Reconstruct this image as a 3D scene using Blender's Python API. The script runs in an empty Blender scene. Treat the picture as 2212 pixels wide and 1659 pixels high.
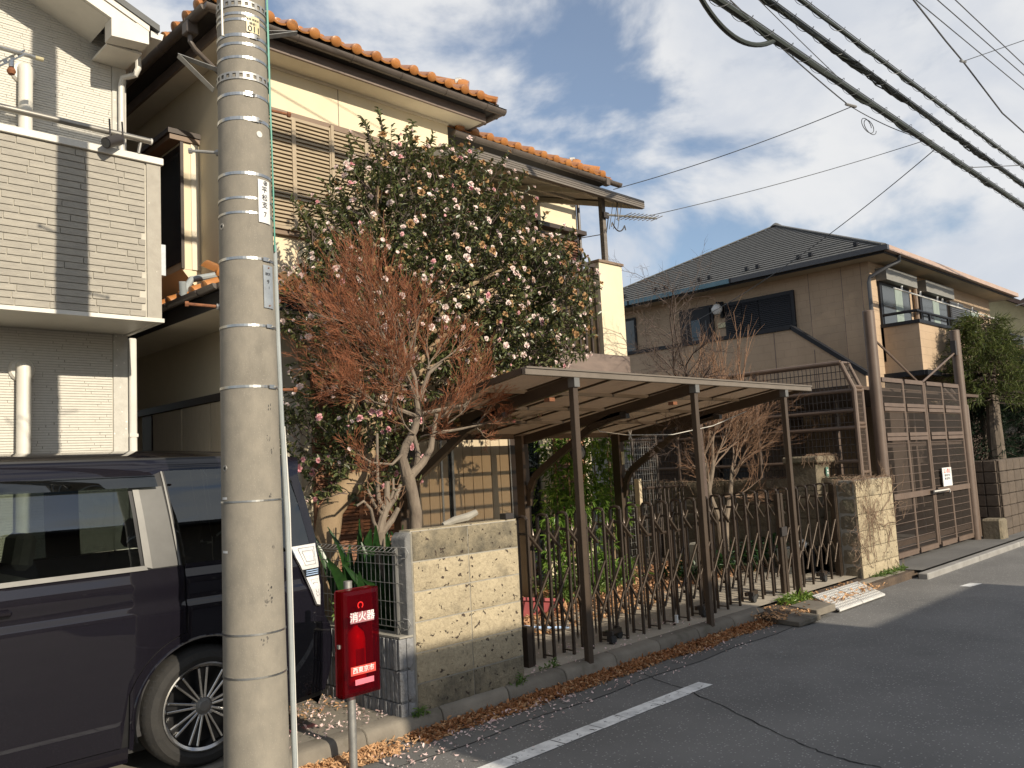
import bpy, bmesh, math, random
from mathutils import Vector, Matrix, noise
scene = bpy.context.scene
col = scene.collection
RAD = math.radians
# ---------------------------------------------------------------- camera
cam_d = bpy.data.cameras.new('camera')
cam = bpy.data.objects.new('camera', cam_d); col.objects.link(cam)

uz = Vector((-946, 18200, -1815)).normalized()
ux = Vector((1840, 0, -1815)); ux.y = -(uz.x*ux.x + uz.z*ux.z)/uz.y; ux.normalize()
uy = uz.cross(ux)
cam.matrix_world = Matrix.Translation((0, 0, 1.65)) @ Matrix((ux, uy, uz)).to_4x4()
cam_d.sensor_width = 36.0
cam_d.lens = 1815.0/2212.0*36.0
cam_d.clip_start = 0.05; cam_d.clip_end = 3000
scene.camera = cam
# ---------------------------------------------------------------- sky, sun, exposure
SUN_EL, SUN_AZ = RAD(25.0), RAD(-1.0)          # azimuth measured from the -Y direction towards +X
CLOUD = (7.1, 7.7, 7.7)
world = bpy.data.worlds.new('World'); scene.world = world; world.use_nodes = True
nt = world.node_tree; nt.nodes.clear(); N = nt.nodes.new; L = nt.links.new
def math_node(op, a, b=None, tree=None):
    n = (tree or nt).nodes.new('ShaderNodeMath'); n.operation = op
    for i, s in enumerate((a, b)):
        if s is None: continue
        if isinstance(s, (int, float)): n.inputs[i].default_value = s
        else: (tree or nt).links.new(s, n.inputs[i])
    return n.outputs[0]
out = N('ShaderNodeOutputWorld'); bg = N('ShaderNodeBackground'); bg.inputs[1].default_value = 0.11
sky = N('ShaderNodeTexSky'); sky.sky_type = 'NISHITA'; sky.sun_disc = False
sky.sun_elevation = SUN_EL; sky.sun_rotation = math.pi + SUN_AZ
sky.air_density = 1.0; sky.dust_density = 0.5; sky.ozone_density = 2.0
tc = N('ShaderNodeTexCoord'); sep = N('ShaderNodeSeparateXYZ'); L(tc.outputs['Generated'], sep.inputs[0])
comb = N('ShaderNodeVectorMath'); comb.operation = 'MULTIPLY'; comb.inputs[1].default_value = (1.0, 1.0, 1.7); L(tc.outputs['Generated'], comb.inputs[0])
def cloud_noise(scale, detail, rough, off):
    mp = N('ShaderNodeMapping'); mp.inputs['Location'].default_value = off; L(comb.outputs[0], mp.inputs[0])
    nz = N('ShaderNodeTexNoise'); nz.inputs['Scale'].default_value = scale; nz.inputs['Detail'].default_value = detail
    nz.inputs['Roughness'].default_value = rough; nz.inputs['Distortion'].default_value = 0.25
    L(mp.outputs[0], nz.inputs['Vector']); return nz.outputs[0]
def ramp(src, stops, tree=None, interp='EASE'):
    r = (tree or nt).nodes.new('ShaderNodeValToRGB'); r.color_ramp.interpolation = interp
    els = r.color_ramp.elements
    while len(els) < len(stops): els.new(0.5)
    for e, (p, c) in zip(els, stops):
        e.position = p; e.color = (c, c, c, 1) if isinstance(c, (int, float)) else (*c, 1)
    (tree or nt).links.new(src, r.inputs[0]); return r.outputs[0]
big = cloud_noise(3.1, 10.0, 0.54, CLOUD)
cover = ramp(big, [(0.42, 0.13), (0.54, 1.0)])
shade = ramp(cloud_noise(4.2, 8.0, 0.55, (1.0, 7.0, 3.0)), [(0.32, (5.0, 5.25, 5.7)), (0.62, (6.5, 6.5, 6.5))])
mixc = N('ShaderNodeMix'); mixc.data_type = 'RGBA'
L(math_node('MULTIPLY', cover, 0.93), mixc.inputs[0]); L(sky.outputs[0], mixc.inputs[6]); L(shade, mixc.inputs[7])
L(mixc.outputs[2], bg.inputs[0]); L(bg.outputs[0], out.inputs[0])
sun_d = bpy.data.lights.new('sun', 'SUN'); sun_d.energy = 5.0; sun_d.angle = RAD(0.53); sun_d.color = (1.0, 0.89, 0.72)
sun = bpy.data.objects.new('sun', sun_d); col.objects.link(sun)
to_sun = Vector((math.sin(SUN_AZ)*math.cos(SUN_EL), -math.cos(SUN_AZ)*math.cos(SUN_EL), math.sin(SUN_EL)))
sun.rotation_euler = to_sun.to_track_quat('Z', 'Y').to_euler(); sun.location = (0, -20, 20)
vs = scene.view_settings
scene.display_settings.display_device = 'sRGB'
vs.view_transform = 'Standard'; vs.look = 'None'; vs.gamma = 1.0; vs.use_curve_mapping = False; vs.exposure = 0.3
scene.cycles.use_denoising = True
scene.cycles.max_bounces = 6; scene.cycles.transparent_max_bounces = 12; scene.cycles.glossy_bounces = 3; scene.cycles.diffuse_bounces = 3
scene.cycles.sample_clamp_indirect = 6.0
# ---------------------------------------------------------------- materials
MATS = {}
def mat_base(name):
    m = bpy.data.materials.new(name); m.use_nodes = True; t = m.node_tree
    b = t.nodes['Principled BSDF']; MATS[name] = m
    return m, t, b
def obj_vec(t, stretch=(1, 1, 1), rnd=True):
    tcn = t.nodes.new('ShaderNodeTexCoord'); mp = t.nodes.new('ShaderNodeMapping'); mp.inputs['Scale'].default_value = stretch
    src = tcn.outputs['Object']
    if rnd:
        oi = t.nodes.new('ShaderNodeObjectInfo'); va = t.nodes.new('ShaderNodeVectorMath'); va.operation = 'ADD'
        t.links.new(src, va.inputs[0]); t.links.new(math_node('MULTIPLY', oi.outputs['Random'], 41.0, t), va.inputs[1]); src = va.outputs[0]
    t.links.new(src, mp.inputs[0]); return mp.outputs[0]
def tex_noise(t, vec, scale, detail=6, rough=0.6):
    n = t.nodes.new('ShaderNodeTexNoise'); n.inputs['Scale'].default_value = scale; n.inputs['Detail'].default_value = detail
    n.inputs['Roughness'].default_value = rough; t.links.new(vec, n.inputs['Vector']); return n.outputs[0]
def mix_col(t, fac, a, b):
    n = t.nodes.new('ShaderNodeMix'); n.data_type = 'RGBA'
    for i, s in ((0, fac), (6, a), (7, b)):
        if isinstance(s, (int, float)): n.inputs[i].default_value = s
        elif isinstance(s, tuple): n.inputs[i].default_value = (*s, 1)
        else: t.links.new(s, n.inputs[i])
    return n.outputs[2]
def bump(t, b, h, strength, dist=0.01):
    n = t.nodes.new('ShaderNodeBump'); n.inputs['Strength'].default_value = strength; n.inputs['Distance'].default_value = dist
    t.links.new(h, n.inputs['Height'])
    t.links.new(n.outputs[0], b.inputs['Normal'])
def pm(name, c, c2=None, sc=8.0, r=0.7, bp=0.0, bs=None, metal=0.0, coat=0.0, spec=0.5, var=0.0, stretch=(1, 1, 1), lo=0.35, hi=0.68, detail=6, speck=None, bd=0.01, dirt=None, rnd=True):
    m, t, b = mat_base(name); v = obj_vec(t, stretch, rnd)
    if c2 is None: c2 = tuple(x*0.85 for x in c)
    if max(c) > 0.10: c, c2 = tuple(x*0.82 for x in c), tuple(x*0.82 for x in c2)
    cc = mix_col(t, ramp(tex_noise(t, v, sc, detail), [(lo, 0.0), (hi, 1.0)], t, 'LINEAR'), c, c2)
    if dirt:                                           # (colour, scale, threshold)
        cc = mix_col(t, ramp(tex_noise(t, v, dirt[1], 8, 0.7), [(dirt[2], 0.0), (dirt[2]+0.14, 0.85)], t, 'LINEAR'), cc, dirt[0])
    if speck:                                          # (colour, scale, size)
        vo = t.nodes.new('ShaderNodeTexVoronoi'); vo.inputs['Scale'].default_value = speck[1]; t.links.new(v, vo.inputs['Vector'])
        vf = ramp(vo.outputs['Distance'], [(speck[2], 1.0), (speck[2]+0.08, 0.0)], t, 'LINEAR')
        vk = ramp(vo.outputs['Color'], [(0.5, 0.0), (0.55, 1.0)], t, 'LINEAR')
        cc = mix_col(t, math_node('MULTIPLY', vf, vk, t), cc, speck[0])
    if var:
        oi = t.nodes.new('ShaderNodeObjectInfo'); hs = t.nodes.new('ShaderNodeHueSaturation')
        t.links.new(math_node('ADD', math_node('MULTIPLY', oi.outputs['Random'], 2*var, t), 1.0-var, t), hs.inputs['Value'])
        t.links.new(cc, hs.inputs['Color']); cc = hs.outputs[0]
    t.links.new(cc, b.inputs['Base Color'])
    b.inputs['Roughness'].default_value = r; b.inputs['Metallic'].default_value = metal
    b.inputs['Coat Weight'].default_value = coat; b.inputs['Coat Roughness'].default_value = 0.04
    b.inputs['Specular IOR Level'].default_value = spec
    if bp: bump(t, b, tex_noise(t, v, bs or sc*3, 6), bp, bd)
    return m
# ---------------------------------------------------------------- mesh helpers
def V(*a): return Vector(a[0] if len(a) == 1 else a)
ORG = {}
def org_of(o): return ORG.get(o.name, Vector((0, 0, 0))) if o else Vector((0, 0, 0))
def tagged(o, label=None, cat=None, group=None, kind=None):
    if label: o['label'] = label
    if cat: o['category'] = cat
    if group: o['group'] = group
    if kind: o['kind'] = kind
    return o
def thing(name, label, cat, loc=(0, 0, 0), group=None):
    o = bpy.data.objects.new(name, None); col.objects.link(o); o.location = loc; o.empty_display_size = 0.2
    ORG[o.name] = Vector(loc); return tagged(o, label, cat, group)
class MB:
    def __init__(s): s.v = []; s.f = []
    def add(s, vs, fs):
        n = len(s.v); s.v += [tuple(p) for p in vs]; s.f += [tuple(i+n for i in f) for f in fs]; return s
    def quad(s, a, b, c, d): return s.add((a, b, c, d), ((0, 1, 2, 3),))
    def box(s, x0, x1, y0, y1, z0, z1):
        return s.add([(x, y, z) for x in (x0, x1) for y in (y0, y1) for z in (z0, z1)], ((0, 1, 3, 2), (4, 6, 7, 5), (0, 4, 5, 1), (2, 3, 7, 6), (0, 2, 6, 4), (1, 5, 7, 3)))
    def beam(s, p, q, w, h, up=(0, 0, 1)):
        p, q = V(p), V(q); d = (q-p).normalized(); a = d.cross(V(up))
        if a.length < 1e-4: a = d.cross(V(1, 0, 0))
        a.normalize(); b = a.cross(d); a = a*w/2; b = b*h/2
        vs = [e + sa*a + sb*b for e in (p, q) for sa, sb in ((-1, -1), (1, -1), (1, 1), (-1, 1))]
        return s.add(vs, ((3, 2, 1, 0), (4, 5, 6, 7), (0, 1, 5, 4), (1, 2, 6, 5), (2, 3, 7, 6), (3, 0, 4, 7)))
    def tube(s, pts, r, n=8, cap=True):
        pts = [V(p) for p in pts]; k = len(pts); rs = r if isinstance(r, (list, tuple)) else [r]*k
        prev = None; vs = []
        for i, p in enumerate(pts):
            d = (pts[min(i+1, k-1)] - pts[max(i-1, 0)])
            d = d.normalized() if d.length > 1e-9 else V(0, 0, 1)
            if prev is None:
                a = d.cross(V(0, 0, 1)); a = a if a.length > 1e-3 else d.cross(V(1, 0, 0))
            else: a = prev - d*prev.dot(d); a = a if a.length > 1e-4 else d.orthogonal()
            a.normalize(); prev = a; b = d.cross(a)
            vs += [p + rs[i]*(math.cos(2*math.pi*j/n)*a + math.sin(2*math.pi*j/n)*b) for j in range(n)]
        fs = [(i*n+j, i*n+(j+1) % n, (i+1)*n+(j+1) % n, (i+1)*n+j) for i in range(k-1) for j in range(n)]
        if cap: fs += [tuple(range(n))[::-1], tuple((k-1)*n+j for j in range(n))]
        return s.add(vs, fs)
    def lathe(s, prof, c=(0, 0, 0), n=16, axis='Z', cap=True):
        c = V(c); vs = []
        for r, h in prof:
            for j in range(n):
                a = 2*math.pi*j/n; x, y = r*math.cos(a), r*math.sin(a)
                vs.append(c + (V(x, y, h) if axis == 'Z' else V(x, h, y) if axis == 'Y' else V(h, x, y)))
        k = len(prof)
        fs = [(i*n+j, i*n+(j+1) % n, (i+1)*n+(j+1) % n, (i+1)*n+j) for i in range(k-1) for j in range(n)]
        if cap: fs += [tuple(range(n))[::-1], tuple((k-1)*n+j for j in range(n))]
        return s.add(vs, fs)
    def prism(s, poly, fn, a0, a1):
        n = len(poly); vs = [fn(u, w, a0) for u, w in poly] + [fn(u, w, a1) for u, w in poly]
        return s.add(vs, [tuple(range(n))[::-1], tuple(range(n, 2*n))] + [(i, (i+1) % n, n+(i+1) % n, n+i) for i in range(n)])
    def grid(s, fn, nu, nv):
        vs = [fn(i/nu, j/nv) for i in range(nu+1) for j in range(nv+1)]
        return s.add(vs, [(i*(nv+1)+j, (i+1)*(nv+1)+j, (i+1)*(nv+1)+j+1, i*(nv+1)+j+1) for i in range(nu) for j in range(nv)])
    def mesh(s, name, mat, off=None, bevel=0.0, smooth=True, angle=35, recalc=True):
        me = bpy.data.meshes.new(name)
        vs = s.v if off is None else [(p[0]-off[0], p[1]-off[1], p[2]-off[2]) for p in s.v]
        me.from_pydata(vs, [], s.f)
        if recalc or bevel:
            bm = bmesh.new(); bm.from_mesh(me)
            if recalc: bmesh.ops.recalc_face_normals(bm, faces=bm.faces)
            if bevel: bmesh.ops.bevel(bm, geom=[e for e in bm.edges if len(e.link_faces) == 2 and e.calc_face_angle(0) > 0.6], offset=bevel, segments=1, affect='EDGES', profile=0.5)
            bm.to_mesh(me); bm.free()
        if mat: me.materials.append(MATS[mat] if isinstance(mat, str) else mat)
        if smooth:
            me.polygons.foreach_set('use_smooth', [True]*len(me.polygons)); me.set_sharp_from_angle(angle=RAD(angle))
        me.update(); return me
    def build(s, name, mat, parent=None, bevel=0.0, smooth=True, label=None, cat=None, group=None, kind=None, recalc=True, angle=35):
        og = org_of(parent)
        o = bpy.data.objects.new(name, s.mesh(name, mat, og, bevel, smooth, angle, recalc)); col.objects.link(o)
        if parent: o.parent = parent; ORG[o.name] = og
        return tagged(o, label, cat, group, kind)
def place(me, name, parent=None, loc=(0, 0, 0), rot=None, scale=None, **kw):
    o = bpy.data.objects.new(name, me); col.objects.link(o); og = org_of(parent)
    o.location = V(loc) - og
    if rot is not None:
        if isinstance(rot, Matrix): o.rotation_euler = rot.to_euler()
        else: o.rotation_euler = rot
    if scale: o.scale = scale
    if parent: o.parent = parent
    return tagged(o, **kw)
def bx(x0, x1, y0, y1, z0, z1): return MB().box(x0, x1, y0, y1, z0, z1)
def text_mb(s, size, fn, extr=0.0):
    cu = bpy.data.curves.new('t', 'FONT'); cu.body = s; cu.size = size; cu.align_x = 'CENTER'; cu.align_y = 'CENTER'; cu.offset = size*0.012; cu.resolution_u = 3
    ob = bpy.data.objects.new('t', cu); col.objects.link(ob); bpy.context.view_layer.update()
    me = bpy.data.meshes.new_from_object(ob.evaluated_get(bpy.context.evaluated_depsgraph_get()))
    m = MB().add([fn(v.co.x, v.co.y) for v in me.vertices], [tuple(p.vertices) for p in me.polygons])
    bpy.data.objects.remove(ob); bpy.data.curves.remove(cu); bpy.data.meshes.remove(me); return m
def lerp(a, b, t): return a + (b-a)*t
random.seed(7)
# ---------------------------------------------------------------- material library
pm('asphalt', (0.20, 0.195, 0.186), (0.14, 0.137, 0.132), 0.9, 0.86, 0.8, 90, speck=((0.34, 0.33, 0.315), 48, 0.20), bd=0.008, dirt=((0.19, 0.185, 0.175), 0.35, 0.55), rnd=False, detail=10)
pm('asphalt_old', (0.165, 0.16, 0.15), (0.12, 0.116, 0.11), 1.2, 0.9, 0.5, 120, speck=((0.2, 0.19, 0.18), 130, 0.15), bd=0.006)
pm('crack', (0.012, 0.012, 0.012), r=0.95)
pm('earth', (0.13, 0.09, 0.06), (0.07, 0.05, 0.035), 5, 0.95, 0.8, 30, bd=0.03)
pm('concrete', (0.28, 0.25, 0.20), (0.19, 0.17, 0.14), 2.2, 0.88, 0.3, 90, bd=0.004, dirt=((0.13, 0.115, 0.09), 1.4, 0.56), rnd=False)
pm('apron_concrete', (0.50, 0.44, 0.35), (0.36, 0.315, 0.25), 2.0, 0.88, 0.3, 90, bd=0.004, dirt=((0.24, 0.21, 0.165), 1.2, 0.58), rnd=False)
pm('kerb_concrete', (0.25, 0.22, 0.175), (0.15, 0.13, 0.105), 3.0, 0.9, 0.5, 80, bd=0.006, var=0.12, dirt=((0.10, 0.09, 0.06), 3.0, 0.55))
pm('white_kerb', (0.33, 0.32, 0.30), (0.24, 0.23, 0.215), 4.0, 0.85, 0.3, 60)
pm('pole_concrete', (0.285, 0.255, 0.205), (0.215, 0.195, 0.16), 14, 0.85, 0.35, 120, bd=0.003, stretch=(1, 1, 0.7), dirt=((0.15, 0.135, 0.11), 4.0, 0.60), detail=10, lo=0.3, hi=0.7, speck=((0.25, 0.225, 0.185), 140, 0.20))
pm('steel', (0.62, 0.62, 0.60), (0.45, 0.45, 0.43), 20, 0.32, metal=0.95)
pm('galvanised', (0.48, 0.47, 0.44), (0.36, 0.355, 0.34), 25, 0.5, metal=0.75)
pm('grey_plastic', (0.36, 0.39, 0.39), r=0.45)
pm('white_plastic', (0.74, 0.72, 0.66), (0.64, 0.62, 0.57), 6, 0.4)
pm('rust', (0.28, 0.11, 0.045), (0.16, 0.06, 0.03), 30, 0.85, 0.4, 90)
pm('green_wire', (0.06, 0.32, 0.24), r=0.5)
pm('dark_metal', (0.035, 0.03, 0.028), r=0.45)
pm('black_rubber', (0.018, 0.018, 0.018), (0.03, 0.03, 0.03), 10, 0.8)
pm('ink', (0.02, 0.02, 0.025), r=0.7)
pm('white_paint', (0.82, 0.82, 0.80), r=0.5)
pm('plate_cream', (0.72, 0.64, 0.40), (0.6, 0.52, 0.3), 30, 0.45)
pm('plate_metal', (0.50, 0.53, 0.54), (0.42, 0.44, 0.45), 20, 0.4, metal=0.6)
# worn road paint: pieces of paint missing where it has broken away
m, t, b = mat_base('road_paint'); v = obj_vec(t, rnd=False)
b.inputs['Base Color'].default_value = (0.68, 0.68, 0.66, 1); b.inputs['Roughness'].default_value = 0.75
cc = mix_col(t, ramp(tex_noise(t, v, 9, 6), [(0.35, 0.0), (0.7, 1.0)], t), (0.74, 0.74, 0.72), (0.50, 0.50, 0.49)); t.links.new(cc, b.inputs['Base Color'])
t.links.new(ramp(tex_noise(t, v, 17, 9, 0.75), [(0.385, 0.0), (0.415, 1.0)], t), b.inputs['Alpha'])
m, t, b = mat_base('faded_paint'); v = obj_vec(t, rnd=False)
b.inputs['Base Color'].default_value = (0.45, 0.45, 0.44, 1); b.inputs['Roughness'].default_value = 0.8
t.links.new(ramp(tex_noise(t, v, 14, 9, 0.75), [(0.56, 0.0), (0.66, 0.75)], t), b.inputs['Alpha'])
# ---------------------------------------------------------------- ground
bx(-400, 600, -400, 600, -0.3, -0.03).build('ground', 'earth', kind='structure')
road = MB().grid(lambda u, w: (lerp(-40, 160, u), lerp(-3.0, 4.5, w), 0), 40, 4).build('road', 'asphalt', kind='structure')
strips = [-1.2, -0.62, 0.1, 0.7, 1.35, 1.9, 2.5, 3.05, 3.42, 3.80, 4.16, 4.42, 4.78, 5.12, 5.42]
for a, c in zip(strips, strips[1:]):
    j = [random.uniform(-0.012, 0.012) for _ in range(4)]
    MB().quad((a+0.004+j[0]*0.3, 3.53+j[1]*0.5, 0.004), (c-0.002+j[2]*0.3, 3.53+j[3]*0.5, 0.004), (c-0.002+j[1]*0.3, 3.655, 0.004), (a+0.004+j[3]*0.3, 3.655, 0.004)).build('paint_strip', 'road_paint', road)
MB().quad((5.43, 3.52, 0.004), (8.1, 3.5, 0.004), (8.1, 3.63, 0.004), (5.43, 3.645, 0.004)).build('faded_line', 'faded_paint', road)
for a, c in ((10.7, 11.0), (15.5, 30)): MB().quad((a, 3.40, 0.004), (c, 3.36, 0.004), (c, 3.49, 0.004), (a, 3.52, 0.004)).build('paint_strip', 'road_paint', road)
MB().quad((12.6, 3.9, 0.004), (60, 3.9, 0.004), (60, 4.02, 0.004), (12.6, 4.02, 0.004)).build('faded_line', 'faded_paint', road)
pts = [(5.42, 4.2), (5.30, 3.94), (5.19, 3.60), (4.95, 3.12), (4.70, 2.64), (4.57, 2.37), (4.50, 2.19), (4.49, 1.96), (4.3, 1.4), (4.2, 0.4), (3.9, -1.2), (3.8, -2.9)]
fine = [(lerp(a[0], c[0], k/6)+random.uniform(-0.012, 0.012), lerp(a[1], c[1], k/6)) for a, c in zip(pts, pts[1:]) for k in range(6)]
m = MB()
for a, c in zip(fine, fine[1:]):
    w = random.uniform(0.003, 0.007); m.quad((a[0]-w, a[1], 0.0035), (a[0]+w, a[1], 0.0035), (c[0]+w, c[1], 0.0035), (c[0]-w, c[1], 0.0035))
m.build('crack', 'crack', road)
m = MB(); x = 2.3
while x < 7.7:
    x2 = x + random.uniform(0.1, 0.3); y1, y2 = 4.02+0.02*math.sin(x*5), 4.02+0.02*math.sin(x2*5)
    m.quad((x, y1-0.004, 0.0035), (x2, y2-0.004, 0.0035), (x2, y2+0.004, 0.0035), (x, y1+0.004, 0.0035)); x = x2
m.build('crack', 'crack', road)
MB().grid(lambda u, w: (lerp(-8, 7.7, u), lerp(4.025+0.02*math.sin((lerp(-8, 7.7, u))*5), 4.395, w), 0.002), 120, 1).build('gutter_strip', 'asphalt_old', road)
# concrete apron, drive, garden
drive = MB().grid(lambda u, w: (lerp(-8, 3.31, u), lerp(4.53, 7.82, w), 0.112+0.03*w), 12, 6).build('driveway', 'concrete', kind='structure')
for y in (5.3,): bx(-8, 3.3, y, y+0.012, 0.1, 0.1195).build('joint', 'crack', drive)
bx(2.55, 2.562, 4.56, 7.8, 0.1, 0.117).build('joint', 'crack', drive)
mh = MB().lathe([(0.0, 0.0), (0.145, 0.0), (0.145, 0.006), (0.0, 0.006)], (2.36, 5.02, 0.1165), 28, cap=False); mhole = mh.build('drain_cover', 'galvanised', None, label='small round grey drain cover in the concrete drive behind the van', cat='drain cover')
for r in (0.04, 0.075, 0.11, 0.135): MB().lathe([(r, 0.006), (r+0.008, 0.009), (r+0.016, 0.006)], (2.36, 5.02, 0.1175), 28, cap=False).build('ring', 'galvanised', mhole)
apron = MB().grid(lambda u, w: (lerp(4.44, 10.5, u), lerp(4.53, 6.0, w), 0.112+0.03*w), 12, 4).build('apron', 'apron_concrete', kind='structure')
MB().grid(lambda u, w: (lerp(3.42, 10.9, u), lerp(5.95, 9.0, w), 0.120+0.06*w+0.03*noise.noise((u*20, w*9, 0))), 50, 24).build('garden_ground', 'earth', kind='structure')
bx(3.43, 4.40, 4.63, 5.5, 0.0, 0.45).build('garden_ground', 'earth', kind='structure')
MB().grid(lambda u, w: (lerp(11.2, 60, u), lerp(4.1, 12, w), 0.10+0.03*w), 20, 4).build('yard', 'asphalt_old', kind='structure')
bx(7.65, 11.3, 4.2, 4.54, -0.02, 0.09).build('verge', 'earth', kind='structure')
# kerb
kerb = bpy.data.objects.new('kerb', None); col.objects.link(kerb); kerb['kind'] = 'structure'
prof = [(4.39, 0.0), (4.405, 0.08), (4.42, 0.108), (4.45, 0.12), (4.54, 0.122), (4.54, -0.02), (4.39, -0.02)]
x = -6.0; me0 = MB().prism(prof, lambda u, w, a: (a, u, w), 0, 0.594).mesh('kerb_stone', 'kerb_concrete', bevel=0.006)
while x < 7.4:
    place(me0, 'kerb_stone', kerb, (x, random.uniform(-0.006, 0.006), random.uniform(-0.004, 0.004)), (0, random.uniform(-0.004, 0.004), 0)); x += 0.6
x = 9.9
while x < 11.0: place(me0, 'kerb_stone', kerb, (x, -0.15, -0.02), (0, 0, random.uniform(-0.02, 0.02))); x += 0.6
me1 = bx(0, 1.99, 4.0, 4.12, -0.02, 0.075).mesh('kerb_stone', 'white_kerb', bevel=0.012)
for i in range(22): place(me1, 'kerb_stone', kerb, (11.1+2*i, 0, 0))
# broken slabs and the pale ramp plate
sl = thing('broken_slab', 'cracked grey concrete slab lying in the gutter before the ramp plate', 'slab', (7.95, 4.1, 0))
for (x0, x1, y0, y1, tz) in ((7.62, 8.02, 3.93, 4.28, 0.03), (8.06, 8.42, 3.96, 4.32, 0.05)):
    MB().prism([(x0, y0+0.03), (x1-0.05, y0-0.02), (x1+0.02, y1-0.05), (x0+0.06, y1)], lambda u, w, a: (u, w, a+0.06*(u-7.6)), 0.0, tz+0.02).build('slab_piece', 'kerb_concrete', sl, bevel=0.008)
pm('ramp_grey', (0.66, 0.65, 0.62), (0.55, 0.54, 0.51), 8, 0.55)
rp = thing('kerb_ramp', 'pale grey ribbed ramp plate laid against the kerb', 'kerb ramp', (9.1, 4.1, 0))
for i, (x0, x1) in enumerate(((8.50, 9.06), (9.07, 9.66))):
    f = lambda u, w, a: (u + (w-4.0)*0.55, w, 0.015 + 0.085*(w-3.95)/0.4 + a)
    pn = MB().prism([(x0, 3.95), (x1, 3.95), (x1, 4.35), (x0, 4.35)], f, 0.0, 0.022).build('plate', 'ramp_grey', rp, bevel=0.004)
    m = MB()
    for k in range(13):
        for q in range(8):
            xx = x0+0.02+k*(x1-x0-0.03)/13; yy = 3.97+q*0.046
            m.prism([(xx, yy), (xx+0.028, yy), (xx+0.028, yy+0.03), (xx, yy+0.03)], f, 0.022, 0.027)
    m.build('tread_studs', 'ramp_grey', pn, kind='stuff')
# ---------------------------------------------------------------- house across the street (its shade lies over the road)
pm('plaster_pale', (0.22, 0.20, 0.175), (0.18, 0.165, 0.145), 3, 0.85, 0.2, 60)
pm('roof_slate', (0.07, 0.07, 0.075), (0.05, 0.05, 0.055), 3, 0.6, 0.3, 20)
pm('glass_dark', (0.02, 0.025, 0.03), r=0.05, spec=0.8)
def simple_house(name, label, x0, x1, y0, y1, ze, slope, ov, wallm, roofm, rows, side):
    h = thing(name, label, 'house', ((x0+x1)/2, (y0+y1)/2, 0))
    bx(x0+ov, x1-ov, y0+ov, y1-ov, 0, ze).build('wall', wallm, h)
    xm, ym = (x0+x1)/2, (y0+y1)/2; rise = slope*min(xm-x0, ym-y0); k = min(xm-x0, ym-y0)
    a = [(x0, y0, ze), (x1, y0, ze), (x1, y1, ze), (x0, y1, ze)]; r1, r2 = (x0+k, ym if (y1-y0) < (x1-x0) else y0+k, ze+rise), (x1-k, ym if (y1-y0) < (x1-x0) else y1-k, ze+rise)
    if (y1-y0) >= (x1-x0): r1, r2 = (xm, y0+k, ze+rise), (xm, y1-k, ze+rise)
    m = MB(); lo = [(p[0], p[1], ze-0.14) for p in a]
    if (y1-y0) >= (x1-x0): fs = ((0, 1, 4), (1, 2, 5, 4), (2, 3, 5), (3, 0, 4, 5))
    else: fs = ((0, 1, 5, 4), (1, 2, 5), (2, 3, 4, 5), (3, 0, 4))
    m.add(a+[r1, r2]+lo, fs+((0, 6, 7, 1), (1, 7, 8, 2), (2, 8, 9, 3), (3, 9, 6, 0), (6, 9, 8, 7))); m.build('roof', roofm, h)
    yy = y1-ov if side > 0 else y0+ov
    for z in rows:
        x = x0+ov+0.5
        while x < x1-ov-1.3:
            w = bx(x, x+1.2, yy-0.03, yy+0.03, z, z+1.1).build('window', 'white_plastic', h); bx(x+0.05, x+1.15, yy-0.04, yy+0.04, z+0.05, z+1.05).build('pane', 'glass_dark', w); x += 1.9
    return h
simple_house('house', 'pale plastered house with a low dark roof facing across the street', 3.15, 7.78, -11.0, -3.25, 4.10, 0.30, 0.45, 'plaster_pale', 'roof_slate', (1.0,), 1)
simple_house('annex_house', 'low pale garage house with a flat dark roof beside the opposite house', 7.5, 10.9, -9.0, -3.4, 3.18, 0.22, 0.25, 'plaster_pale', 'roof_slate', (1.0,), 1)
# ---------------------------------------------------------------- utility pole
PX, PY = 2.10, 4.05
pr = lambda z: 0.160 - 0.0078*z
pole = thing('utility_pole', 'thick grey concrete utility pole with steel bands in front of the van', 'utility pole', (PX, PY, 0))
pole_shaft = MB().lathe([(pr(z), z) for z in [i*0.5 for i in range(-1, 20)]], (PX, PY, 0), 40).build('shaft', 'pole_concrete', pole)
def pang(a): return a  # angle in degrees, 0 = towards the camera, + = camera right
va = math.atan2(-PY, -PX)
def pp(a, z, off=0.0):
    t_ = va + RAD(a); r = pr(z)+off; return V(PX + r*math.cos(t_), PY + r*math.sin(t_), z)
def band(z, h, off=0.003, mat='steel', tilt=0.0, holes=False, clip=None, name='band'):
    m = MB(); n = 48
    for j in range(n):
        a0, a1 = 360/n*j, 360/n*(j+1)
        if holes and j % 2:      # perforated strap
            for s in (0, 1):
                zl, zh = (z-h/2, z-h/4) if s == 0 else (z+h/4, z+h/2)
                m.quad(pp(a0, zl, off), pp(a1, zl, off), pp(a1, zh, off), pp(a0, zh, off))
        else: m.quad(pp(a0, z-h/2, off), pp(a1, z-h/2, off), pp(a1, z+h/2, off), pp(a0, z+h/2, off))
        for zz in (z-h/2, z+h/2): m.quad(pp(a0, zz, 0), pp(a1, zz, 0), pp(a1, zz, off), pp(a0, zz, off))
    o = m.build(name, mat, pole)
    if clip is not None:
        MB().grid(lambda u, w: pp(clip-8+16*u, z-h*0.75+1.5*h*w, off+0.006), 4, 1).build('clip', 'steel', o)
        MB().tube([pp(clip+6, z, off+0.008), pp(clip+13, z-h*0.2, off+0.012)], 0.005, 6).build('screw', 'galvanised', o)
    return o
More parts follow.
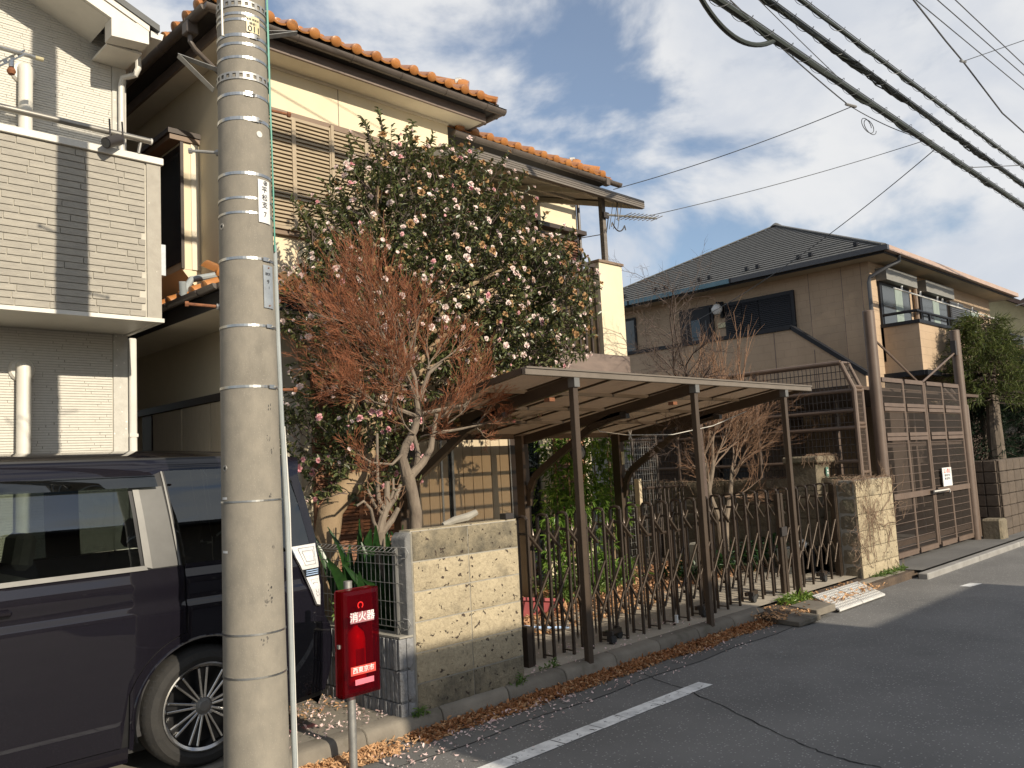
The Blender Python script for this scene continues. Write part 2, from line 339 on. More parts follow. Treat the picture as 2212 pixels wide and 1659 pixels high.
for z, h, cl in ((4.119, 0.014, None), (4.086, 0.014, None), (3.999, 0.018, 26), (3.951, 0.014, None), (3.876, 0.014, None), (3.674, 0.016, 12), (3.54, 0.018, 26), (3.244, 0.016, None), (3.112, 0.012, None), (3.034, 0.012, None), (2.793, 0.014, 42), (2.442, 0.013, 46), (2.128, 0.013, 48), (1.552, 0.009, None), (0.902, 0.009, None), (0.695, 0.009, None)):
    band(z, h, clip=cl)
for z in (4.175, 3.774): band(z, 0.04, 0.005, 'galvanised', holes=True)
for z in (4.7, 5.2, 5.9, 6.0, 6.5): band(z, 0.03, 0.005, 'galvanised')
def plate(a0, a1, z0, z1, mat, name):
    return MB().grid(lambda u, w: pp(lerp(a0, a1, u), lerp(z0, z1, w), 0.006), 8, 1).build(name, mat, pole)
p1 = plate(10, 42, 4.018, 4.112, 'plate_cream', 'number_plate')
def ptext(s, size, a, z, par, mat='ink'):
    r = pr(z)
    text_mb(s, size, lambda x, y: pp(a+math.degrees(x/r), z+y, 0.0075)).build('lettering', mat, par, smooth=False, recalc=False)
ptext('011', 0.046, 28, 4.037, p1); ptext('保谷1', 0.016, 25, 4.067, p1); ptext('東電 西東京', 0.013, 25, 4.09, p1)
p2 = plate(27, 59, 2.988, 3.219, 'white_paint', 'number_plate')
for ch, z in (('平', 3.165), ('松', 3.122), ('支', 3.082), ('7', 3.032)): ptext(ch, 0.037, 43, z, p2)
MB().lathe([(0.014, 0), (0.014, 0.001), (0.009, 0.001), (0.009, 0)], (0, 0, 0), 16, cap=False)
for r0 in ((0.009, 0.013), (0.002, 0.006)):
    m = MB()
    for j in range(16):
        q = [(rr*math.cos(2*math.pi*k/16), rr*math.sin(2*math.pi*k/16)) for k in (j, j+1) for rr in r0]
        f = lambda p: pp(46+math.degrees(p[0]/pr(3.2)), 3.203+p[1], 0.0075)
        m.quad(f(q[0]), f(q[1]), f(q[3]), f(q[2]))
    m.build('emblem', 'ink', p2, smooth=False, recalc=False)
p3 = plate(34, 62, 2.537, 2.7635, 'plate_metal', 'metal_tag')
ptext('9', 0.03, 46, 2.675, p3); ptext('1', 0.018, 48, 2.645, p3); ptext('柳沢', 0.018, 46, 2.715, p3)
for z in (2.75, 2.55): MB().lathe([(0.004, 0), (0.003, 0.002), (0, 0.003)], (0, 0, 0), 8) ; MB().tube([pp(48, z, 0.004), pp(48, z, 0.010)], 0.004, 8).build('rivet', 'rust', p3)
def step_bolt(a, z, ln, mat, droop=0.0):
    d = (pp(a, z, 1)-pp(a, z, 0)).normalized(); p0 = pp(a, z, -0.01); p1_ = p0 + d*ln + V(0, 0, droop)
    o = MB().tube([p0, p1_], 0.0085, 8).build('step_bolt', mat, pole)
    MB().tube([p1_-d*0.006, p1_+d*0.012], 0.015, 6).build('bolt_head', mat, o); MB().tube([pp(a, z, -0.002), pp(a, z, 0.014)], 0.017, 6).build('nut', 'galvanised', o)
step_bolt(-98, 3.40, 0.15, 'galvanised', 0.01); step_bolt(-86, 2.56, 0.165, 'rust', 0.012); step_bolt(102, 3.665, 0.12, 'rust', -0.01); step_bolt(100, 2.124, 0.10, 'rust'); step_bolt(-95, 5.0, 0.16, 'rust'); step_bolt(100, 4.6, 0.16, 'rust')
for a, z, filled in ((35, 3.466, True), (-60, 2.972, False), (-58, 1.722, False)):
    o = MB().tube([pp(a, z, -0.01), pp(a, z, 0.003)], 0.017, 16).build('socket', 'white_plastic' if filled else 'galvanised', pole)
    if not filled: MB().tube([pp(a, z, -0.01), pp(a, z, 0.0045)], 0.008, 12).build('hole', 'crack', o)
# bent strap brackets
for pts in ([pp(-95, 3.86, 0), pp(-95, 3.93, 0.20), pp(-92, 3.74, 0.02)], [pp(96, 4.10, 0), pp(98, 4.13, 0.17), pp(92, 4.07, 0.0)]):
    m = MB(); 
    for a, c in zip(pts, pts[1:]): m.beam(a, c, 0.028, 0.004, (0, 0.5, 1))
    m.build('bracket', 'galvanised', pole)
# conduit, cover strip and the two green wires down the side
MB().tube([pp(92, 2.9, 0.006), pp(94, 2.4, 0.008), pp(96, 1.9, 0.016), pp(95, 1.45, 0.026), pp(95, 1.0, 0.026), pp(95, 0.4, 0.024), pp(95, 0, 0.024)], 0.013, 10).build('conduit', 'grey_plastic', pole)
MB().tube([pp(104, 1.93, 0.028), pp(104, 1.5, 0.042), pp(103, 0.8, 0.038), pp(103, 0.0, 0.036)], 0.010, 8).build('cover_strip', 'white_plastic', pole)
for a0, a1 in ((78, 84), (72, 92)): MB().tube([pp(a0, 4.9, 0.01), pp(a0, 4.2, 0.012), pp(a0+3, 3.7, 0.010), pp(lerp(a0, a1, .8), 3.2, 0.009), pp(a1, 2.86, 0.008)], 0.0045, 6).build('green_wire', 'green_wire', pole)
MB().tube([pp(-48, 4.3, 0.008), pp(-46, 4.0, 0.008)], 0.006, 6).build('drop_wire', 'white_plastic', pole)
# black scuffs left by torn-off bills
m = MB()
for (a, z) in ((40, 2.02), (36, 1.86), (45, 1.80), (35, 1.58), (42, 1.32), (30, 1.12), (26, 1.06), (22, 1.05), (32, 1.06), (15, 0.86), (24, 0.87)):
    for _ in range(5):
        aa, zz = a+random.uniform(-4, 4), z+random.uniform(-0.018, 0.018); s = random.uniform(0.4, 1.5); hz = random.uniform(0.004, 0.014)
        m.quad(pp(aa, zz, 0.0008), pp(aa+s, zz, 0.0008), pp(aa+s+0.6, zz+hz, 0.0008), pp(aa+0.5, zz+hz, 0.0008))
m.build('scuff', 'ink', pole, smooth=False, recalc=False)
for a, z in ((-70, 1.565), (-70, 1.30)): MB().grid(lambda u, w: pp(a+18*u, z+0.012*w, 0.001), 3, 1).build('tape', 'white_paint', pole)
# ---------------------------------------------------------------- fire extinguisher box on its post
ex = thing('extinguisher_box', 'red fire extinguisher box on a grey post by the kerb', 'extinguisher box', (2.765, 4.2, 0))
MB().tube([(2.765, 4.205, -0.02), (2.762, 4.2, 1.05)], 0.024, 16).build('post', 'galvanised', ex)
m, t, b = mat_base('red_cover'); t.nodes.remove(b)
tr = t.nodes.new('ShaderNodeBsdfTransparent'); tr.inputs[0].default_value = (0.72, 0.04, 0.05, 1)
pb = t.nodes.new('ShaderNodeBsdfPrincipled'); pb.inputs['Base Color'].default_value = (0.075, 0.002, 0.006, 1); pb.inputs['Roughness'].default_value = 0.16
mx = t.nodes.new('ShaderNodeMixShader'); mx.inputs[0].default_value = 0.36
t.links.new(tr.outputs[0], mx.inputs[1]); t.links.new(pb.outputs[0], mx.inputs[2]); t.links.new(mx.outputs[0], t.nodes['Material Output'].inputs[0])
pm('red_dark', (0.12, 0.006, 0.012), (0.09, 0.005, 0.009), 10, 0.35)
pm('red_bright', (0.80, 0.02, 0.02), (0.7, 0.015, 0.015), 10, 0.35)
pm('pink', (0.85, 0.20, 0.26), r=0.5)
pm('label_red', (0.72, 0.08, 0.06), r=0.5)
pm('label_mauve', (0.42, 0.18, 0.20), r=0.5)
TI = RAD(0.3)
def ext(u, w, d=0.0):  # local box face coordinates (u right, w up from the centre, d towards the street)
    return V(2.762 + u*math.cos(TI) + w*math.sin(TI)*-1.0*-0.0 + w*0.012, 4.165 - d, 0.722 - u*math.sin(TI)*-1.0 + w)
def ebox(u0, u1, w0, w1, d0, d1, name, mat, par, bevel=0.0):
    m = MB(); m.add([ext(u, w, d) for u in (u0, u1) for w in (w0, w1) for d in (d0, d1)], ((0, 1, 3, 2), (4, 6, 7, 5), (0, 4, 5, 1), (2, 3, 7, 6), (0, 2, 6, 4), (1, 5, 7, 3)))
    return m.build(name, mat, par, bevel=bevel)
ebox(-0.126, 0.126, -0.292, 0.292, 0.0, 0.022, 'back_case', 'red_dark', ex, 0.012)
# cover: a pan with bevelled front
def pan(d, ins): return [(-0.124+ins, -0.29+ins, d), (0.124-ins, -0.29+ins, d), (0.124-ins, 0.29-ins, d), (-0.124+ins, 0.29-ins, d)]
m = MB(); rings = [pan(0.022, 0.0), pan(0.075, 0.0), pan(0.088, 0.006), pan(0.098, 0.026)]
for a, c in zip(rings, rings[1:]):
    for j in range(4): m.quad(ext(*a[j]), ext(*a[(j+1) % 4]), ext(*c[(j+1) % 4]), ext(*c[j]))
m.quad(*[ext(*p) for p in rings[-1]])
cover = m.build('cover', 'red_cover', ex, angle=20)
def elabel(u0, u1, w0, w1, mat, name, txt=None, size=0.05, tm='white_paint', par=ex):
    o = MB().quad(ext(u0, w0, 0.0995), ext(u1, w0, 0.0995), ext(u1, w1, 0.0995), ext(u0, w1, 0.0995)).build(name, mat, par, smooth=False)
    if txt: text_mb(txt, size, lambda x, y: ext((u0+u1)/2+x, (w0+w1)/2+y, 0.1005)).build('lettering', tm, o, smooth=False, recalc=False)
    return o
elabel(-0.080, 0.078, 0.110, 0.168, 'label_mauve', 'label', '消火器', 0.056)
elabel(-0.084, 0.082, -0.172, -0.124, 'label_red', 'label', '西東京市', 0.036)
elabel(-0.056, 0.068, -0.226, -0.196, 'pink', 'label')
m = MB()
for j in range(18):
    a0, a1 = RAD(-60+300/18*j), RAD(-60+300/18*(j+1))
    m.quad(*[ext(-0.012+r*math.cos(a), 0.205+r*math.sin(a), 0.0995) for r, a in ((0.013, a0), (0.020, a0), (0.020, a1), (0.013, a1))])
m.build('emblem', 'red_bright', ex, smooth=False)
ebox(-0.134, -0.124, -0.02, 0.0, 0.04, 0.06, 'latch', 'galvanised', ex)
fe = thing('fire_extinguisher', 'red fire extinguisher cylinder seen through the red box cover', 'fire extinguisher', tuple(ext(-0.005, -0.22, 0.03)))
pc = ext(-0.005, -0.235, 0.038)
MB().lathe([(0.0, 0), (0.050, 0.0), (0.054, 0.012), (0.054, 0.25), (0.046, 0.285), (0.015, 0.315), (0.015, 0.33), (0.0, 0.33)], pc, 20, cap=False).build('cylinder', 'red_bright', fe)
bx(pc.x-0.012, pc.x+0.03, pc.y-0.012, pc.y+0.012, pc.z+0.33, pc.z+0.35).build('valve', 'dark_metal', fe); MB().beam(pc+V(0.01, 0, 0.35), pc+V(-0.05, 0, 0.375), 0.014, 0.006).build('handle', 'red_bright', fe)
MB().tube([pc+V(0.02, -0.01, 0.335), pc+V(0.05, -0.01, 0.25), pc+V(0.05, -0.01, 0.08)], 0.007, 8).build('hose', 'black_rubber', fe)
MB().grid(lambda u, w: pc+V(0.0548*math.cos(RAD(235+60*u)), 0.0548*math.sin(RAD(235+60*u)), 0.06+0.14*w), 8, 1).build('instruction_label', 'plate_metal', fe)
# ---------------------------------------------------------------- minivan
m, t, b = mat_base('van_paint'); v = obj_vec(t, rnd=False)
vo = t.nodes.new('ShaderNodeTexVoronoi'); vo.inputs['Scale'].default_value = 900; t.links.new(v, vo.inputs['Vector'])
t.links.new(mix_col(t, ramp(vo.outputs['Color'], [(0.3, 0.0), (0.9, 1.0)], t), (0.003, 0.003, 0.005), (0.010, 0.008, 0.014)), b.inputs['Base Color'])
b.inputs['Metallic'].default_value = 0.0; b.inputs['Roughness'].default_value = 0.6; b.inputs['Specular IOR Level'].default_value = 0.04; b.inputs['Coat Weight'].default_value = 1.0; b.inputs['Coat Roughness'].default_value = 0.02
def tinted(name, tint, bias):
    m, t, b = mat_base(name); t.nodes.remove(b)
    tr = t.nodes.new('ShaderNodeBsdfTransparent'); tr.inputs[0].default_value = (*tint, 1); gl = t.nodes.new('ShaderNodeBsdfGlossy'); gl.inputs['Roughness'].default_value = 0.015; gl.inputs[0].default_value = (0.9, 0.95, 0.97, 1)
    fr = t.nodes.new('ShaderNodeFresnel'); fr.inputs[0].default_value = 1.55; mx = t.nodes.new('ShaderNodeMixShader'); t.links.new(math_node('ADD', math_node('MULTIPLY', fr.outputs[0], 1.3, t), bias, t), mx.inputs[0]); t.links.new(tr.outputs[0], mx.inputs[1]); t.links.new(gl.outputs[0], mx.inputs[2]); t.links.new(mx.outputs[0], t.nodes['Material Output'].inputs[0])
tinted('van_glass', (0.40, 0.44, 0.40), 0.03); tinted('van_glass_dark', (0.10, 0.115, 0.11), 0.03)
pm('chrome', (0.72, 0.71, 0.68), r=0.16, metal=1.0)
pm('satin_metal', (0.24, 0.235, 0.22), (0.19, 0.185, 0.175), 6, 0.45, metal=0.5)
pm('pillar_metal', (0.13, 0.128, 0.122), (0.10, 0.098, 0.094), 5, 0.4, metal=0.3)
pm('van_black', (0.010, 0.010, 0.011), r=0.35)
pm('lamp_clear', (0.80, 0.79, 0.78), (0.62, 0.61, 0.60), 30, 0.12, coat=1.0, stretch=(1, 1, 3))
pm('lamp_blue', (0.45, 0.60, 0.85), r=0.2)
pm('tyre', (0.026, 0.024, 0.021), (0.016, 0.015, 0.014), 12, 0.85, 0.3, 60)
pm('alloy', (0.58, 0.57, 0.55), (0.46, 0.455, 0.45), 18, 0.22, metal=1.0)
van = thing('minivan', 'dark purple black minivan parked on the concrete drive behind the utility pole', 'minivan', (0.7, 5.47, 0.11))
YC = 5.47
WT = [(0.2, .80), (0.3, .825), (0.45, .838), (0.7, .852), (0.9, .857), (0.985, .857), (1.025, .840), (1.05, .838), (1.11, .843), (1.13, .842), (1.2, .824), (1.24, .820), (1.5, .775), (1.70, .725), (1.76, .70), (1.80, .66), (1.83, .60)]
def interp(tb, x):
    if x <= tb[0][0]: return tb[0][1]
    for (a, c), (d, e) in zip(tb, tb[1:]):
        if x <= d: return c + (e-c)*(x-a)/(d-a)
    return tb[-1][1]
def plan(x):
    k = 1.0
    if x > 2.35: k -= 0.135*((x-2.35)/0.62)**2.4
    if x < -0.9: k -= 0.16*((-0.9-x)/0.85)**2.2
    return k
def sd(x, z, off=0.0, s=-1): return V(x, YC + s*(interp(WT, z)*plan(x) + off), z)
XR = [(0.25, 2.90), (0.45, 2.985), (0.62, 3.0), (0.72, 2.985), (0.80, 2.93), (1.0, 2.92), (1.25, 2.90), (1.72, 2.80), (1.8, 2.76)]
XF = [(0.2, -1.72), (0.6, -1.76), (0.8, -1.70), (1.0, -1.5), (1.08, -1.05), (1.3, -0.82), (1.75, -0.30), (1.83, 0.0)]
WX, WZ, AR = 2.10, 0.430, 0.375
def arch(x, lo=0.30):
    z = lo
    for c in (WX, -0.75):
        d = abs(x-c)
        if d < AR: z = max(z, WZ + math.sqrt(AR*AR-d*d)*1.0)
    return z
def strip_patch(xs, zlo, zhi, off, nz=10, s=-1):
    def zz(x, j):
        a, c = zlo(x), zhi(x)
        if nz < 40 or c < 1.0: return lerp(a, c, j/nz)
        h = nz//2; return lerp(a, 0.88, j/h) if j <= h else lerp(0.88, c, (j-h)/(nz-h))
    m = MB(); vs = [sd(x, zz(x, j), off, s) for x in xs for j in range(nz+1)]
    return m.add(vs, [(i*(nz+1)+j, (i+1)*(nz+1)+j, (i+1)*(nz+1)+j+1, i*(nz+1)+j+1) for i in range(len(xs)-1) for j in range(nz)])
def quad_patch(c0, c1, c2, c3, off, nu=6, nw=6, s=-1):   # corners (x,z): bottom-left, bottom-right, top-right, top-left
    def f(u, w):
        x = lerp(lerp(c0[0], c1[0], u), lerp(c3[0], c2[0], u), w); z = lerp(lerp(c0[1], c1[1], u), lerp(c3[1], c2[1], u), w)
        return sd(x, z, off, s)
    return MB().grid(f, nu, nw)
def rng(a, c, n): return [lerp(a, c, i/n) for i in range(n+1)]
core = MB()
for s in (-1, 1):
    core.grid(lambda u, w: sd(lerp(interp(XF, lerp(0.3, 1.2, w))+0.02, interp(XR, lerp(0.3, 1.2, w))-0.02, u), max(lerp(0.3, 1.2, w), min(arch(lerp(interp(XF, lerp(0.3, 1.2, w))+0.02, interp(XR, lerp(0.3, 1.2, w))-0.02, u))+0.004, 1.0)), -0.016, s), 90, 24)
core.build('inner_shell', 'van_black', van)
belt = lambda x: 1.205 + 0.008*math.sin((x+1)/3)
side_top = lambda x: 1.80
gapx = lambda z: 1.955 + 0.05*min(1, max(0, (1.25-z)/0.25)) if z > 0.85 else 2.0-0.9*(0.85-z)
# lower panels
def door_zlo(x): return max(0.325, arch(x)+0.02 if x > 1.7 else 0.325)
MB_ = strip_patch(rng(0.78, 1.995, 40), lambda x: max(0.325, (WZ+math.sqrt(max(0, 0.435**2-(x-WX)**2)) if x > WX-0.435 else 0)), lambda x: belt(x)-0.004, 0.0, 44)
door = MB_.build('sliding_door', 'van_paint', van)
strip_patch(rng(-0.30, 0.772, 20), lambda x: 0.325, lambda x: belt(x)-0.004, 0.0, 44).build('front_door', 'van_paint', van)
strip_patch(rng(-1.66, -0.308, 40), lambda x: arch(x), lambda x: min(belt(x)-0.004, 0.98+0.2*(x+1.66)/1.3), 0.0, 10).build('front_fender', 'van_paint', van)
q = MB(); xs = rng(1.70, 2.86, 60)
def qlo(x):
    z = arch(x)
    if x > WX+AR-0.001: z = 0.335
    return z
def qhi(x):
    if x < 2.003: return min(belt(x), (WZ+math.sqrt(max(0, 0.430**2-(x-WX)**2)) if x > WX-0.43 else 0.32))
    return belt(x)+0.004
q = strip_patch([x for x in xs if x < 2.0]+[2.0, 2.0015, 2.004]+[x for x in xs if x > 2.006], qlo, lambda x: max(qlo(x)+0.002, qhi(x)), 0.0, 44)
q.build('quarter_panel', 'van_paint', van)
MB().grid(lambda u, w: sd(lerp(2.86, interp(XR, lerp(0.335, 1.21, w))-0.012, u), lerp(0.335, 1.21, w)), 4, 44).build('corner_panel', 'van_paint', van)
strip_patch(rng(-0.33, 1.70, 20), lambda x: 0.235, lambda x: 0.318, -0.01, 3).build('sill', 'van_paint', van)
# upper side and roof
rail_lo = lambda x: 1.66 if x < 1.74 else (1.735 if x > 1.93 else lerp(1.66, 1.735, (x-1.74)/0.19))
for s_ in (-1, 1):
    strip_patch(rng(-0.25, 2.70, 60), rail_lo, side_top, 0.0, 4, s_).build('roof_rail', 'van_paint', van)
    quad_patch((-0.60, 1.205), (0.05, 1.205), (0.05, 1.665), (-0.25, 1.665), 0.0, 4, 8, s_).build('front_pillar', 'van_black', van)
    quad_patch((0.735, 1.205), (0.80, 1.205), (0.80, 1.665), (0.735, 1.665), 0.0, 2, 8, s_).build('door_pillar', 'van_black', van)
    quad_patch((1.77, 1.205), (1.99, 1.205), (1.937, 1.74), (1.73, 1.665), 0.0, 4, 8, s_).build('door_pillar', 'van_black', van)
    MB().grid(lambda u, w: sd(lerp(lerp(2.832, 2.698, w), interp(XR, lerp(1.215, 1.80, w))-0.012, u), lerp(1.215, 1.80, w), 0.0, s_), 6, 12).build('rear_pillar', 'van_paint', van)
    quad_patch((1.985, 1.21), (2.835, 1.232), (2.70, 1.735), (1.935, 1.738), -0.001, 12, 8, s_).build('quarter_window', 'van_glass_dark', van)
    quad_patch((0.80, 1.205), (1.775, 1.205), (1.735, 1.665), (0.80, 1.665), -0.001, 12, 8, s_).build('side_window', 'van_glass', van)
    quad_patch((0.05, 1.205), (0.737, 1.205), (0.737, 1.665), (0.05, 1.665), -0.001, 8, 8, s_).build('side_window', 'van_glass', van)
pm('seat_cloth', (0.035, 0.034, 0.035), (0.025, 0.024, 0.025), 20, 0.9)
bx(-0.9, 2.7, YC-0.76, YC+0.76, 0.34, 0.62).build('cabin_floor', 'seat_cloth', van)
for x in (0.25, 1.15, 2.05):
    for y in (YC-0.40, YC+0.40):
        st_ = MB().beam((x-0.1, y, 0.62), (x+0.12, y, 1.22), 0.5, 0.12, (1, 0, 0)).build('seat', 'seat_cloth', van, bevel=0.03); MB().beam((x-0.5, y, 0.72), (x-0.05, y, 0.70), 0.5, 0.16).build('cushion', 'seat_cloth', st_, bevel=0.03); MB().beam((x+0.13, y, 1.25), (x+0.16, y, 1.44), 0.26, 0.10, (1, 0, 0)).build('head_rest', 'seat_cloth', st_, bevel=0.03)
def roof_pt(u, w):
    x = lerp(-0.25, 2.80, u); t_ = w*2-1; hw = 0.66*plan(x); z = 1.80 + 0.075*(1-abs(t_)**2.6) - (0.03*((x-1.9)/0.9)**2 if x > 1.9 else 0) - (0.1*((0.4-x)/0.65)**2 if x < 0.4 else 0)
    return V(x, YC + t_*hw, z)
MB().grid(roof_pt, 30, 16).build('roof', 'van_paint', van)
gl = MB().tube([sd(x, 1.80, -0.01) for x in rng(-0.2, 2.7, 16)], 0.012, 8).build('roof_moulding', 'van_black', van)
MB().grid(lambda u, w: (lerp(lerp(-1.05, -0.27, w), lerp(-1.05, -0.27, w)+0.0, u) - 0.18*(1-(2*u-1)**2)*(1-w), YC + (2*u-1)*lerp(0.78, 0.64, w), lerp(1.06, 1.78, w)), 14, 8).build('windscreen', 'van_glass', van)
MB().grid(lambda u, w: (lerp(-1.68, -1.05, u) - 0.12*(1-(2*w-1)**2)*(1-u), YC + (2*w-1)*lerp(0.66, 0.80, u), lerp(0.92, 1.07, u)), 8, 12).build('bonnet', 'van_paint', van)
MB().grid(lambda u, w: (interp(XF, lerp(0.25, 0.95, w)) - 0.06*(1-(2*u-1)**2), YC + (2*u-1)*0.68, lerp(0.25, 0.95, w)), 12, 10).build('front_bumper', 'van_paint', van)
MB().grid(lambda u, w: (interp(XR, lerp(0.25, 0.82, w)) - 0.012 + 0.07*(1-abs(2*u-1)**3), YC + (2*u-1)*interp(WT, lerp(0.25, 0.82, w))*plan(2.95)*0.99, lerp(0.25, 0.82, w)), 16, 12).build('rear_bumper', 'van_paint', van)
MB().grid(lambda u, w: (interp(XR, lerp(0.82, 1.25, w)) - 0.012 + 0.05*(1-abs(2*u-1)**3), YC + (2*u-1)*interp(WT, lerp(0.82, 1.25, w))*plan(2.9)*0.985, lerp(0.82, 1.25, w)), 16, 6).build('tailgate', 'van_paint', van)
MB().grid(lambda u, w: (interp(XR, lerp(1.25, 1.8, w)) - 0.012 + 0.05*(1-abs(2*u-1)**3), YC + (2*u-1)*interp(WT, lerp(1.25, 1.8, w))*plan(2.85)*0.985, lerp(1.25, 1.8, w)), 16, 6).build('rear_window', 'van_glass_dark', van)
# windows on the near side
G = 0.005
quad_patch((1.825, 1.212), (1.965, 1.214), (1.912, 1.650), (1.785, 1.640), G+0.002, 4, 8).build('pillar_trim', 'pillar_metal', van)
quad_patch((1.785, 1.225), (1.825, 1.212), (1.785, 1.64), (1.752, 1.64), G+0.006, 2, 8).build('window_frame', 'satin_metal', van)
quad_patch((0.05, 1.198), (1.80, 1.208), (1.79, 1.232), (0.05, 1.222), G+0.008, 20, 2).build('belt_moulding', 'satin_metal', van)
quad_patch((1.969, 1.214), (1.979, 1.214), (1.925, 1.732), (1.915, 1.732), G+0.004, 1, 8).build('window_frame', 'satin_metal', van)
vis = MB()
def visor(u, w): return sd(lerp(0.0, 1.88, u), lerp(1.712, 1.648, w), 0.008+0.03*w)
vis.grid(visor, 24, 4); vis.grid(lambda u, w: sd(lerp(0.0, 1.88, u), 1.648, 0.038-0.01*w), 24, 1); vis.build('window_visor', 'van_glass_dark', van)
# crease and handle, trim lines
MB().beam(sd(0.92, 1.085, 0.02), sd(1.15, 1.085, 0.02), 0.03, 0.028).build('door_handle', 'van_paint', van, bevel=0.008)
m = MB().tube([sd(WX+0.385*math.cos(RAD(a)), WZ+0.385*math.sin(RAD(a)), 0.002) for a in range(-8, 189, 6)], 0.007, 6); m.build('arch_lip', 'van_paint', van)
MB().grid(lambda u, w: V(WX+0.375*math.cos(RAD(-15+210*u)), lerp(sd(WX, 0.7).y, YC-0.45, w), WZ+0.375*math.sin(RAD(-15+210*u))), 30, 2).build('arch_liner', 'black_rubber', van)
# rear spoiler
sp = MB()
for s in (0, 1): pass
sp.grid(lambda u, w: (lerp(2.66, 2.90 - 0.07*abs(2*w-1)**3, u), YC+(2*w-1)*0.62, 1.835-0.055*u*u - 0.04*abs(2*w-1)**4), 8, 16)
sp.grid(lambda u, w: (lerp(2.90 - 0.07*abs(2*w-1)**3, 2.78, u), YC+(2*w-1)*0.62, lerp(1.78-0.04*abs(2*w-1)**4, 1.68, u)), 4, 16)
sp.build('spoiler', 'van_paint', van)
quad_patch((2.745, 1.625), (2.79, 1.66), (2.83, 1.79), (2.66, 1.80), 0.004, 4, 6).build('spoiler_end', 'van_paint', van)
# tail lamp
tl = quad_patch((2.735, 1.095), (2.872, 1.095), (2.862, 1.244), (2.66, 1.240), 0.016, 6, 6).build('tail_lamp', 'lamp_clear', van, label='clear white wrap-around tail lamp')
quad_patch((2.835, 0.875), (2.868, 0.865), (2.873, 1.045), (2.762, 1.045), 0.016, 6, 6).build('lower_lens', 'lamp_clear', tl)
quad_patch((2.762, 1.045), (2.873, 1.045), (2.872, 1.095), (2.735, 1.095), 0.014, 6, 3).build('dark_band', 'van_black', tl)
for z in (1.055, 1.068, 1.081): quad_patch((2.768, z), (2.868, z), (2.868, z+0.006), (2.765, z+0.006), 0.017, 4, 1).build('light_bar', 'lamp_blue', tl)
for c in ((2.715, 1.225, 0.13, 0.105), (2.745, 1.205, 0.09, 0.065), (2.80, 1.025, 0.06, 0.10), (2.815, 1.005, 0.04, 0.06)):
    x0, z1, w_, h_ = c; k_ = 0.42*h_; MB().tube([sd(x0, z1, 0.018), sd(x0+w_, z1, 0.018), sd(x0+w_, z1-h_, 0.018), sd(x0+k_, z1-h_, 0.018), sd(x0, z1, 0.018)], 0.0013, 5).build('lens_rib', 'alloy', tl)
MB().tube([sd(2.66, 1.242, 0.012), sd(2.735, 1.09, 0.012), sd(2.79, 0.97, 0.012), sd(2.835, 0.872, 0.012), sd(2.866, 0.862, 0.012)], 0.006, 6).build('lamp_edge', 'chrome', tl)
# far side, plain
strip_patch(rng(-1.66, 2.86, 90), arch, lambda x: belt(x) if x > -0.3 else 1.0, 0.0, 10, 1).build('far_side', 'van_paint', van)
bx(-1.5, 2.75, YC-0.6, YC+0.6, 0.22, 0.32).build('underbody', 'black_rubber', van)
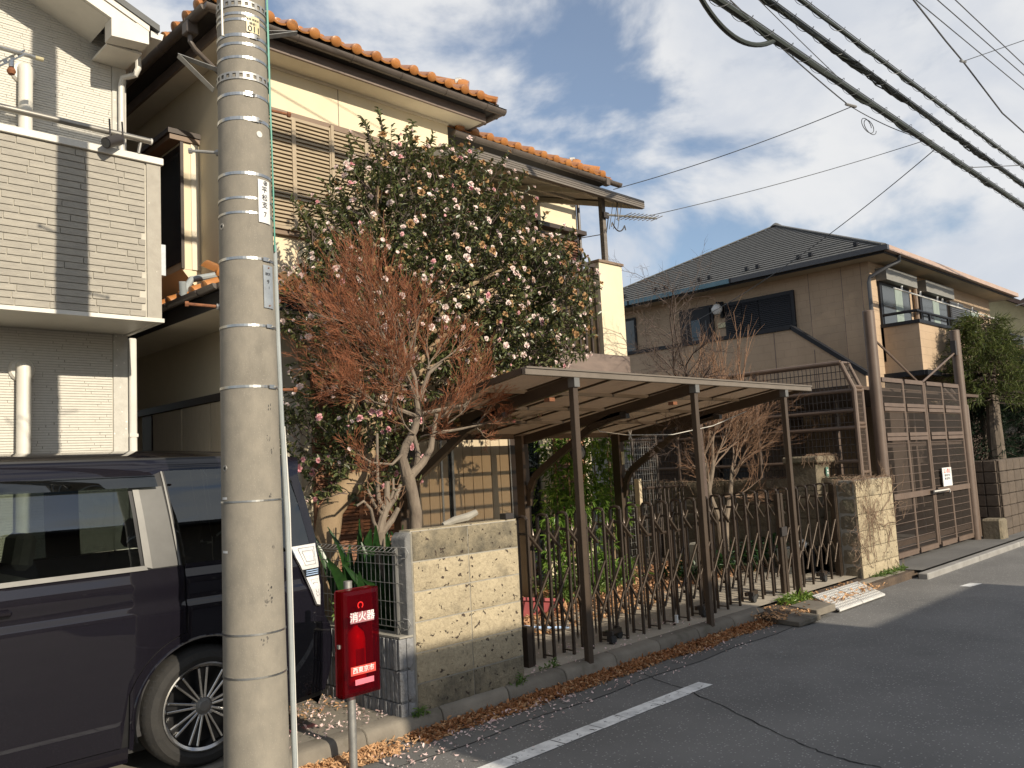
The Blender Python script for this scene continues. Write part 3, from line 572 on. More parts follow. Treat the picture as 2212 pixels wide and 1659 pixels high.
# wheels
def wheel(cx, yf, s, par):
    c = V(cx, yf, 0.110+0.325); w = s
    ty = MB().lathe([(0.232, 0.012), (0.262, 0.0), (0.295, 0.008), (0.312, 0.03), (0.322, 0.045), (0.325, 0.1), (0.322, 0.17), (0.3, 0.2), (0.24, 0.2)], (0, 0, 0), 48, 'Y', cap=False)
    ty.v = [(x+c.x, c.y+y*w, z+c.z) for x, y, z in ty.v]; T = ty.build('wheel', 'tyre', par)
    m = MB()
    for k in range(60):
        a = 2*math.pi*k/60
        m.add([(c.x+r*math.cos(a+da), c.y+y*w, c.z+r*math.sin(a+da)) for r, y, da in ((0.3145, 0.028, 0), (0.3245, 0.05, 0.02), (0.3245, 0.05, 0.045), (0.3145, 0.028, 0.025))], ((0, 1, 2, 3),))
    m.build('tread_blocks', 'black_rubber', T, kind='stuff')
    rm = MB().lathe([(0.232, 0.012), (0.236, 0.002), (0.228, 0.0), (0.214, 0.012), (0.205, 0.05), (0.20, 0.09)], (0, 0, 0), 48, 'Y', cap=False)
    rm.v = [(x+c.x, c.y+y*w, z+c.z) for x, y, z in rm.v]; rm.build('rim', 'alloy', T)
    dk = MB().lathe([(0.0, 0.085), (0.205, 0.085), (0.205, 0.1), (0, 0.1)], (0, 0, 0), 32, 'Y', cap=False); dk.v = [(x+c.x, c.y+y*w, z+c.z) for x, y, z in dk.v]; dk.build('brake_disc', 'van_black', T)
    for k in range(9):
        for e in (-1, 1):
            a0 = 2*math.pi*k/9+0.2; a = a0 + e*0.115; a2 = a0+e*0.17
            p = V(c.x+0.045*math.cos(a2), c.y+0.03*w, c.z+0.045*math.sin(a2)); q_ = V(c.x+0.208*math.cos(a), c.y+0.020*w, c.z+0.208*math.sin(a))
            MB().beam(p, q_, 0.014, 0.016, (0, 1, 0)).build('spoke', 'alloy', T, bevel=0.003)
        a0 = 2*math.pi*k/9+0.2
        MB().beam((c.x+0.05*math.cos(a0), c.y+0.045*w, c.z+0.05*math.sin(a0)), (c.x+0.205*math.cos(a0), c.y+0.035*w, c.z+0.205*math.sin(a0)), 0.024, 0.012, (0, 1, 0)).build('spoke_core', 'van_black', T)
    hb = MB().lathe([(0.0, 0.014), (0.026, 0.016), (0.03, 0.022), (0.055, 0.03), (0.06, 0.06)], (0, 0, 0), 20, 'Y', cap=False); hb.v = [(x+c.x, c.y+y*w, z+c.z) for x, y, z in hb.v]; hb.build('hub_cap', 'satin_metal', T)
    for k in range(5):
        a = 2*math.pi*k/5+0.5; p = V(c.x+0.055*math.cos(a), c.y+0.022*w, c.z+0.055*math.sin(a)); MB().tube([p, p+V(0, 0.03*w, 0)], 0.010, 6).build('wheel_nut', 'galvanised', T)
wheel(WX, YC-0.85, 1, van); wheel(-0.75, YC-0.85, 1, van); wheel(WX, YC+0.85, -1, van); wheel(-0.75, YC+0.85, -1, van)
# ---------------------------------------------------------------- tuff block wall by the gate
def tuff_mat(name, c, c2, dirt, dt):
    m, t, b = mat_base(name); v = obj_vec(t)
    cc = mix_col(t, ramp(tex_noise(t, v, 5, 10, 0.7), [(0.32, 0.0), (0.68, 1.0)], t, 'LINEAR'), c, c2)
    cc = mix_col(t, ramp(tex_noise(t, v, 38, 6, 0.75), [(0.45, 0.0), (0.75, 0.75)], t, 'LINEAR'), cc, tuple(x*0.55 for x in c2))
    cc = mix_col(t, ramp(tex_noise(t, v, 2.6, 9, 0.75), [(dt, 0.0), (dt+0.16, 0.9)], t, 'LINEAR'), cc, dirt)
    pit = ramp(tex_noise(t, v, 26, 3, 0.5), [(0.645, 0.0), (0.675, 1.0)], t, 'LINEAR')
    cc = mix_col(t, pit, cc, (0.06, 0.042, 0.03)); t.links.new(cc, b.inputs['Base Color']); b.inputs['Roughness'].default_value = 0.93
    bump(t, b, math_node('SUBTRACT', tex_noise(t, v, 45, 6, 0.65), math_node('MULTIPLY', pit, 1.5, t), t), 0.9, 0.012)
tuff_mat('tuff', (0.43, 0.36, 0.24), (0.32, 0.265, 0.175), (0.15, 0.13, 0.09), 0.55)
tuff_mat('tuff_dirty', (0.30, 0.25, 0.165), (0.20, 0.168, 0.112), (0.085, 0.075, 0.055), 0.44)
pm('mortar', (0.38, 0.355, 0.30), (0.28, 0.26, 0.22), 12, 0.92, 0.3, 60)
pm('render_grey', (0.22, 0.215, 0.205), (0.15, 0.15, 0.145), 10, 0.92, 0.7, 35, bd=0.01)
def rough_block(x0, x1, y0, y1, z0, z1, nx, nz, amp, seed, pit=0.0):
    m = MB(); rnd = random.Random(seed)
    def f(u, w):
        e = min(u, 1-u, w, 1-w); d = amp*noise.noise((u*nx*0.55+seed*3.1, w*nz*0.55, seed*1.7)) + 0.5*amp*noise.noise((u*nx*1.3, w*nz*1.3, seed*9.1))
        if e <= 0: d = 0.008
        return (lerp(x0, x1, u), y0 + max(-0.006, d), lerp(z0, z1, w))
    m.grid(f, nx, nz); k = len(m.v)
    a, b_, c, d = (0, nz, (nx+1)*(nz+1)-1, nx*(nz+1))
    bk = [(m.v[i][0], y1, m.v[i][2]) for i in (a, b_, c, d)]
    m.add([m.v[a], m.v[b_], m.v[c], m.v[d]]+bk, ((0, 1, 5, 4), (1, 2, 6, 5), (2, 3, 7, 6), (3, 0, 4, 7), (4, 5, 6, 7)))
    return m
bw = thing('block_wall', 'short tan volcanic stone block wall left of the folding gate', 'block wall', (3.9, 4.5, 0.1))
X0, X1, ZB = 3.435, 4.41, 0.095
bx(X0-0.012, X1+0.012, 4.462, 4.60, ZB, 1.268).build('mortar_core', 'mortar', bw, bevel=0.012)
xs = [X0, 3.925, X1]; sd_ = 0
for r in range(6):
    for c in range(2):
        sd_ += 1; z0 = ZB + 0.002 + r*0.1945
        rough_block(xs[c]+0.004, xs[c+1]-0.004, 4.45, 4.47, z0+0.005, z0+0.1895+(0.004 if r == 5 else 0), 12, 6, 0.006, sd_).build('stone_block', 'tuff_dirty' if r in (0, 5) else 'tuff', bw)
MB().prism([(3.375, 0.10), (3.422, 0.10), (3.422, 1.262), (3.405, 1.262), (3.375, 1.225)], lambda u, w, a: (u, a, w), 4.452, 4.61).build('rendered_edge', 'render_grey', bw, bevel=0.006)
MB().box(X0, X1+0.01, 4.475, 4.595, 1.268, 1.2735).build('mossy_cap', 'tuff', bw)
lg = thing('dead_branch', 'weathered grey broken branch stub lying on the tan block wall top', 'branch', (3.98, 4.56, 1.28))
MB().tube([(3.84, 4.62, 1.275), (3.93, 4.60, 1.30), (4.02, 4.57, 1.315), (4.10, 4.55, 1.345)], [0.018, 0.027, 0.03, 0.022], 8).build('branch_stub', 'bark_grey' if 'bark_grey' in MATS else 'mortar', lg)
ic = thing('intercom', 'small dark box on top of the block wall end', 'intercom', (4.37, 4.53, 1.27)); bx(4.335, 4.415, 4.49, 4.56, 1.274, 1.318).build('housing', 'dark_metal', ic, bevel=0.004)
# ---------------------------------------------------------------- ribbed grey block wall running back from the street, mesh fence on it
pm('ribbed_grey', (0.30, 0.30, 0.30), (0.20, 0.20, 0.205), 14, 0.9, 0.9, 45, bd=0.012, var=0.08)
rw = thing('ribbed_wall', 'low grey ribbed concrete block wall beside the van rear', 'block wall', (3.36, 5.8, 0.1))
bx(3.315, 3.405, 4.47, 8.2, 0.05, 0.60).build('wall_core', 'ribbed_grey', rw)
def ribbed(seed, n=9, ln=0.388, h=0.19):
    m = MB(); rnd = random.Random(seed); p = []
    for i in range(n):
        a = i/n; w = 1/n; d = 0.022*rnd.uniform(0.75, 1.1)
        p += [(a+0.02*w, 0.0), (a+0.16*w, d), (a+0.80*w, d*rnd.uniform(0.8, 1.05)), (a+0.94*w, 0.0)]
    zs = [0, 0.05, 0.1, 0.15, h]
    vs = [(-q[1]*rnd.uniform(0.8, 1.15) if 0 < k < 4 or True else 0, q[0]*ln, zz) for q in p for k, zz in enumerate(zs)]
    m.add(vs, [(i*5+j, (i+1)*5+j, (i+1)*5+j+1, i*5+j+1) for i in range(len(p)-1) for j in range(4)])
    k = len(p)
    for j in (0, 4): m.add([vs[i*5+j] for i in range(k)] + [(0.002, ln, zs[j]), (0.002, 0, zs[j])], [tuple(range(k+2))])
    return m.mesh('ribbed_block', 'ribbed_grey', smooth=False)
rb = [ribbed(s) for s in range(4)]
for r in range(3):
    y = 4.476 - (0.2 if r % 2 else 0); z = 0.005+r*0.2
    while y < 8.0:
        if y < 4.47:
            me = [ribbed(11+r, 4, 0.188)][0]; place(me, 'ribbed_block', rw, (3.316, 4.476, z)); y += 0.4; continue
        place(rb[random.randrange(4)], 'ribbed_block', rw, (3.316, y, z)); y += 0.4
for r in range(3):   # end faces towards the street, split-faced
    for c, (x0, x1) in enumerate(((3.297, 3.352), (3.358, 3.412))):
        rough_block(x0, x1, 4.446, 4.468, 0.012+r*0.2, 0.195+r*0.2, 4, 8, 0.012, 40+r*3+c).build('end_block', 'ribbed_grey', rw)
bx(3.30, 3.41, 4.45, 8.2, 0.60, 0.612).build('cap', 'mortar', rw)
mf = thing('mesh_fence', 'grey wire mesh fence standing on the ribbed block wall', 'mesh fence', (3.37, 5.8, 0.61))
for y in (4.555, 6.5, 8.1):
    bx(3.352, 3.392, y-0.02, y+0.02, 0.60, 1.172).build('post', 'galvanised' if y > 5 else 'satin_metal', mf, bevel=0.004)
y = 4.50
while y < 8.1:
    MB().tube([(3.345, y, 0.66), (3.345, y, 1.12), (3.30, y, 1.145), (3.345, y, 1.17)], 0.0022, 4, False).build('wire', 'galvanised', mf); y += 0.05
for z, x in ((0.66, 3.345), (0.70, 3.345), (0.82, 3.345), (0.94, 3.345), (1.06, 3.345), (1.12, 3.345), (1.145, 3.30), (1.17, 3.345)): MB().tube([(x, 4.46, z), (x, 8.1, z)], 0.003, 4).build('wire', 'galvanised', mf)
for z0, z1 in ((1.10, 1.175), (0.65, 0.72)): MB().tube([(3.345, 4.46, z0), (3.36, 4.43, z0+0.005), (3.37, 4.415, (z0+z1)/2), (3.36, 4.43, z1-0.005), (3.345, 4.46, z1)], 0.004, 6).build('end_loop', 'galvanised', mf)
MB().tube([(3.385, 4.46, 0.66), (3.385, 4.46, 1.17)], 0.003, 4).build('wire', 'galvanised', mf)
# ---------------------------------------------------------------- carport
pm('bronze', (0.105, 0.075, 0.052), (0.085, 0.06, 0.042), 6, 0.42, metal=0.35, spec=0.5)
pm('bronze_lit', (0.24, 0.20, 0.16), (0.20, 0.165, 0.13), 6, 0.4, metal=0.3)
m, t, b = mat_base('smoke_sheet'); v = obj_vec(t, rnd=False); t.nodes.remove(b)
tl_ = t.nodes.new('ShaderNodeBsdfTranslucent'); tl_.inputs[0].default_value = (0.36, 0.27, 0.19, 1)
dfs = t.nodes.new('ShaderNodeBsdfPrincipled'); dfs.inputs['Roughness'].default_value = 0.35
t.links.new(mix_col(t, ramp(tex_noise(t, v, 3.0, 8, 0.7), [(0.4, 0.0), (0.7, 1.0)], t), (0.36, 0.30, 0.235), (0.23, 0.18, 0.135)), dfs.inputs['Base Color'])
tp = t.nodes.new('ShaderNodeBsdfTransparent'); tp.inputs[0].default_value = (0.72, 0.58, 0.44, 1)
m1 = t.nodes.new('ShaderNodeMixShader'); m1.inputs[0].default_value = 0.45; t.links.new(dfs.outputs[0], m1.inputs[1]); t.links.new(tl_.outputs[0], m1.inputs[2])
m2 = t.nodes.new('ShaderNodeMixShader'); m2.inputs[0].default_value = 0.34; t.links.new(m1.outputs[0], m2.inputs[1]); t.links.new(tp.outputs[0], m2.inputs[2]); t.links.new(m2.outputs[0], t.nodes['Material Output'].inputs[0])
cp = thing('carport', 'dark bronze carport with a corrugated brown roof behind the folding gate', 'carport', (6.9, 5.6, 0.12))
YF, YB, ZF, ZBk = 4.44, 6.90, 2.385, 2.03
rz = lambda y: lerp(ZF, ZBk, (y-YF)/(YB-YF))
CX = (5.11, 6.85, 8.61)
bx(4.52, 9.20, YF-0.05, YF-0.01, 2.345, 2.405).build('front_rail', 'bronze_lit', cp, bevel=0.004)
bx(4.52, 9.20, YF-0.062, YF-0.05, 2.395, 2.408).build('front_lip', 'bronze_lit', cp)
bx(4.52, 9.20, YB, YB+0.06, ZBk-0.05, ZBk+0.03).build('rear_gutter', 'bronze', cp)
for x in (4.54, 9.18): MB().beam((x, YF, rz(YF)-0.005), (x, YB, rz(YB)-0.005), 0.03, 0.05).build('side_rail', 'bronze', cp)
for k in range(8):   # corrugated sheets
    x0 = 4.555 + k*0.577
    MB().grid(lambda u, w: (x0+0.572*u, lerp(YF, YB, w), lerp(ZF, ZBk, w)+0.012+0.007*math.cos(u*18*2*math.pi)), 108, 1).build('roof_sheet', 'smoke_sheet', cp, recalc=False)
    if k: MB().beam((x0-0.003, YF, rz(YF)-0.008), (x0-0.003, YB, rz(YB)-0.008), 0.022, 0.016).build('rafter', 'bronze', cp)
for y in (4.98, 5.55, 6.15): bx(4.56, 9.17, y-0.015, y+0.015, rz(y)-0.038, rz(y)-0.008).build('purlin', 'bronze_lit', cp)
for i, x in enumerate(CX):
    MB().beam((x, YF+0.02, rz(YF)-0.075), (x, YB-0.10, rz(YB)-0.085), 0.05, 0.10).build('beam', 'bronze', cp, bevel=0.006)
    bx(x-0.032, x+0.032, YF-0.045, YF+0.025, 2.27, 2.345).build('beam_cap', 'satin_metal', cp)
    bx(x-0.028, x+0.028, YF-0.028, YF+0.028, 0.08, 2.29).build('front_post', 'bronze', cp, bevel=0.005)
    bx(x-0.05, x+0.05, YB-0.18, YB-0.05, 0.08, rz(YB)-0.02).build('rear_post', 'bronze', cp, bevel=0.008)
    # knee brace bent from post to beam
    pts = [(x, 6.71, 1.22), (x, 6.68, 1.40), (x, 6.60, 1.53), (x, 6.45, 1.63), (x, 5.75, 2.02), (x, 5.45, rz(5.45)-0.13), (x, 5.30, rz(5.3)-0.13)]
    mm = MB()
    for a, c in zip(pts, pts[1:]): mm.beam(a, c, 0.05, 0.075)
    mm.build('brace', 'bronze', cp)
    bx(x-0.03, x+0.03, 5.24, 5.32, rz(5.3)-0.17, rz(5.3)-0.10).build('brace_cap', 'dark_metal', cp)
bx(8.585, 8.64, 6.705, 6.715, 1.62, 1.78).build('label_plate', 'plate_cream', cp)
for x in (5.03, 6.77): bx(x-0.035, x+0.03, 4.60, 4.66, 2.17, 2.20).build('gutter_block', 'rust', cp)
cl = tagged(MB().tube([(6.85, 5.75, 2.12), (6.83, 5.6, 1.98), (7.1, 5.45, 1.93), (7.7, 5.3, 1.92), (8.2, 5.1, 2.0), (8.6, 4.9, 2.15)], 0.005, 6).build('clothes_line', 'white_plastic'), 'thin white clothes line slung under the carport roof', 'clothes line')
pgm = MB()
for a in range(0, 360, 60): pgm.beam((7.13, 5.44, 1.93), (7.13+0.05*math.cos(RAD(a)), 5.44, 1.93+0.055*math.sin(RAD(a))), 0.014, 0.006)
tagged(pgm.build('clothes_peg', 'white_plastic'), 'white star of pegs clipped on the clothes line', 'clothes peg')
ln = thing('hanging_lamp', 'round dark work lamp hanging under the carport by bamboo', 'lamp', (7.4, 6.4, 1.75))
MB().tube([(7.4, 6.4, 2.10), (7.4, 6.4, 1.86)], 0.004, 6).build('cord', 'dark_metal', ln)
lm = MB().lathe([(0.03, 0.1), (0.08, 0.06), (0.085, -0.03), (0.07, -0.035)], (0, 0, 0), 20, 'Y', cap=False); lm.v = [(7.4+x+0.2*(-y), 6.4+y, 1.79+z) for x, y, z in lm.v]; lm.build('lamp_body', 'dark_metal', ln)
ll = MB().lathe([(0.0, -0.03), (0.068, -0.03)], (0, 0, 0), 20, 'Y', cap=False); ll.v = [(7.4+x+0.2*(-y), 6.4+y, 1.79+z) for x, y, z in ll.v]; ll.build('lamp_glass', 'satin_metal', ln)
# ---------------------------------------------------------------- folding gate
pm('gate_brown', (0.075, 0.056, 0.043), (0.055, 0.042, 0.033), 8, 0.36, metal=0.45)
pm('gate_bar', (0.082, 0.06, 0.043), (0.06, 0.045, 0.033), 8, 0.38, metal=0.5)
gt = thing('folding_gate', 'brown accordion folding gate across the drive under the carport', 'folding gate', (7.6, 4.75, 0.1))
def hoop():
    m = MB()
    for y in (-0.055, 0.055): m.box(-0.010, 0.010, y-0.011, y+0.011, 0.0, 1.12)
    pts = [(0, 0.055*c, 1.12+0.028*s) for c, s in ((-1, 0), (-0.8, 0.7), (0, 1.0), (0.8, 0.7), (1, 0))]
    m.tube(pts, 0.0125, 6)
    m.box(-0.006, 0.006, -0.045, 0.045, 0.025, 0.035); m.box(-0.008, 0.008, -0.045, 0.045, 1.0, 1.02)
    for z in (1.0, 0.68, 0.62, 0.36): m.tube([(0, -0.068, z), (0, -0.072, z)], 0.006, 6)
    return m.mesh('frame_hoop', 'gate_brown')
def spear():
    m = MB().tube([(0, 0, 0.10), (0, 0, 0.14), (0, 0, 0.95)], [0.003, 0.009, 0.009], 6)
    m.lathe([(0.004, 0.95), (0.011, 0.955), (0.011, 0.965), (0.004, 0.97), (0.012, 0.99), (0.006, 1.01), (0.0, 1.045)], (0, 0, 0), 8); return m.mesh('spear_bar', 'gate_brown')
hm, sm = hoop(), spear()
def bar(p, q): return MB().beam(p, q, 0.016, 0.022, (0, 1, 0)).mesh('lattice_bar', 'gate_bar', bevel=0.003)
D = 0.2355
wbar = lambda p, q: MB().beam(p, q, 0.018, 0.032, (0, 1, 0)).mesh('lattice_bar', 'gate_bar', bevel=0.003)
bars = [wbar((0, -0.045, 1.02), (D*0.66, -0.045, 0.86)), wbar((D*0.98, 0.03, 1.03), (D*0.48, 0.03, 0.87)),
        bar((D*0.12, -0.05, 0.40), (D*0.98, -0.05, 0.70)), bar((D*0.02, 0.03, 0.66), (D*0.5, 0.03, 0.46)), bar((D*0.40, -0.03, 0.475), (D*1.02, -0.03, 0.26)), bar((D*1.0, -0.05, 0.42), (D*0.5, -0.05, 0.19)), bar((D*0.0, 0.0, 0.30), (D*0.52, 0.0, 0.19))]
x = 4.76; i = 0; gxs = []
while x < 10.2: gxs.append(x); x += D if x < 9.3 else D*1.02
for i, x in enumerate(gxs):
    zz = 0.115
    place(hm, 'frame_hoop', gt, (x, 4.755, zz))
    if i < len(gxs)-1 and not (9.2 < x < 9.45 and False):
        place(sm, 'spear_bar', gt, (x+D/2, 4.755, zz))
        for bm_ in (bars[0], bars[1], bars[2], bars[4], bars[5]): place(bm_, 'lattice_bar', gt, (x, 4.755, zz))
bx(4.69, 4.745, 4.69, 4.80, 0.10, 0.42).build('end_channel', 'gate_brown', gt); bx(4.50, 4.53, 4.70, 4.73, 0.10, 1.24).build('end_post', 'gate_brown', gt); bx(4.545, 4.56, 4.70, 4.73, 0.12, 1.22).build('end_post', 'satin_metal', gt)
bx(10.235, 10.28, 4.70, 4.78, 0.10, 1.25).build('end_post', 'gate_bar', gt)
lkx = gxs[17]
for dx in (-0.035, 0.035): bx(lkx+dx-0.024, lkx+dx+0.024, 4.66, 4.71, 0.12, 1.21).build('meeting_stile', 'gate_bar', gt, bevel=0.004)
bx(lkx-0.06, lkx+0.06, 4.635, 4.66, 0.74, 0.84).build('lock', 'dark_metal', gt, bevel=0.004)
def caster(x):
    bx(x-0.02, x+D*0.9, 4.74, 4.77, 0.175, 0.215).build('caster_arm', 'gate_brown', gt)
    for k, (xx, yy) in enumerate(((x, 4.70), (x+D*0.9, 4.80))):
        bx(xx-0.012, xx+0.012, yy-0.03, yy+0.03, 0.13, 0.22).build('fork', 'dark_metal', gt); c = MB().lathe([(0.018, -0.014), (0.034, -0.012), (0.036, 0.0), (0.034, 0.012), (0.018, 0.014)], (0, 0, 0), 16, 'Y'); c.v = [(a+xx, b_+yy-0.03, z+0.15) for a, b_, z in c.v]; c.build('caster_wheel', 'black_rubber', gt)
for i in (4, 10, 14, 21): caster(gxs[i])
bx(gxs[8]-0.01, gxs[8]+0.012, 4.66, 4.684, 0.14, 0.21).build('sticker', 'white_paint', gt)
# ---------------------------------------------------------------- left house
pm('siding_cream', (0.70, 0.67, 0.595), (0.61, 0.585, 0.52), 20, 0.8, 0.15, 90, var=0.03, lo=0.3, hi=0.8)
pm('siding_base', (0.50, 0.465, 0.39), r=0.85)
pm('brick_grey', (0.40, 0.37, 0.31), (0.33, 0.305, 0.26), 12, 0.8, 0.4, 60, var=0.05, stretch=(0.6, 1, 2))
pm('grout', (0.60, 0.565, 0.48), r=0.85)
pm('trim_white', (0.74, 0.71, 0.63), (0.66, 0.63, 0.56), 4, 0.5, var=0.0)
pm('corner_trim', (0.62, 0.60, 0.54), (0.52, 0.50, 0.45), 12, 0.8, 0.3, 30, speck=((0.78, 0.76, 0.70), 26, 0.15))
pm('corner_trim_grey', (0.42, 0.39, 0.33), (0.36, 0.33, 0.28), 12, 0.8, 0.3, 30, speck=((0.72, 0.68, 0.58), 30, 0.17))
pm('roof_dark', (0.10, 0.105, 0.105), (0.07, 0.075, 0.075), 4, 0.6)
pm('rail_grey', (0.36, 0.34, 0.30), r=0.35, metal=0.6)
lh = thing('cream_house', 'cream sided house with a grey brick balcony behind the minivan', 'house', (0.5, 9.0, 0.1))
LX, LY = 2.86, 7.80
bx(-3.5, LX-0.012, LY, 14, 0.0, 6.4).build('wall', 'siding_base', lh)
rnd = random.Random(3)
m = MB(); z = 1.0
while z < 6.9:
    x = 0.2 - rnd.uniform(0, 0.4); xe = min(LX-0.13, 2.86 - max(0, (z-5.75))/0.42)
    while x < xe:
        w = rnd.uniform(0.18, 0.62); x2 = min(x+w, xe)
        if x2-x > 0.02: d = rnd.uniform(0.006, 0.010); m.box(x, x2-0.004, LY-d, LY+0.002, z, z+0.0185)
        x = x2
    z += 0.0225
m.build('siding', 'siding_cream', lh, kind='stuff', smooth=False, recalc=False)
bx(LX-0.125, LX, LY-0.014, LY+0.1, 0.0, 5.75).build('corner_trim', 'corner_trim', lh, bevel=0.003)
# balcony
BY, BX = 7.0, 2.85; bz0, bz1 = 3.05, 4.44
bal = bx(-3.5, BX-0.01, BY+0.012, LY-0.02, bz0, bz1-0.06).build('balcony', 'grout', lh)
rows = 24; rh = (bz1-0.06-bz0-0.012)/rows
meshes = {}
for r in range(rows):
    x = 0.3 - rnd.uniform(0, 0.4); z = bz0+0.008+r*rh
    while x < BX-0.13:
        w = rnd.choice((0.24, 0.30, 0.36, 0.30, 0.42)); x2 = min(x+w, BX-0.125); key = round(x2-x, 3)
        if x2-x > 0.05:
            if key not in meshes: meshes[key] = bx(0, key-0.006, 0, 0.014, 0, rh-0.006).mesh('brick', 'brick_grey', bevel=0.0015)
            place(meshes[key], 'brick', bal, (x, BY+rnd.uniform(-0.001, 0.001), z))
        x = x2
bx(BX-0.118, BX, BY-0.004, BY+0.15, bz0, bz1-0.06).build('balcony_corner', 'corner_trim_grey', lh)
bx(-3.5, BX+0.02, BY-0.025, BY+0.18, bz1-0.06, bz1).build('balcony_cap', 'trim_white', lh, bevel=0.004)
bx(BX-0.15, BX+0.02, BY+0.19, LY-0.02, bz1-0.06, bz1).build('balcony_cap', 'trim_white', lh)
bx(-3.5, BX+0.015, BY-0.018, BY+0.03, bz0-0.035, bz0-0.002).build('balcony_edge', 'trim_white', lh)
bx(-3.5, BX, BY+0.035, LY-0.02, bz0-0.022, bz0-0.006).build('balcony_soffit', 'trim_white', lh)
bx(BX-0.02, BX+0.014, BY+0.031, LY-0.02, bz0-0.035, bz0-0.002).build('balcony_edge', 'trim_white', lh)
# rail over the balcony
MB().tube([(-3.5, 6.96, 4.56), (2.75, 6.96, 4.56)], 0.026, 12).build('hand_rail', 'rail_grey', lh); MB().tube([(2.66, 6.98, 4.44), (2.68, 6.97, 4.56)], 0.014, 8).build('rail_bracket', 'satin_metal', lh)
MB().tube([(2.75, 6.96, 4.56), (2.765, 6.96, 4.56)], 0.028, 12).build('rail_end', 'white_plastic', lh)
sl_ = thing('clip_lamp', 'black clip-on spotlight fixed to the balcony rail', 'spotlight', (2.42, 6.93, 4.5))
MB().tube([(2.36, 6.86, 4.42), (2.48, 6.93, 4.50)], [0.045, 0.048], 16).build('lamp_head', 'dark_metal', sl_); MB().tube([(2.36, 6.86, 4.42), (2.355, 6.857, 4.417)], 0.036, 16).build('lens', 'glass_dark', sl_)
for dx in (0, 0.1): MB().tube([(2.42+dx, 6.93, 4.47), (2.41+dx, 6.93, 4.66)], 0.007, 6).build('clamp', 'dark_metal', sl_)
# vent pipes on the wall
for z0, z1 in ((4.44, 5.28), (0.8, 2.70)):
    vpo = MB().tube([(2.0, LY-0.09, z0), (2.0, LY-0.09, z1-0.06), (2.0, LY-0.085, z1-0.02), (2.0, LY-0.05, z1)], 0.055, 16).build('vent_pipe', 'trim_white', lh)
    c = MB().lathe([(0.0, -0.045), (0.085, -0.04), (0.10, -0.02), (0.10, 0.0)], (0, 0, 0), 24, 'Y', cap=False); c.v = [(x+2.0, y+LY-0.005, zz+z1-0.03) for x, y, zz in c.v]; c.build('vent_cowl', 'trim_white', vpo)
# gable roof edge
sl = -0.42
def rk(x): return 5.80 + sl*(x-2.75)
def slab(x0, x1, y0, y1, z0, z1, name, mat, par=lh, **k):
    return MB().add([(x, y, rk(x)+z) for x in (x0, x1) for y in (y0, y1) for z in (z0, z1)], ((0, 1, 3, 2), (4, 6, 7, 5), (0, 4, 5, 1), (2, 3, 7, 6), (0, 2, 6, 4), (1, 5, 7, 3))).build(name, mat, par, **k)
slab(-0.5, 2.95, 7.22, 14, 0.0, 0.06, 'roof', 'roof_dark')
slab(-0.5, 2.86, 7.25, 7.285, -0.17, -0.004, 'rake_board', 'trim_white'); slab(-0.5, 2.865, 7.235, 7.25, -0.055, -0.002, 'rake_trim', 'trim_white')
slab(-0.5, 2.55, 7.29, LY, -0.17, -0.15, 'rake_soffit', 'trim_white')
MB().prism([(2.54, 5.55), (2.54, 5.72), (2.86, 5.585+0.16), (2.86, 5.575)], lambda u, w, a: (u, a, w), 7.24, 7.40).build('eave_return', 'trim_white', lh)
bx(2.56, 2.86, 7.41, 14, 5.545, 5.565).build('eave_soffit', 'trim_white', lh)
MB().prism([(-0.5, 6.0), (2.86, 5.6), (2.86, 5.75), (-0.5, 7.15)], lambda u, w, a: (u, a, w), LY+0.001, LY+0.1).build('gable_wall', 'siding_base', lh)
MB().prism([(2.885, 5.66), (2.985, 5.66), (3.0, 5.72), (2.885, 5.72)], lambda u, w, a: (u, a, w), 7.26, 14).build('gutter', 'white_plastic', lh)
MB().tube([(2.90, 7.60, 5.66), (2.90, 7.60, 5.50), (2.88, 7.62, 5.44), (2.84, 7.66, 5.43), (2.80, 7.70, 5.42), (2.80, 7.74, 5.36), (2.80, 7.74, 4.5)], 0.028, 10).build('downpipe', 'white_plastic', lh)
bx(2.865, 2.93, 7.755, 7.82, 0.1, 3.0).build('downpipe', 'white_plastic', lh, bevel=0.01); bx(2.86, 2.935, 7.75, 7.825, 2.1, 2.13).build('pipe_clip', 'white_plastic', lh)
bx(2.87, 2.93, 7.10, 7.22, 3.45, 3.72).build('meter_box', 'plate_metal', lh); bx(0.98, 1.02, LY-0.06, LY, 2.0, 2.9).build('window_frame', 'trim_white', lh)
# drying-pole arm
ar = thing('laundry_bracket', 'perforated metal arm holding a laundry pole on the cream house wall', 'laundry bracket', (1.65, 7.5, 5.1))
m = MB(); a, c = V(1.56, 7.42, 4.96), V(1.86, 7.20, 5.16)
for k in range(7):
    p = a.lerp(c, k/7); q_ = a.lerp(c, (k+0.55)/7); m.beam(p, q_, 0.008, 0.045)
for e in (-0.018, 0.018): m.beam(a+V(0, 0, e), c+V(0, 0, e), 0.009, 0.010)
m.build('arm', 'steel', ar); MB().beam((1.56, 7.42, 4.86), (1.56, 7.42, 5.0), 0.02, 0.03).build('mount', 'steel', ar)
lp = tagged(MB().tube([(-2.0, 7.22, 5.17), (1.94, 7.22, 5.15)], 0.016, 10).build('laundry_pole', 'steel'), 'shiny steel laundry pole across the upper cream wall', 'laundry pole')
MB().tube([(1.94, 7.22, 5.15), (2.0, 7.22, 5.15)], 0.017, 10).build('pole_cap', 'plate_cream', lp)
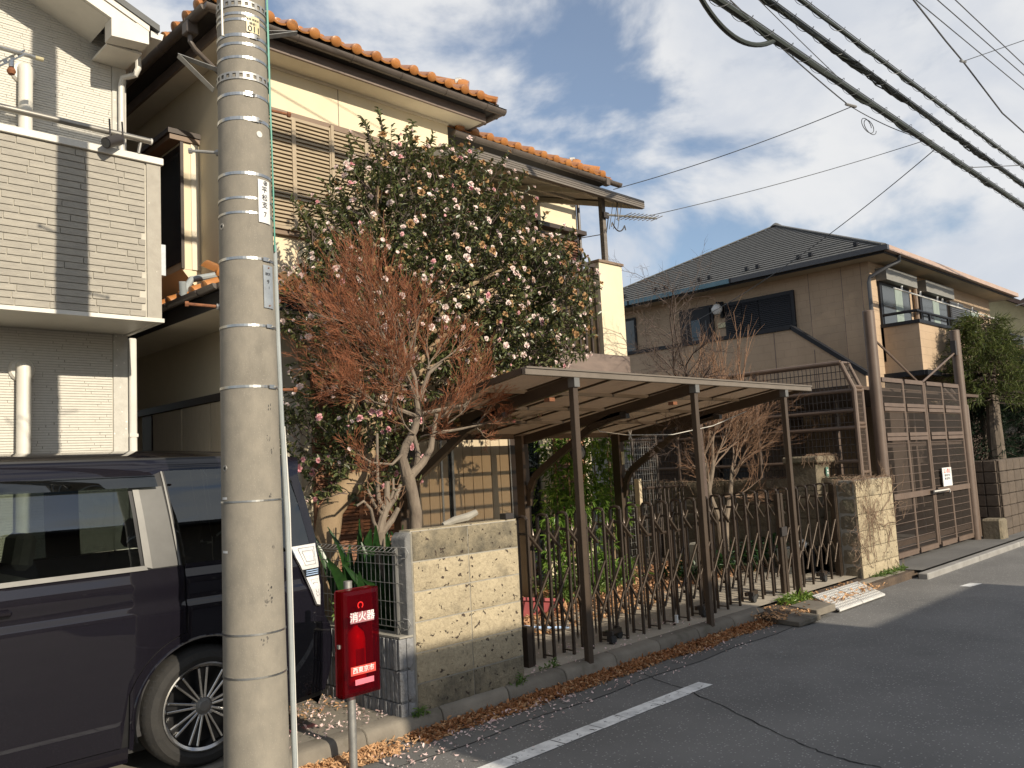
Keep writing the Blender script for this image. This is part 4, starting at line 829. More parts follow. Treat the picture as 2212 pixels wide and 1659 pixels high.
bb = thing('hanging_bulb', 'small orange ball hanging from the laundry pole arm', 'bulb', (1.78, 7.26, 5.0)); MB().lathe([(0, -0.035), (0.024, -0.024), (0.034, 0), (0.024, 0.024), (0.012, 0.035)], (1.78, 7.26, 5.0), 14).build('globe', 'rust', bb); MB().tube([(1.78, 7.26, 5.035), (1.78, 7.26, 5.09)], 0.02, 10).build('socket', 'steel', bb)
# ---------------------------------------------------------------- house with orange tiled roof
pm('cream_wall', (0.80, 0.69, 0.49), (0.73, 0.63, 0.44), 2.0, 0.88, 0.25, 70, bd=0.004, dirt=((0.50, 0.41, 0.25), 1.1, 0.64), rnd=False)
pm('soffit_cream', (0.82, 0.75, 0.60), (0.74, 0.67, 0.53), 3.0, 0.8, dirt=((0.30, 0.24, 0.16), 3.5, 0.66))
pm('fascia_brown', (0.22, 0.165, 0.135), (0.16, 0.12, 0.10), 5, 0.6, stretch=(1, 1, 4))
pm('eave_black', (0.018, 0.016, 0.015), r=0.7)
pm('gutter_brown', (0.10, 0.082, 0.07), (0.075, 0.06, 0.05), 6, 0.38)
pm('tile_orange', (0.50, 0.215, 0.062), (0.37, 0.14, 0.04), 7, 0.28, 0.1, 30, var=0.14, spec=0.6, lo=0.3, hi=0.75)
pm('tile_mortar', (0.62, 0.60, 0.56), r=0.9)
pm('shutter_tan', (0.42, 0.335, 0.225), (0.36, 0.285, 0.19), 5, 0.6, var=0.03)
pm('frame_brown', (0.24, 0.165, 0.11), (0.20, 0.135, 0.09), 5, 0.5)
pm('shutter_brown', (0.27, 0.125, 0.065), (0.21, 0.095, 0.05), 5, 0.65, var=0.04)
pm('plank_beige', (0.62, 0.51, 0.35), (0.54, 0.44, 0.30), 40, 0.65, stretch=(6, 1, 0.15), var=0.03)
pm('frame_dark', (0.05, 0.036, 0.028), r=0.4)
pm('silver', (0.55, 0.54, 0.50), r=0.35, metal=0.8)
pm('awning_frame', (0.20, 0.175, 0.15), (0.14, 0.12, 0.10), 8, 0.45, stretch=(0.2, 1, 6))
pm('awning_cream', (0.72, 0.67, 0.55), (0.60, 0.55, 0.44), 6, 0.6)
pm('awning_sheet', (0.62, 0.58, 0.50), (0.50, 0.46, 0.39), 5, 0.6)
h1 = thing('tiled_house', 'cream stucco house with orange tiled roof behind the camellia tree', 'house', (6.4, 9.3, 0.1))
FY, FL, FR, SZ = 7.30, 3.67, 6.40, 5.79
bx(FL, FR, FY, 12.0, 0.1, SZ).build('wall', 'cream_wall', h1)
bx(FR+0.002, 9.40, 7.90, 12.0, 0.1, 5.55).build('wall', 'cream_wall', h1)
bx(6.402, 7.25, FY+0.02, 7.898, 0.1, 2.95).build('wall', 'cream_wall', h1)
for x in (4.87,): bx(x-0.004, x+0.004, FY-0.002, FY+0.01, 5.31, SZ).build('joint', 'fascia_brown', h1)
# boxed soffit, fascia, black eave boards
fx0, fx1, fy = 3.43, 6.75, 7.01
bx(fx0+0.015, fx1-0.015, fy+0.015, FY-0.001, SZ, SZ+0.02).build('soffit', 'soffit_cream', h1)
bx(fx0+0.015, FL-0.001, FY, 12.0, SZ, SZ+0.02).build('soffit', 'soffit_cream', h1); bx(FR+0.001, fx1-0.015, FY, 9.0, SZ, SZ+0.02).build('soffit', 'soffit_cream', h1)
bx(3.74, 6.41, FY-0.012, FY+0.0, SZ-0.03, SZ-0.002).build('wall_trim', 'soffit_cream', h1)
bx(fx0, fx1, fy-0.015, fy+0.013, SZ-0.01, 5.885).build('fascia', 'fascia_brown', h1); bx(fx0-0.015, fx0+0.013, fy+0.014, 12, SZ-0.01, 5.885).build('fascia', 'fascia_brown', h1); bx(fx1-0.013, fx1+0.015, fy+0.014, 9.0, SZ-0.01, 5.885).build('fascia', 'fascia_brown', h1)
EX0, EX1, EY, EZ = 3.26, 6.88, 6.86, 5.972
def hip(x0, x1, y0, y1, z, s, mat, name, inset=0.0, thick=0.05, far=True):
    k = (x1-x0)/2; xm = (x0+x1)/2; a = [(x0, y0, z), (x1, y0, z), (x1, y1, z), (x0, y1, z), (xm, y0+k, z+s*k), (xm, y1, z+s*k)]
    lo = [(p[0], p[1], p[2]-thick) for p in a[:4]]
    return MB().add(a+lo, ((0, 1, 4), (1, 2, 5, 4), (3, 0, 4, 5), (0, 6, 7, 1), (1, 7, 8, 2), (3, 9, 6, 0), (6, 9, 8, 7), (2, 8, 9, 3, 5))).build(name, mat, h1)
hip(EX0+0.03, EX1-0.03, EY+0.03, 12, EZ+0.03, 0.45, 'tile_orange', 'roof', thick=0.012)
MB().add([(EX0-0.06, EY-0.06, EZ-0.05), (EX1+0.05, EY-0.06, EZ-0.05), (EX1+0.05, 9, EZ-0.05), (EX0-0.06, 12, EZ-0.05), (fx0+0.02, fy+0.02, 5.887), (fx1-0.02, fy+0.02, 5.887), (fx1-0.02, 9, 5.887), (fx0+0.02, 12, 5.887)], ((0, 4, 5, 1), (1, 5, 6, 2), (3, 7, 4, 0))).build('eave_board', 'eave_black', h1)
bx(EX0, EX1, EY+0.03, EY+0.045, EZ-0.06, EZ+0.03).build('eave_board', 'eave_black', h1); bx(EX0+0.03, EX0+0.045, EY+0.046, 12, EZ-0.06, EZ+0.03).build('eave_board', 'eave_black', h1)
TW = 0.2465
def tile_mesh():
    n = 14; prof = []
    for i in range(n+1):
        u = i/n*TW; c = 0.062
        if u < 2*c: zz = 0.004+0.058*math.sin(math.pi*u/(2*c))
        else: zz = 0.004-0.012*math.sin(math.pi*(u-2*c)/(TW-2*c))
        prof.append((u, zz))
    m = MB(); ln = 0.33
    for y0, lift in ((0, 0.012), ):
        vs = [(u, y, z+lift*(1-y/ln)) for y in (0.0, ln) for u, z in prof] + [(u, 0.0, z+lift-0.018) for u, z in prof]
        k = n+1
        m.add(vs, [(i, i+1, k+i+1, k+i) for i in range(n)] + [(i+1, i, 2*k+i, 2*k+i+1) for i in range(n)])
    # rounded end cap under the barrel
    c = 0.062; pts = [(c+c*math.cos(math.pi*j/10), 0.012+0.058*math.sin(math.pi*j/10)+0.004) for j in range(11)] + [(c+c*math.cos(math.pi+math.pi*j/8)*0.95, 0.016+0.045*math.sin(math.pi+math.pi*j/8)) for j in range(1, 8)]
    kk = len(pts); m.add([(u, -0.006, z) for u, z in pts] + [(c+(u-c)*0.7, -0.014, 0.016+(z-0.016)*0.7) for u, z in pts] + [(c, -0.017, 0.016)], [(i, (i+1) % kk, kk+(i+1) % kk, kk+i) for i in range(kk)] + [(kk+i, kk+(i+1) % kk, 2*kk) for i in range(kk)])
    m.add([(u, y, z) for y in (-0.006, 0.03) for u, z in pts], [(i, (i+1) % kk, kk+(i+1) % kk, kk+i) for i in range(kk)])
    return m.mesh('roof_tile', 'tile_orange', angle=50)
tm_ = tile_mesh()
ang = math.atan(0.45)
def tiles_front(x0, x1, y, z, rows=2, par=h1, start=0.0):
    x = x0
    while x < x1-0.1:
        for r in range(rows):
            dy = r*0.28; place(tm_, 'roof_tile', par, (x, y+dy, z+dy*0.45+0.012*r+random.uniform(-0.002, 0.002)), (ang, 0, random.uniform(-0.01, 0.01)))
        x += TW
def tiles_left(x, y0, y1, z, rows=2, par=h1):
    y = y1
    while y > y0+0.1:
        for r in range(rows):
            dx = r*0.28; o = place(tm_, 'roof_tile', par, (x+dx, y, z+dx*0.45+0.012*r)); o.rotation_euler = (Matrix.Rotation(-math.pi/2, 3, 'Z') @ Matrix.Rotation(ang, 3, 'X')).to_euler()
        y -= TW
tiles_front(4.065-0.062-TW*3, 6.80, EY-0.02, EZ+0.012)
tiles_left(EX0-0.02, 6.95, 9.6, EZ+0.012)
# hip ridges: round ridge tiles, mortar and end tile
def ridge(p, q, n, par=h1, end=True):
    p, q = V(p), V(q)
    for k in range(n):
        a, c = p.lerp(q, k/n), p.lerp(q, (k+1)/n); MB().tube([a, c+(c-a)*0.08], [0.072, 0.062], 12).build('ridge_tile', 'tile_orange', par)
    d = (p-q).normalized()
    if end:
        MB().lathe([(0.0, -0.01), (0.085, 0.0), (0.09, 0.03), (0.07, 0.05)], (0, 0, 0), 14, 'Y'); MB().tube([p+d*0.10, p+d*0.05, p-d*0.02], [0.085, 0.095, 0.09], 12).build('ridge_end', 'tile_orange', par)
        MB().tube([p-d*0.05+V(0, 0, 0.02), p+d*0.03+V(0, 0, 0.045)], [0.075, 0.07], 10).build('ridge_mortar', 'tile_mortar', par)
ridge((6.53, 7.19, 6.24), (5.07, 8.67, 6.85), 6); ridge((3.52, 7.1, 6.2), (5.0, 8.6, 6.83), 6)
MB().tube([(6.84, 6.88, 6.03), (6.76, 6.96, 6.07), (6.66, 7.06, 6.13)], [0.055, 0.045, 0.06], 10).build('corner_tile', 'tile_orange', h1)
# gutters
def gutter(p, q, r=0.052, name='gutter', par=h1):
    p, q = V(p), V(q); d = (q-p).normalized(); s = d.cross(V(0, 0, 1)).normalized(); m = MB()
    ring = [(r*math.cos(RAD(a)), r*math.sin(RAD(a))) for a in range(180, 361, 18)]
    vs = [e + s*u + V(0, 0, w) for e in (p, q) for u, w in ring]+[e + s*u*0.9 + V(0, 0, w*0.9) for e in (p, q) for u, w in ring]; k = len(ring)
    m.add(vs, [(i, i+1, k+i+1, k+i) for i in range(k-1)] + [(2*k+i+1, 2*k+i, 3*k+i, 3*k+i+1) for i in range(k-1)] + [(0, k, 3*k, 2*k), (k-1, 2*k-1, 4*k-1, 3*k-1)] + [tuple(range(k)), tuple(range(k, 2*k))]); g = m.build(name, 'gutter_brown', par)
    n = max(2, int((q-p).length/0.6))
    for i in range(n):
        c = p.lerp(q, (i+0.5)/n); MB().tube([c+s*u*1.06+V(0, 0, w*1.06) for u, w in ring], 0.005, 4).build('gutter_bracket', 'gutter_brown', g)
    return g
gutter((3.20, 6.862, 5.915), (6.93, 6.862, 5.915)); gutter((3.225, 6.88, 5.915), (3.225, 12.0, 5.915)); gutter((6.90, 6.88, 5.915), (6.90, 7.3, 5.915))
bx(3.17, 3.28, 7.15, 7.27, 5.77, 5.89).build('gutter_head', 'gutter_brown', h1, bevel=0.01)
MB().tube([(3.225, 7.21, 5.79), (3.225, 7.21, 5.71), (3.27, 7.22, 5.66), (3.55, 7.26, 5.50), (3.63, 7.27, 5.42), (3.64, 7.27, 5.3), (3.64, 7.27, 3.6)], 0.024, 10).build('downpipe', 'gutter_brown', h1)
# right-hand roof
GX1, GY, GZ = 9.60, 7.30, 5.745
hip(6.4, GX1-0.03, GY+0.03, 12, GZ+0.03, 0.45, 'tile_orange', 'roof', thick=0.012)
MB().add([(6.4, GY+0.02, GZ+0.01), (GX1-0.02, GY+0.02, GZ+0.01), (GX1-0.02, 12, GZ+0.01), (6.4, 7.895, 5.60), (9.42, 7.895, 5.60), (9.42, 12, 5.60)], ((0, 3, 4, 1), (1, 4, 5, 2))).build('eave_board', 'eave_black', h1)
tiles_front(6.84-0.062-TW, 9.45, GY-0.01, GZ+0.012); gutter((6.45, 7.26, 5.69), (9.66, 7.26, 5.69))
ridge((9.18, 7.72, 6.02), (8.0, 8.9, 6.50), 5); ridge((9.45, 7.46, 5.9), (9.3, 7.62, 5.96), 1, end=False)
bx(9.28, 9.36, 7.20, 7.28, 5.60, 5.70).build('gutter_head', 'gutter_brown', h1)
# pent roof over the ground floor
PZ = 3.27
MB().add([(3.14, 6.46, PZ), (6.4, 6.46, PZ), (6.4, FY, PZ+0.37), (FL, FY, PZ+0.34), (3.14, 12, PZ), (FL, 12, PZ+0.34)], ((0, 1, 2, 3), (4, 0, 3, 5))).build('pent_roof', 'tile_orange', h1)
MB().add([(3.16, 6.48, PZ-0.02), (6.4, 6.48, PZ-0.02), (6.4, 6.48, PZ-0.16), (3.16, 6.48, PZ-0.16), (3.16, 12, PZ-0.02), (3.16, 12, PZ-0.16)], ((0, 1, 2, 3), (4, 0, 3, 5))).build('pent_fascia', 'eave_black', h1)
bx(3.17, FL-0.001, 6.49, 12, PZ-0.16, PZ-0.14).build('pent_soffit', 'soffit_cream', h1); bx(FL, 6.4, 6.49, FY-0.001, PZ-0.16, PZ-0.14).build('pent_soffit', 'soffit_cream', h1)
tiles_left(3.11, 6.52, 8.5, PZ+0.01); tiles_front(3.2, 6.3, 6.44, PZ+0.01)
ridge((3.36, 6.78, PZ+0.22), (3.74, 7.28, PZ+0.42), 2); gutter((3.06, 6.4, PZ-0.01), (3.06, 12, PZ-0.01), 0.045); gutter((3.05, 6.4, PZ-0.01), (6.4, 6.4, PZ-0.01), 0.045)
MB().tube([(3.03, 7.0, PZ+0.12), (3.05, 7.03, PZ+0.02), (3.08, 7.12, PZ+0.04), (3.2, 7.2, PZ+0.2), (3.5, 7.3, PZ+0.3)], 0.03, 10).build('bent_pipe', 'grey_plastic', h1)
# shutters with single slats
def shutter(name, x0, x1, z0, z1, y, pitch, slatm, framem, par=h1, tilt=0.5, stile=0.022):
    f = MB()
    for a, c in ((x0, x0+stile), (x1-stile, x1)): f.box(a, c, y-0.02, y+0.02, z0, z1)
    f.box(x0+stile, x1-stile, y-0.019, y+0.019, z1-0.03, z1); f.box(x0+stile, x1-stile, y-0.019, y+0.019, z0, z0+0.03)
    o = f.build(name, framem, par)
    bx(x0+stile, x1-stile, y+0.012, y+0.017, z0+0.03, z1-0.03).build('backing', slatm, o)
    w = x1-x0-2*stile; sl_ = MB().prism([(-0.012, 0.0), (0.004, pitch*0.72), (0.010, pitch*0.72), (-0.004, -0.002)], lambda u, v_, a: (a, u, v_), 0, w).mesh('slat', slatm, smooth=False)
    z = z0+0.034
    while z < z1-0.03-pitch*0.7: place(sl_, 'slat', o, (x0+stile, y-0.004, z)); z += pitch
    return o
wf = bx(3.80, 5.72, FY-0.05, FY-0.001, 5.27, 5.33).build('window_head', 'frame_brown', h1); bx(3.80, 5.72, FY-0.05, FY-0.001, 4.05, 4.10).build('window_sill', 'frame_brown', h1)
for x0, x1, y in ((3.84, 4.285, FY-0.055), (4.285, 4.72, FY-0.055), (4.755, 5.19, FY-0.022), (5.19, 5.64, FY-0.022)): shutter('shutter', x0, x1, 4.10, 5.27, y, 0.041, 'shutter_tan', 'shutter_tan')
bx(4.715, 4.75, FY-0.085, FY-0.03, 4.10, 5.30).build('shutter_stile', 'shutter_tan', h1)
bx(4.40, 5.50, FY-0.04, FY-0.001, 2.62, 2.68).build('window_head', 'frame_dark', h1)
for x0, x1 in ((4.43, 4.955), (4.955, 5.44)): shutter('shutter', x0, x1, 0.45, 2.62, FY-0.03, 0.0365, 'shutter_brown', 'shutter_brown')
bx(5.445, 5.55, FY-0.05, FY-0.001, 0.4, 2.9).build('pillar', 'soffit_cream', h1); bx(5.56, 5.72, FY-0.03, FY-0.001, 0.4, 2.9).build('window_frame', 'frame_dark', h1)
x = 5.73
while x < 6.03: bx(x, x+0.135, FY-0.035, FY-0.002, 0.4, 2.6).build('plank', 'plank_beige', h1, bevel=0.003); x += 0.142
bx(6.035, 6.06, FY-0.05, FY-0.002, 0.4, 2.6).build('window_frame', 'silver', h1); bx(6.06, 6.19, FY-0.02, FY-0.002, 0.4, 2.6).build('window_pane', 'glass_dark', h1); bx(6.195, 6.225, FY-0.05, FY-0.002, 0.4, 2.6).build('window_frame', 'silver', h1)
x = 6.23
while x < 7.05: bx(x, x+0.140, FY-0.035, FY+0.018, 0.4, 2.6).build('plank', 'plank_beige', h1, bevel=0.003); x += 0.147
bx(7.115, 7.13, FY-0.05, FY+0.018, 0.4, 2.6).build('window_frame', 'silver', h1); bx(7.135, 7.24, FY-0.04, FY+0.018, 0.4, 2.9).build('window_frame', 'frame_dark', h1)
# right ground floor: recessed door glass, brown louvre, pale wall
bx(7.30, 7.36, 7.80, 7.898, 0.15, 2.6).build('window_frame', 'frame_dark', h1); bx(7.38, 7.92, 7.86, 7.898, 0.15, 2.6).build('window_pane', 'glass_dark', h1); bx(7.94, 7.97, 7.84, 7.898, 0.15, 2.6).build('window_frame', 'silver', h1); bx(8.25, 8.28, 7.84, 7.898, 0.15, 2.6).build('window_frame', 'silver', h1); bx(7.98, 8.24, 7.87, 7.898, 0.15, 2.6).build('window_pane', 'glass_dark', h1)
shutter('shutter', 8.58, 9.2, 0.4, 2.5, 7.86, 0.042, 'shutter_brown', 'shutter_brown')
# balcony over the right part
bx(6.41, 8.20, 6.22, 7.898, 2.72, 2.93).build('balcony_floor', 'frame_dark', h1)
bx(6.41, 8.22, 6.20, 6.216, 2.66, 2.925).build('balcony_fascia', 'fascia_brown', h1)
bx(7.76, 8.20, 6.22, 6.36, 2.932, 4.05).build('balcony_pier', 'cream_wall', h1); bx(8.06, 8.20, 6.362, 7.898, 2.932, 4.05).build('balcony_wall', 'cream_wall', h1)
bx(7.74, 8.22, 6.20, 6.38, 4.05, 4.08).build('balcony_cap', 'frame_brown', h1); bx(8.04, 8.22, 6.382, 7.898, 4.05, 4.08).build('balcony_cap', 'frame_brown', h1)
x = 6.5
while x < 7.74: bx(x, x+0.03, 6.26, 6.29, 2.93, 3.98).build('baluster', 'frame_dark', h1); x += 0.11
bx(6.41, 7.755, 6.25, 6.30, 3.98, 4.03).build('balcony_rail', 'frame_dark', h1)
shutter('shutter', 8.45, 8.92, 3.2, 4.95, 7.86, 0.042, 'shutter_brown', 'frame_dark'); shutter('shutter', 8.92, 9.34, 3.2, 4.95, 7.86, 0.042, 'shutter_brown', 'frame_dark')
bx(8.38, 9.42, 7.74, 7.898, 5.0, 5.06).build('window_hood', 'frame_dark', h1)
MB().tube([(9.40, 7.86, 5.6), (9.40, 7.86, 3.0)], 0.025, 8).build('downpipe', 'frame_dark', h1)
# awning
aw0, aw1, awy, awz = 5.55, 8.60, 6.10, 4.86
az = lambda y: lerp(awz, 5.42, (y-awy)/(7.88-awy))
af = MB().prism([(0, 0), (0.0, 0.10), (0.03, 0.115), (0.05, 0.10), (0.05, 0.0)], lambda u, w, a: (a, awy+u, awz-0.03+w), aw0, aw1).build('awning_front', 'awning_frame', h1)
for k in (0.025, 0.05, 0.075): bx(aw0, aw1, awy-0.006, awy+0.0, awz-0.03+k, awz-0.018+k).build('front_groove', 'awning_frame', af)
MB().grid(lambda u, w: (lerp(aw0, aw1, u), lerp(awy+0.04, 7.88, w), az(lerp(awy+0.04, 7.88, w))+0.05+0.006*math.cos(u*70*2*math.pi)), 420, 1).build('awning_sheet', 'awning_sheet', h1, recalc=False)
for x in (aw0+0.02, 6.55, 7.55, aw1-0.03): MB().beam((x, awy+0.05, az(awy)+0.0), (x, 7.88, az(7.88)+0.0), 0.04, 0.06).build('awning_beam', 'awning_cream', h1)
for y in (6.5, 7.2): bx(aw0+0.03, aw1-0.04, y-0.02, y+0.02, az(y)+0.005, az(y)+0.038).build('awning_purlin', 'awning_cream', h1)
bx(8.02, 8.08, 6.32, 6.38, 4.085, az(6.35)+0.0).build('awning_post', 'awning_frame', h1)
MB().beam((aw1-0.008, awy+0.02, az(awy)+0.01), (aw1-0.008, 7.88, az(7.88)+0.01), 0.03, 0.09).build('awning_side', 'awning_frame', h1)
# left side: bay window with hood, panels
bx(3.34, 3.68, 8.0, 10.6, 5.14, 5.19).build('bay_hood', 'frame_dark', h1); bx(3.36, 3.668, 8.015, 10.6, 5.085, 5.135).build('bay_hood', 'frame_brown', h1)
bx(3.48, 3.668, 8.04, 10.5, 3.78, 5.08).build('bay', 'cream_wall', h1); bx(3.472, 3.482, 8.06, 10.4, 3.85, 5.05).build('bay_glass', 'glass_dark', h1); bx(3.468, 3.50, 8.022, 8.042, 3.78, 5.08).build('bay_frame', 'frame_dark', h1)
bx(3.58, 3.65, 8.03, 8.038, 3.78, 5.08).build('bay_trim', 'soffit_cream', h1); MB().prism([(3.48, 3.778), (3.668, 3.778), (3.668, 3.55)], lambda u, w, a: (u, a, w), 8.045, 10.5).build('bay_base', 'cream_wall', h1)
bx(3.62, 3.668, 7.35, 10.4, 2.43, 2.50).build('sill_ledge', 'frame_dark', h1)
for y0, y1 in ((7.40, 7.80), (7.82, 8.45), (8.47, 9.2)): bx(3.635, 3.668, y0, y1-0.01, 0.9, 2.42).build('panel', 'plank_beige', h1)
bx(3.64, 3.668, 9.25, 9.5, 0.9, 2.42).build('window_frame', 'frame_dark', h1)
# front corner pillar by the pole (dark window edge and pale pillars)
bx(3.95, 4.03, FY-0.03, FY-0.001, 0.4, 3.0).build('window_frame', 'frame_dark', h1); bx(4.10, 4.30, FY-0.02, FY-0.001, 0.4, 3.05).build('pillar', 'soffit_cream', h1)
# ---------------------------------------------------------------- brown house with hipped slate roof
m, t, b = mat_base('brown_panel'); v = obj_vec(t, rnd=False)
mpz = t.nodes.new('ShaderNodeMapping'); mpz.inputs['Rotation'].default_value = (RAD(90), 0, 0)
sx = t.nodes.new('ShaderNodeSeparateXYZ'); t.links.new(v, sx.inputs[0]); cb = t.nodes.new('ShaderNodeCombineXYZ')
t.links.new(math_node('ADD', sx.outputs[0], sx.outputs[1], t), cb.inputs[0]); t.links.new(sx.outputs[2], cb.inputs[1])
bk = t.nodes.new('ShaderNodeTexBrick'); bk.inputs['Scale'].default_value = 1.0; bk.inputs['Brick Width'].default_value = 0.30; bk.inputs['Row Height'].default_value = 0.16; bk.inputs['Mortar Size'].default_value = 0.006; bk.inputs['Mortar Smooth'].default_value = 0.3
t.links.new(cb.outputs[0], bk.inputs['Vector'])
cc = mix_col(t, ramp(tex_noise(t, v, 1.3, 6), [(0.35, 0.0), (0.7, 1.0)], t), (0.41, 0.30, 0.20), (0.355, 0.26, 0.172))
cc = mix_col(t, math_node('MULTIPLY', bk.outputs['Fac'], 0.16, t), cc, (0.17, 0.115, 0.08)); t.links.new(cc, b.inputs['Base Color']); b.inputs['Roughness'].default_value = 0.75
bump(t, b, math_node('ADD', math_node('MULTIPLY', bk.outputs['Fac'], -1.0, t), math_node('MULTIPLY', tex_noise(t, v, 9, 4), 0.6, t), t), 0.5, 0.01)
pm('slate', (0.135, 0.135, 0.13), (0.095, 0.095, 0.093), 5, 0.75, 0.2, 40, var=0.06, stretch=(1, 3, 1))
pm('blue_gutter', (0.12, 0.24, 0.30), (0.10, 0.20, 0.25), 5, 0.45)
pm('dark_gutter', (0.06, 0.062, 0.068), r=0.4)
pm('sunlit_gutter', (0.50, 0.36, 0.28), (0.44, 0.31, 0.24), 3, 0.4)  # sunlit look of the front gutter put into its colour
pm('soffit_tan', (0.50, 0.43, 0.31), (0.44, 0.375, 0.265), 3, 0.8)
pm('navy_black', (0.011, 0.012, 0.016), (0.016, 0.018, 0.022), 4, 0.5, spec=0.3)
pm('roller_grey', (0.24, 0.235, 0.215), r=0.5)
m, t, b = mat_base('window_glass'); b.inputs['Base Color'].default_value = (0.03, 0.036, 0.036, 1); b.inputs['Roughness'].default_value = 0.08; b.inputs['Specular IOR Level'].default_value = 0.8
pm('curtain', (0.30, 0.36, 0.325), (0.20, 0.25, 0.225), 12, 0.6, stretch=(4, 4, 0.3))
pm('globe_white', (0.78, 0.77, 0.74), r=0.35)
pm('shade_brown', (0.075, 0.052, 0.038), (0.055, 0.038, 0.028), 3, 0.9)  # dark brown that carries the shade for the added panel
h2 = thing('brown_house', 'brown two storey house with a hipped grey slate roof', 'house', (20.9, 10.6, 0.1))
WXL, WYF, WZT = 17.10, 6.72, 5.46
bx(WXL, 24.9, WYF, 14.6, 0.05, WZT).build('wall', 'brown_panel', h2)
for y in (7.31, 8.03, 11.5, 12.35, 6.9): bx(WXL-0.003, WXL, y-0.006, y+0.006, 0.1, WZT).build('wall_joint', 'fascia_brown', h2)
GXL, GYF = 16.65, 6.22; ap = V(20.98, 10.62, 7.80)
bx(GXL+0.02, 25.33, GYF+0.02, 15.0, WZT, WZT+0.03).build('soffit', 'soffit_tan', h2)
# roof faces built of stepped slate courses
def courses(a, b_, n, name='slate_course'):
    a, b_ = V(a), V(b_)
    nrm = (b_-a).cross(ap-a).normalized(); nrm = nrm if nrm.z > 0 else -nrm
    for k in range(n):
        t0, t1 = k/n, (k+1.06)/n; t1 = min(t1, 1.0)
        p, q_, r, s = a.lerp(ap, t0), b_.lerp(ap, t0), b_.lerp(ap, t1), a.lerp(ap, t1)
        lift = nrm*0.030; MB().add([p, q_, r, s, p+lift, q_+lift, r+nrm*0.006, s+nrm*0.006], ((0, 1, 5, 4), (4, 5, 6, 7), (1, 2, 6, 5), (3, 0, 4, 7))).build(name, 'slate', h2, smooth=False)
courses((GXL, GYF, 5.60), (GXL, 15.02, 5.60), 24); courses((25.35, GYF, 5.60), (GXL, GYF, 5.60), 24)
MB().add([(GXL, 15.02, 5.6), (25.35, 15.02, 5.6), (25.35, GYF, 5.6), tuple(ap)], ((0, 1, 3), (1, 2, 3))).build('roof_back', 'slate', h2)
for c in ((GXL, GYF, 5.60), (GXL, 15.02, 5.60)):
    c = V(c)
    for k in range(24): MB().beam(c.lerp(ap, k/24)+V(0, 0, 0.035), c.lerp(ap, (k+0.97)/24)+V(0, 0, 0.035), 0.10, 0.025).build('hip_cap', 'slate', h2)
MB().lathe([(0.0, 0.10), (0.05, 0.08), (0.16, 0.0)], ap, 8).build('roof_finial', 'slate', h2)
n_ = V(-(ap.z-5.6), 0, ap.x-GXL).normalized()
for k, (yy, tt) in enumerate([(6.9+0.62*i+(0.35 if i % 2 else 0), (0.075 if i % 2 else 0.075)) for i in range(13)]):
    c = V(GXL+(ap.x-GXL)*tt, yy, 5.6+(ap.z-5.6)*tt); MB().box(c.x-0.03, c.x+0.05, c.y-0.035, c.y+0.035, c.z+0.02, c.z+0.10).build('snow_guard', 'navy_black', h2)
bx(GXL-0.10, GXL, 9.6, 15.0, 5.50, 5.60).build('gutter', 'blue_gutter', h2); bx(GXL-0.10, GXL, GYF-0.10, 9.56, 5.50, 5.60).build('gutter', 'dark_gutter', h2); bx(GXL-0.105, GXL+0.002, 9.555, 9.605, 5.495, 5.605).build('gutter_joint', 'navy_black', h2); bx(GXL-0.105, GXL+0.002, 12.4, 12.45, 5.495, 5.605).build('gutter_joint', 'navy_black', h2)
bx(GXL+0.002, 25.4, GYF-0.10, GYF, 5.50, 5.60).build('gutter', 'sunlit_gutter', h2); bx(GXL, 25.35, GYF, GYF+0.03, 5.46, 5.52).build('fascia', 'navy_black', h2); bx(GXL, GXL+0.03, GYF+0.03, 15.0, 5.46, 5.52).build('fascia', 'navy_black', h2)
for x in range(9): bx(17.3+x*0.95, 17.34+x*0.95, GYF+0.2, GYF+0.26, 5.72, 5.79).build('snow_guard', 'navy_black', h2)
# door, lamp, shuttered window on the side
dr = bx(WXL-0.05, WXL, 10.38, 11.30, 3.2, 5.20).build('door_frame', 'navy_black', h2); bx(WXL-0.075, WXL-0.05, 10.45, 11.24, 3.25, 5.14).build('door_leaf', 'navy_black', h2)
bx(WXL-0.085, WXL-0.075, 10.72, 10.96, 3.6, 4.9).build('door_glass', 'glass_dark', h2)
for y in (10.56, 11.10): bx(WXL-0.085, WXL-0.075, y-0.015, y+0.015, 3.6, 4.85).build('door_groove', 'dark_gutter', h2)
lp_ = bx(WXL-0.06, WXL, 10.10, 10.18, 4.85, 5.22).build('wall_lamp', 'navy_black', h2); MB().lathe([(0, -0.13), (0.07, -0.11), (0.125, -0.03), (0.125, 0.03), (0.07, 0.11), (0.02, 0.13)], (WXL-0.2, 10.17, 5.03), 18).build('globe', 'globe_white', lp_); MB().tube([(WXL-0.03, 10.15, 5.2), (WXL-0.2, 10.17, 5.2), (WXL-0.2, 10.17, 5.12)], 0.02, 6).build('lamp_arm', 'navy_black', lp_)
bx(WXL-0.03, WXL, 10.08, 10.28, 4.62, 4.74).build('name_plate', 'plate_cream', h2)
wf2 = bx(WXL-0.06, WXL, 8.36, 10.06, 4.05, 5.17).build('window_frame', 'navy_black', h2)
for (y0, y1, dx) in ((8.44, 9.17, 0.0), (9.20, 9.60, 0.012), (9.62, 10.0, 0.012)):
    sm2 = MB().prism([(0, 0), (0.014, 0.004), (0.004, 0.034), (0, 0.034)], lambda u, w, a: (-u, a, w), 0, y1-y0).mesh('slat', 'navy_black', smooth=False); z = 4.10
    while z < 5.10: place(sm2, 'slat', wf2, (WXL-0.062-dx, y0, z)); z += 0.042
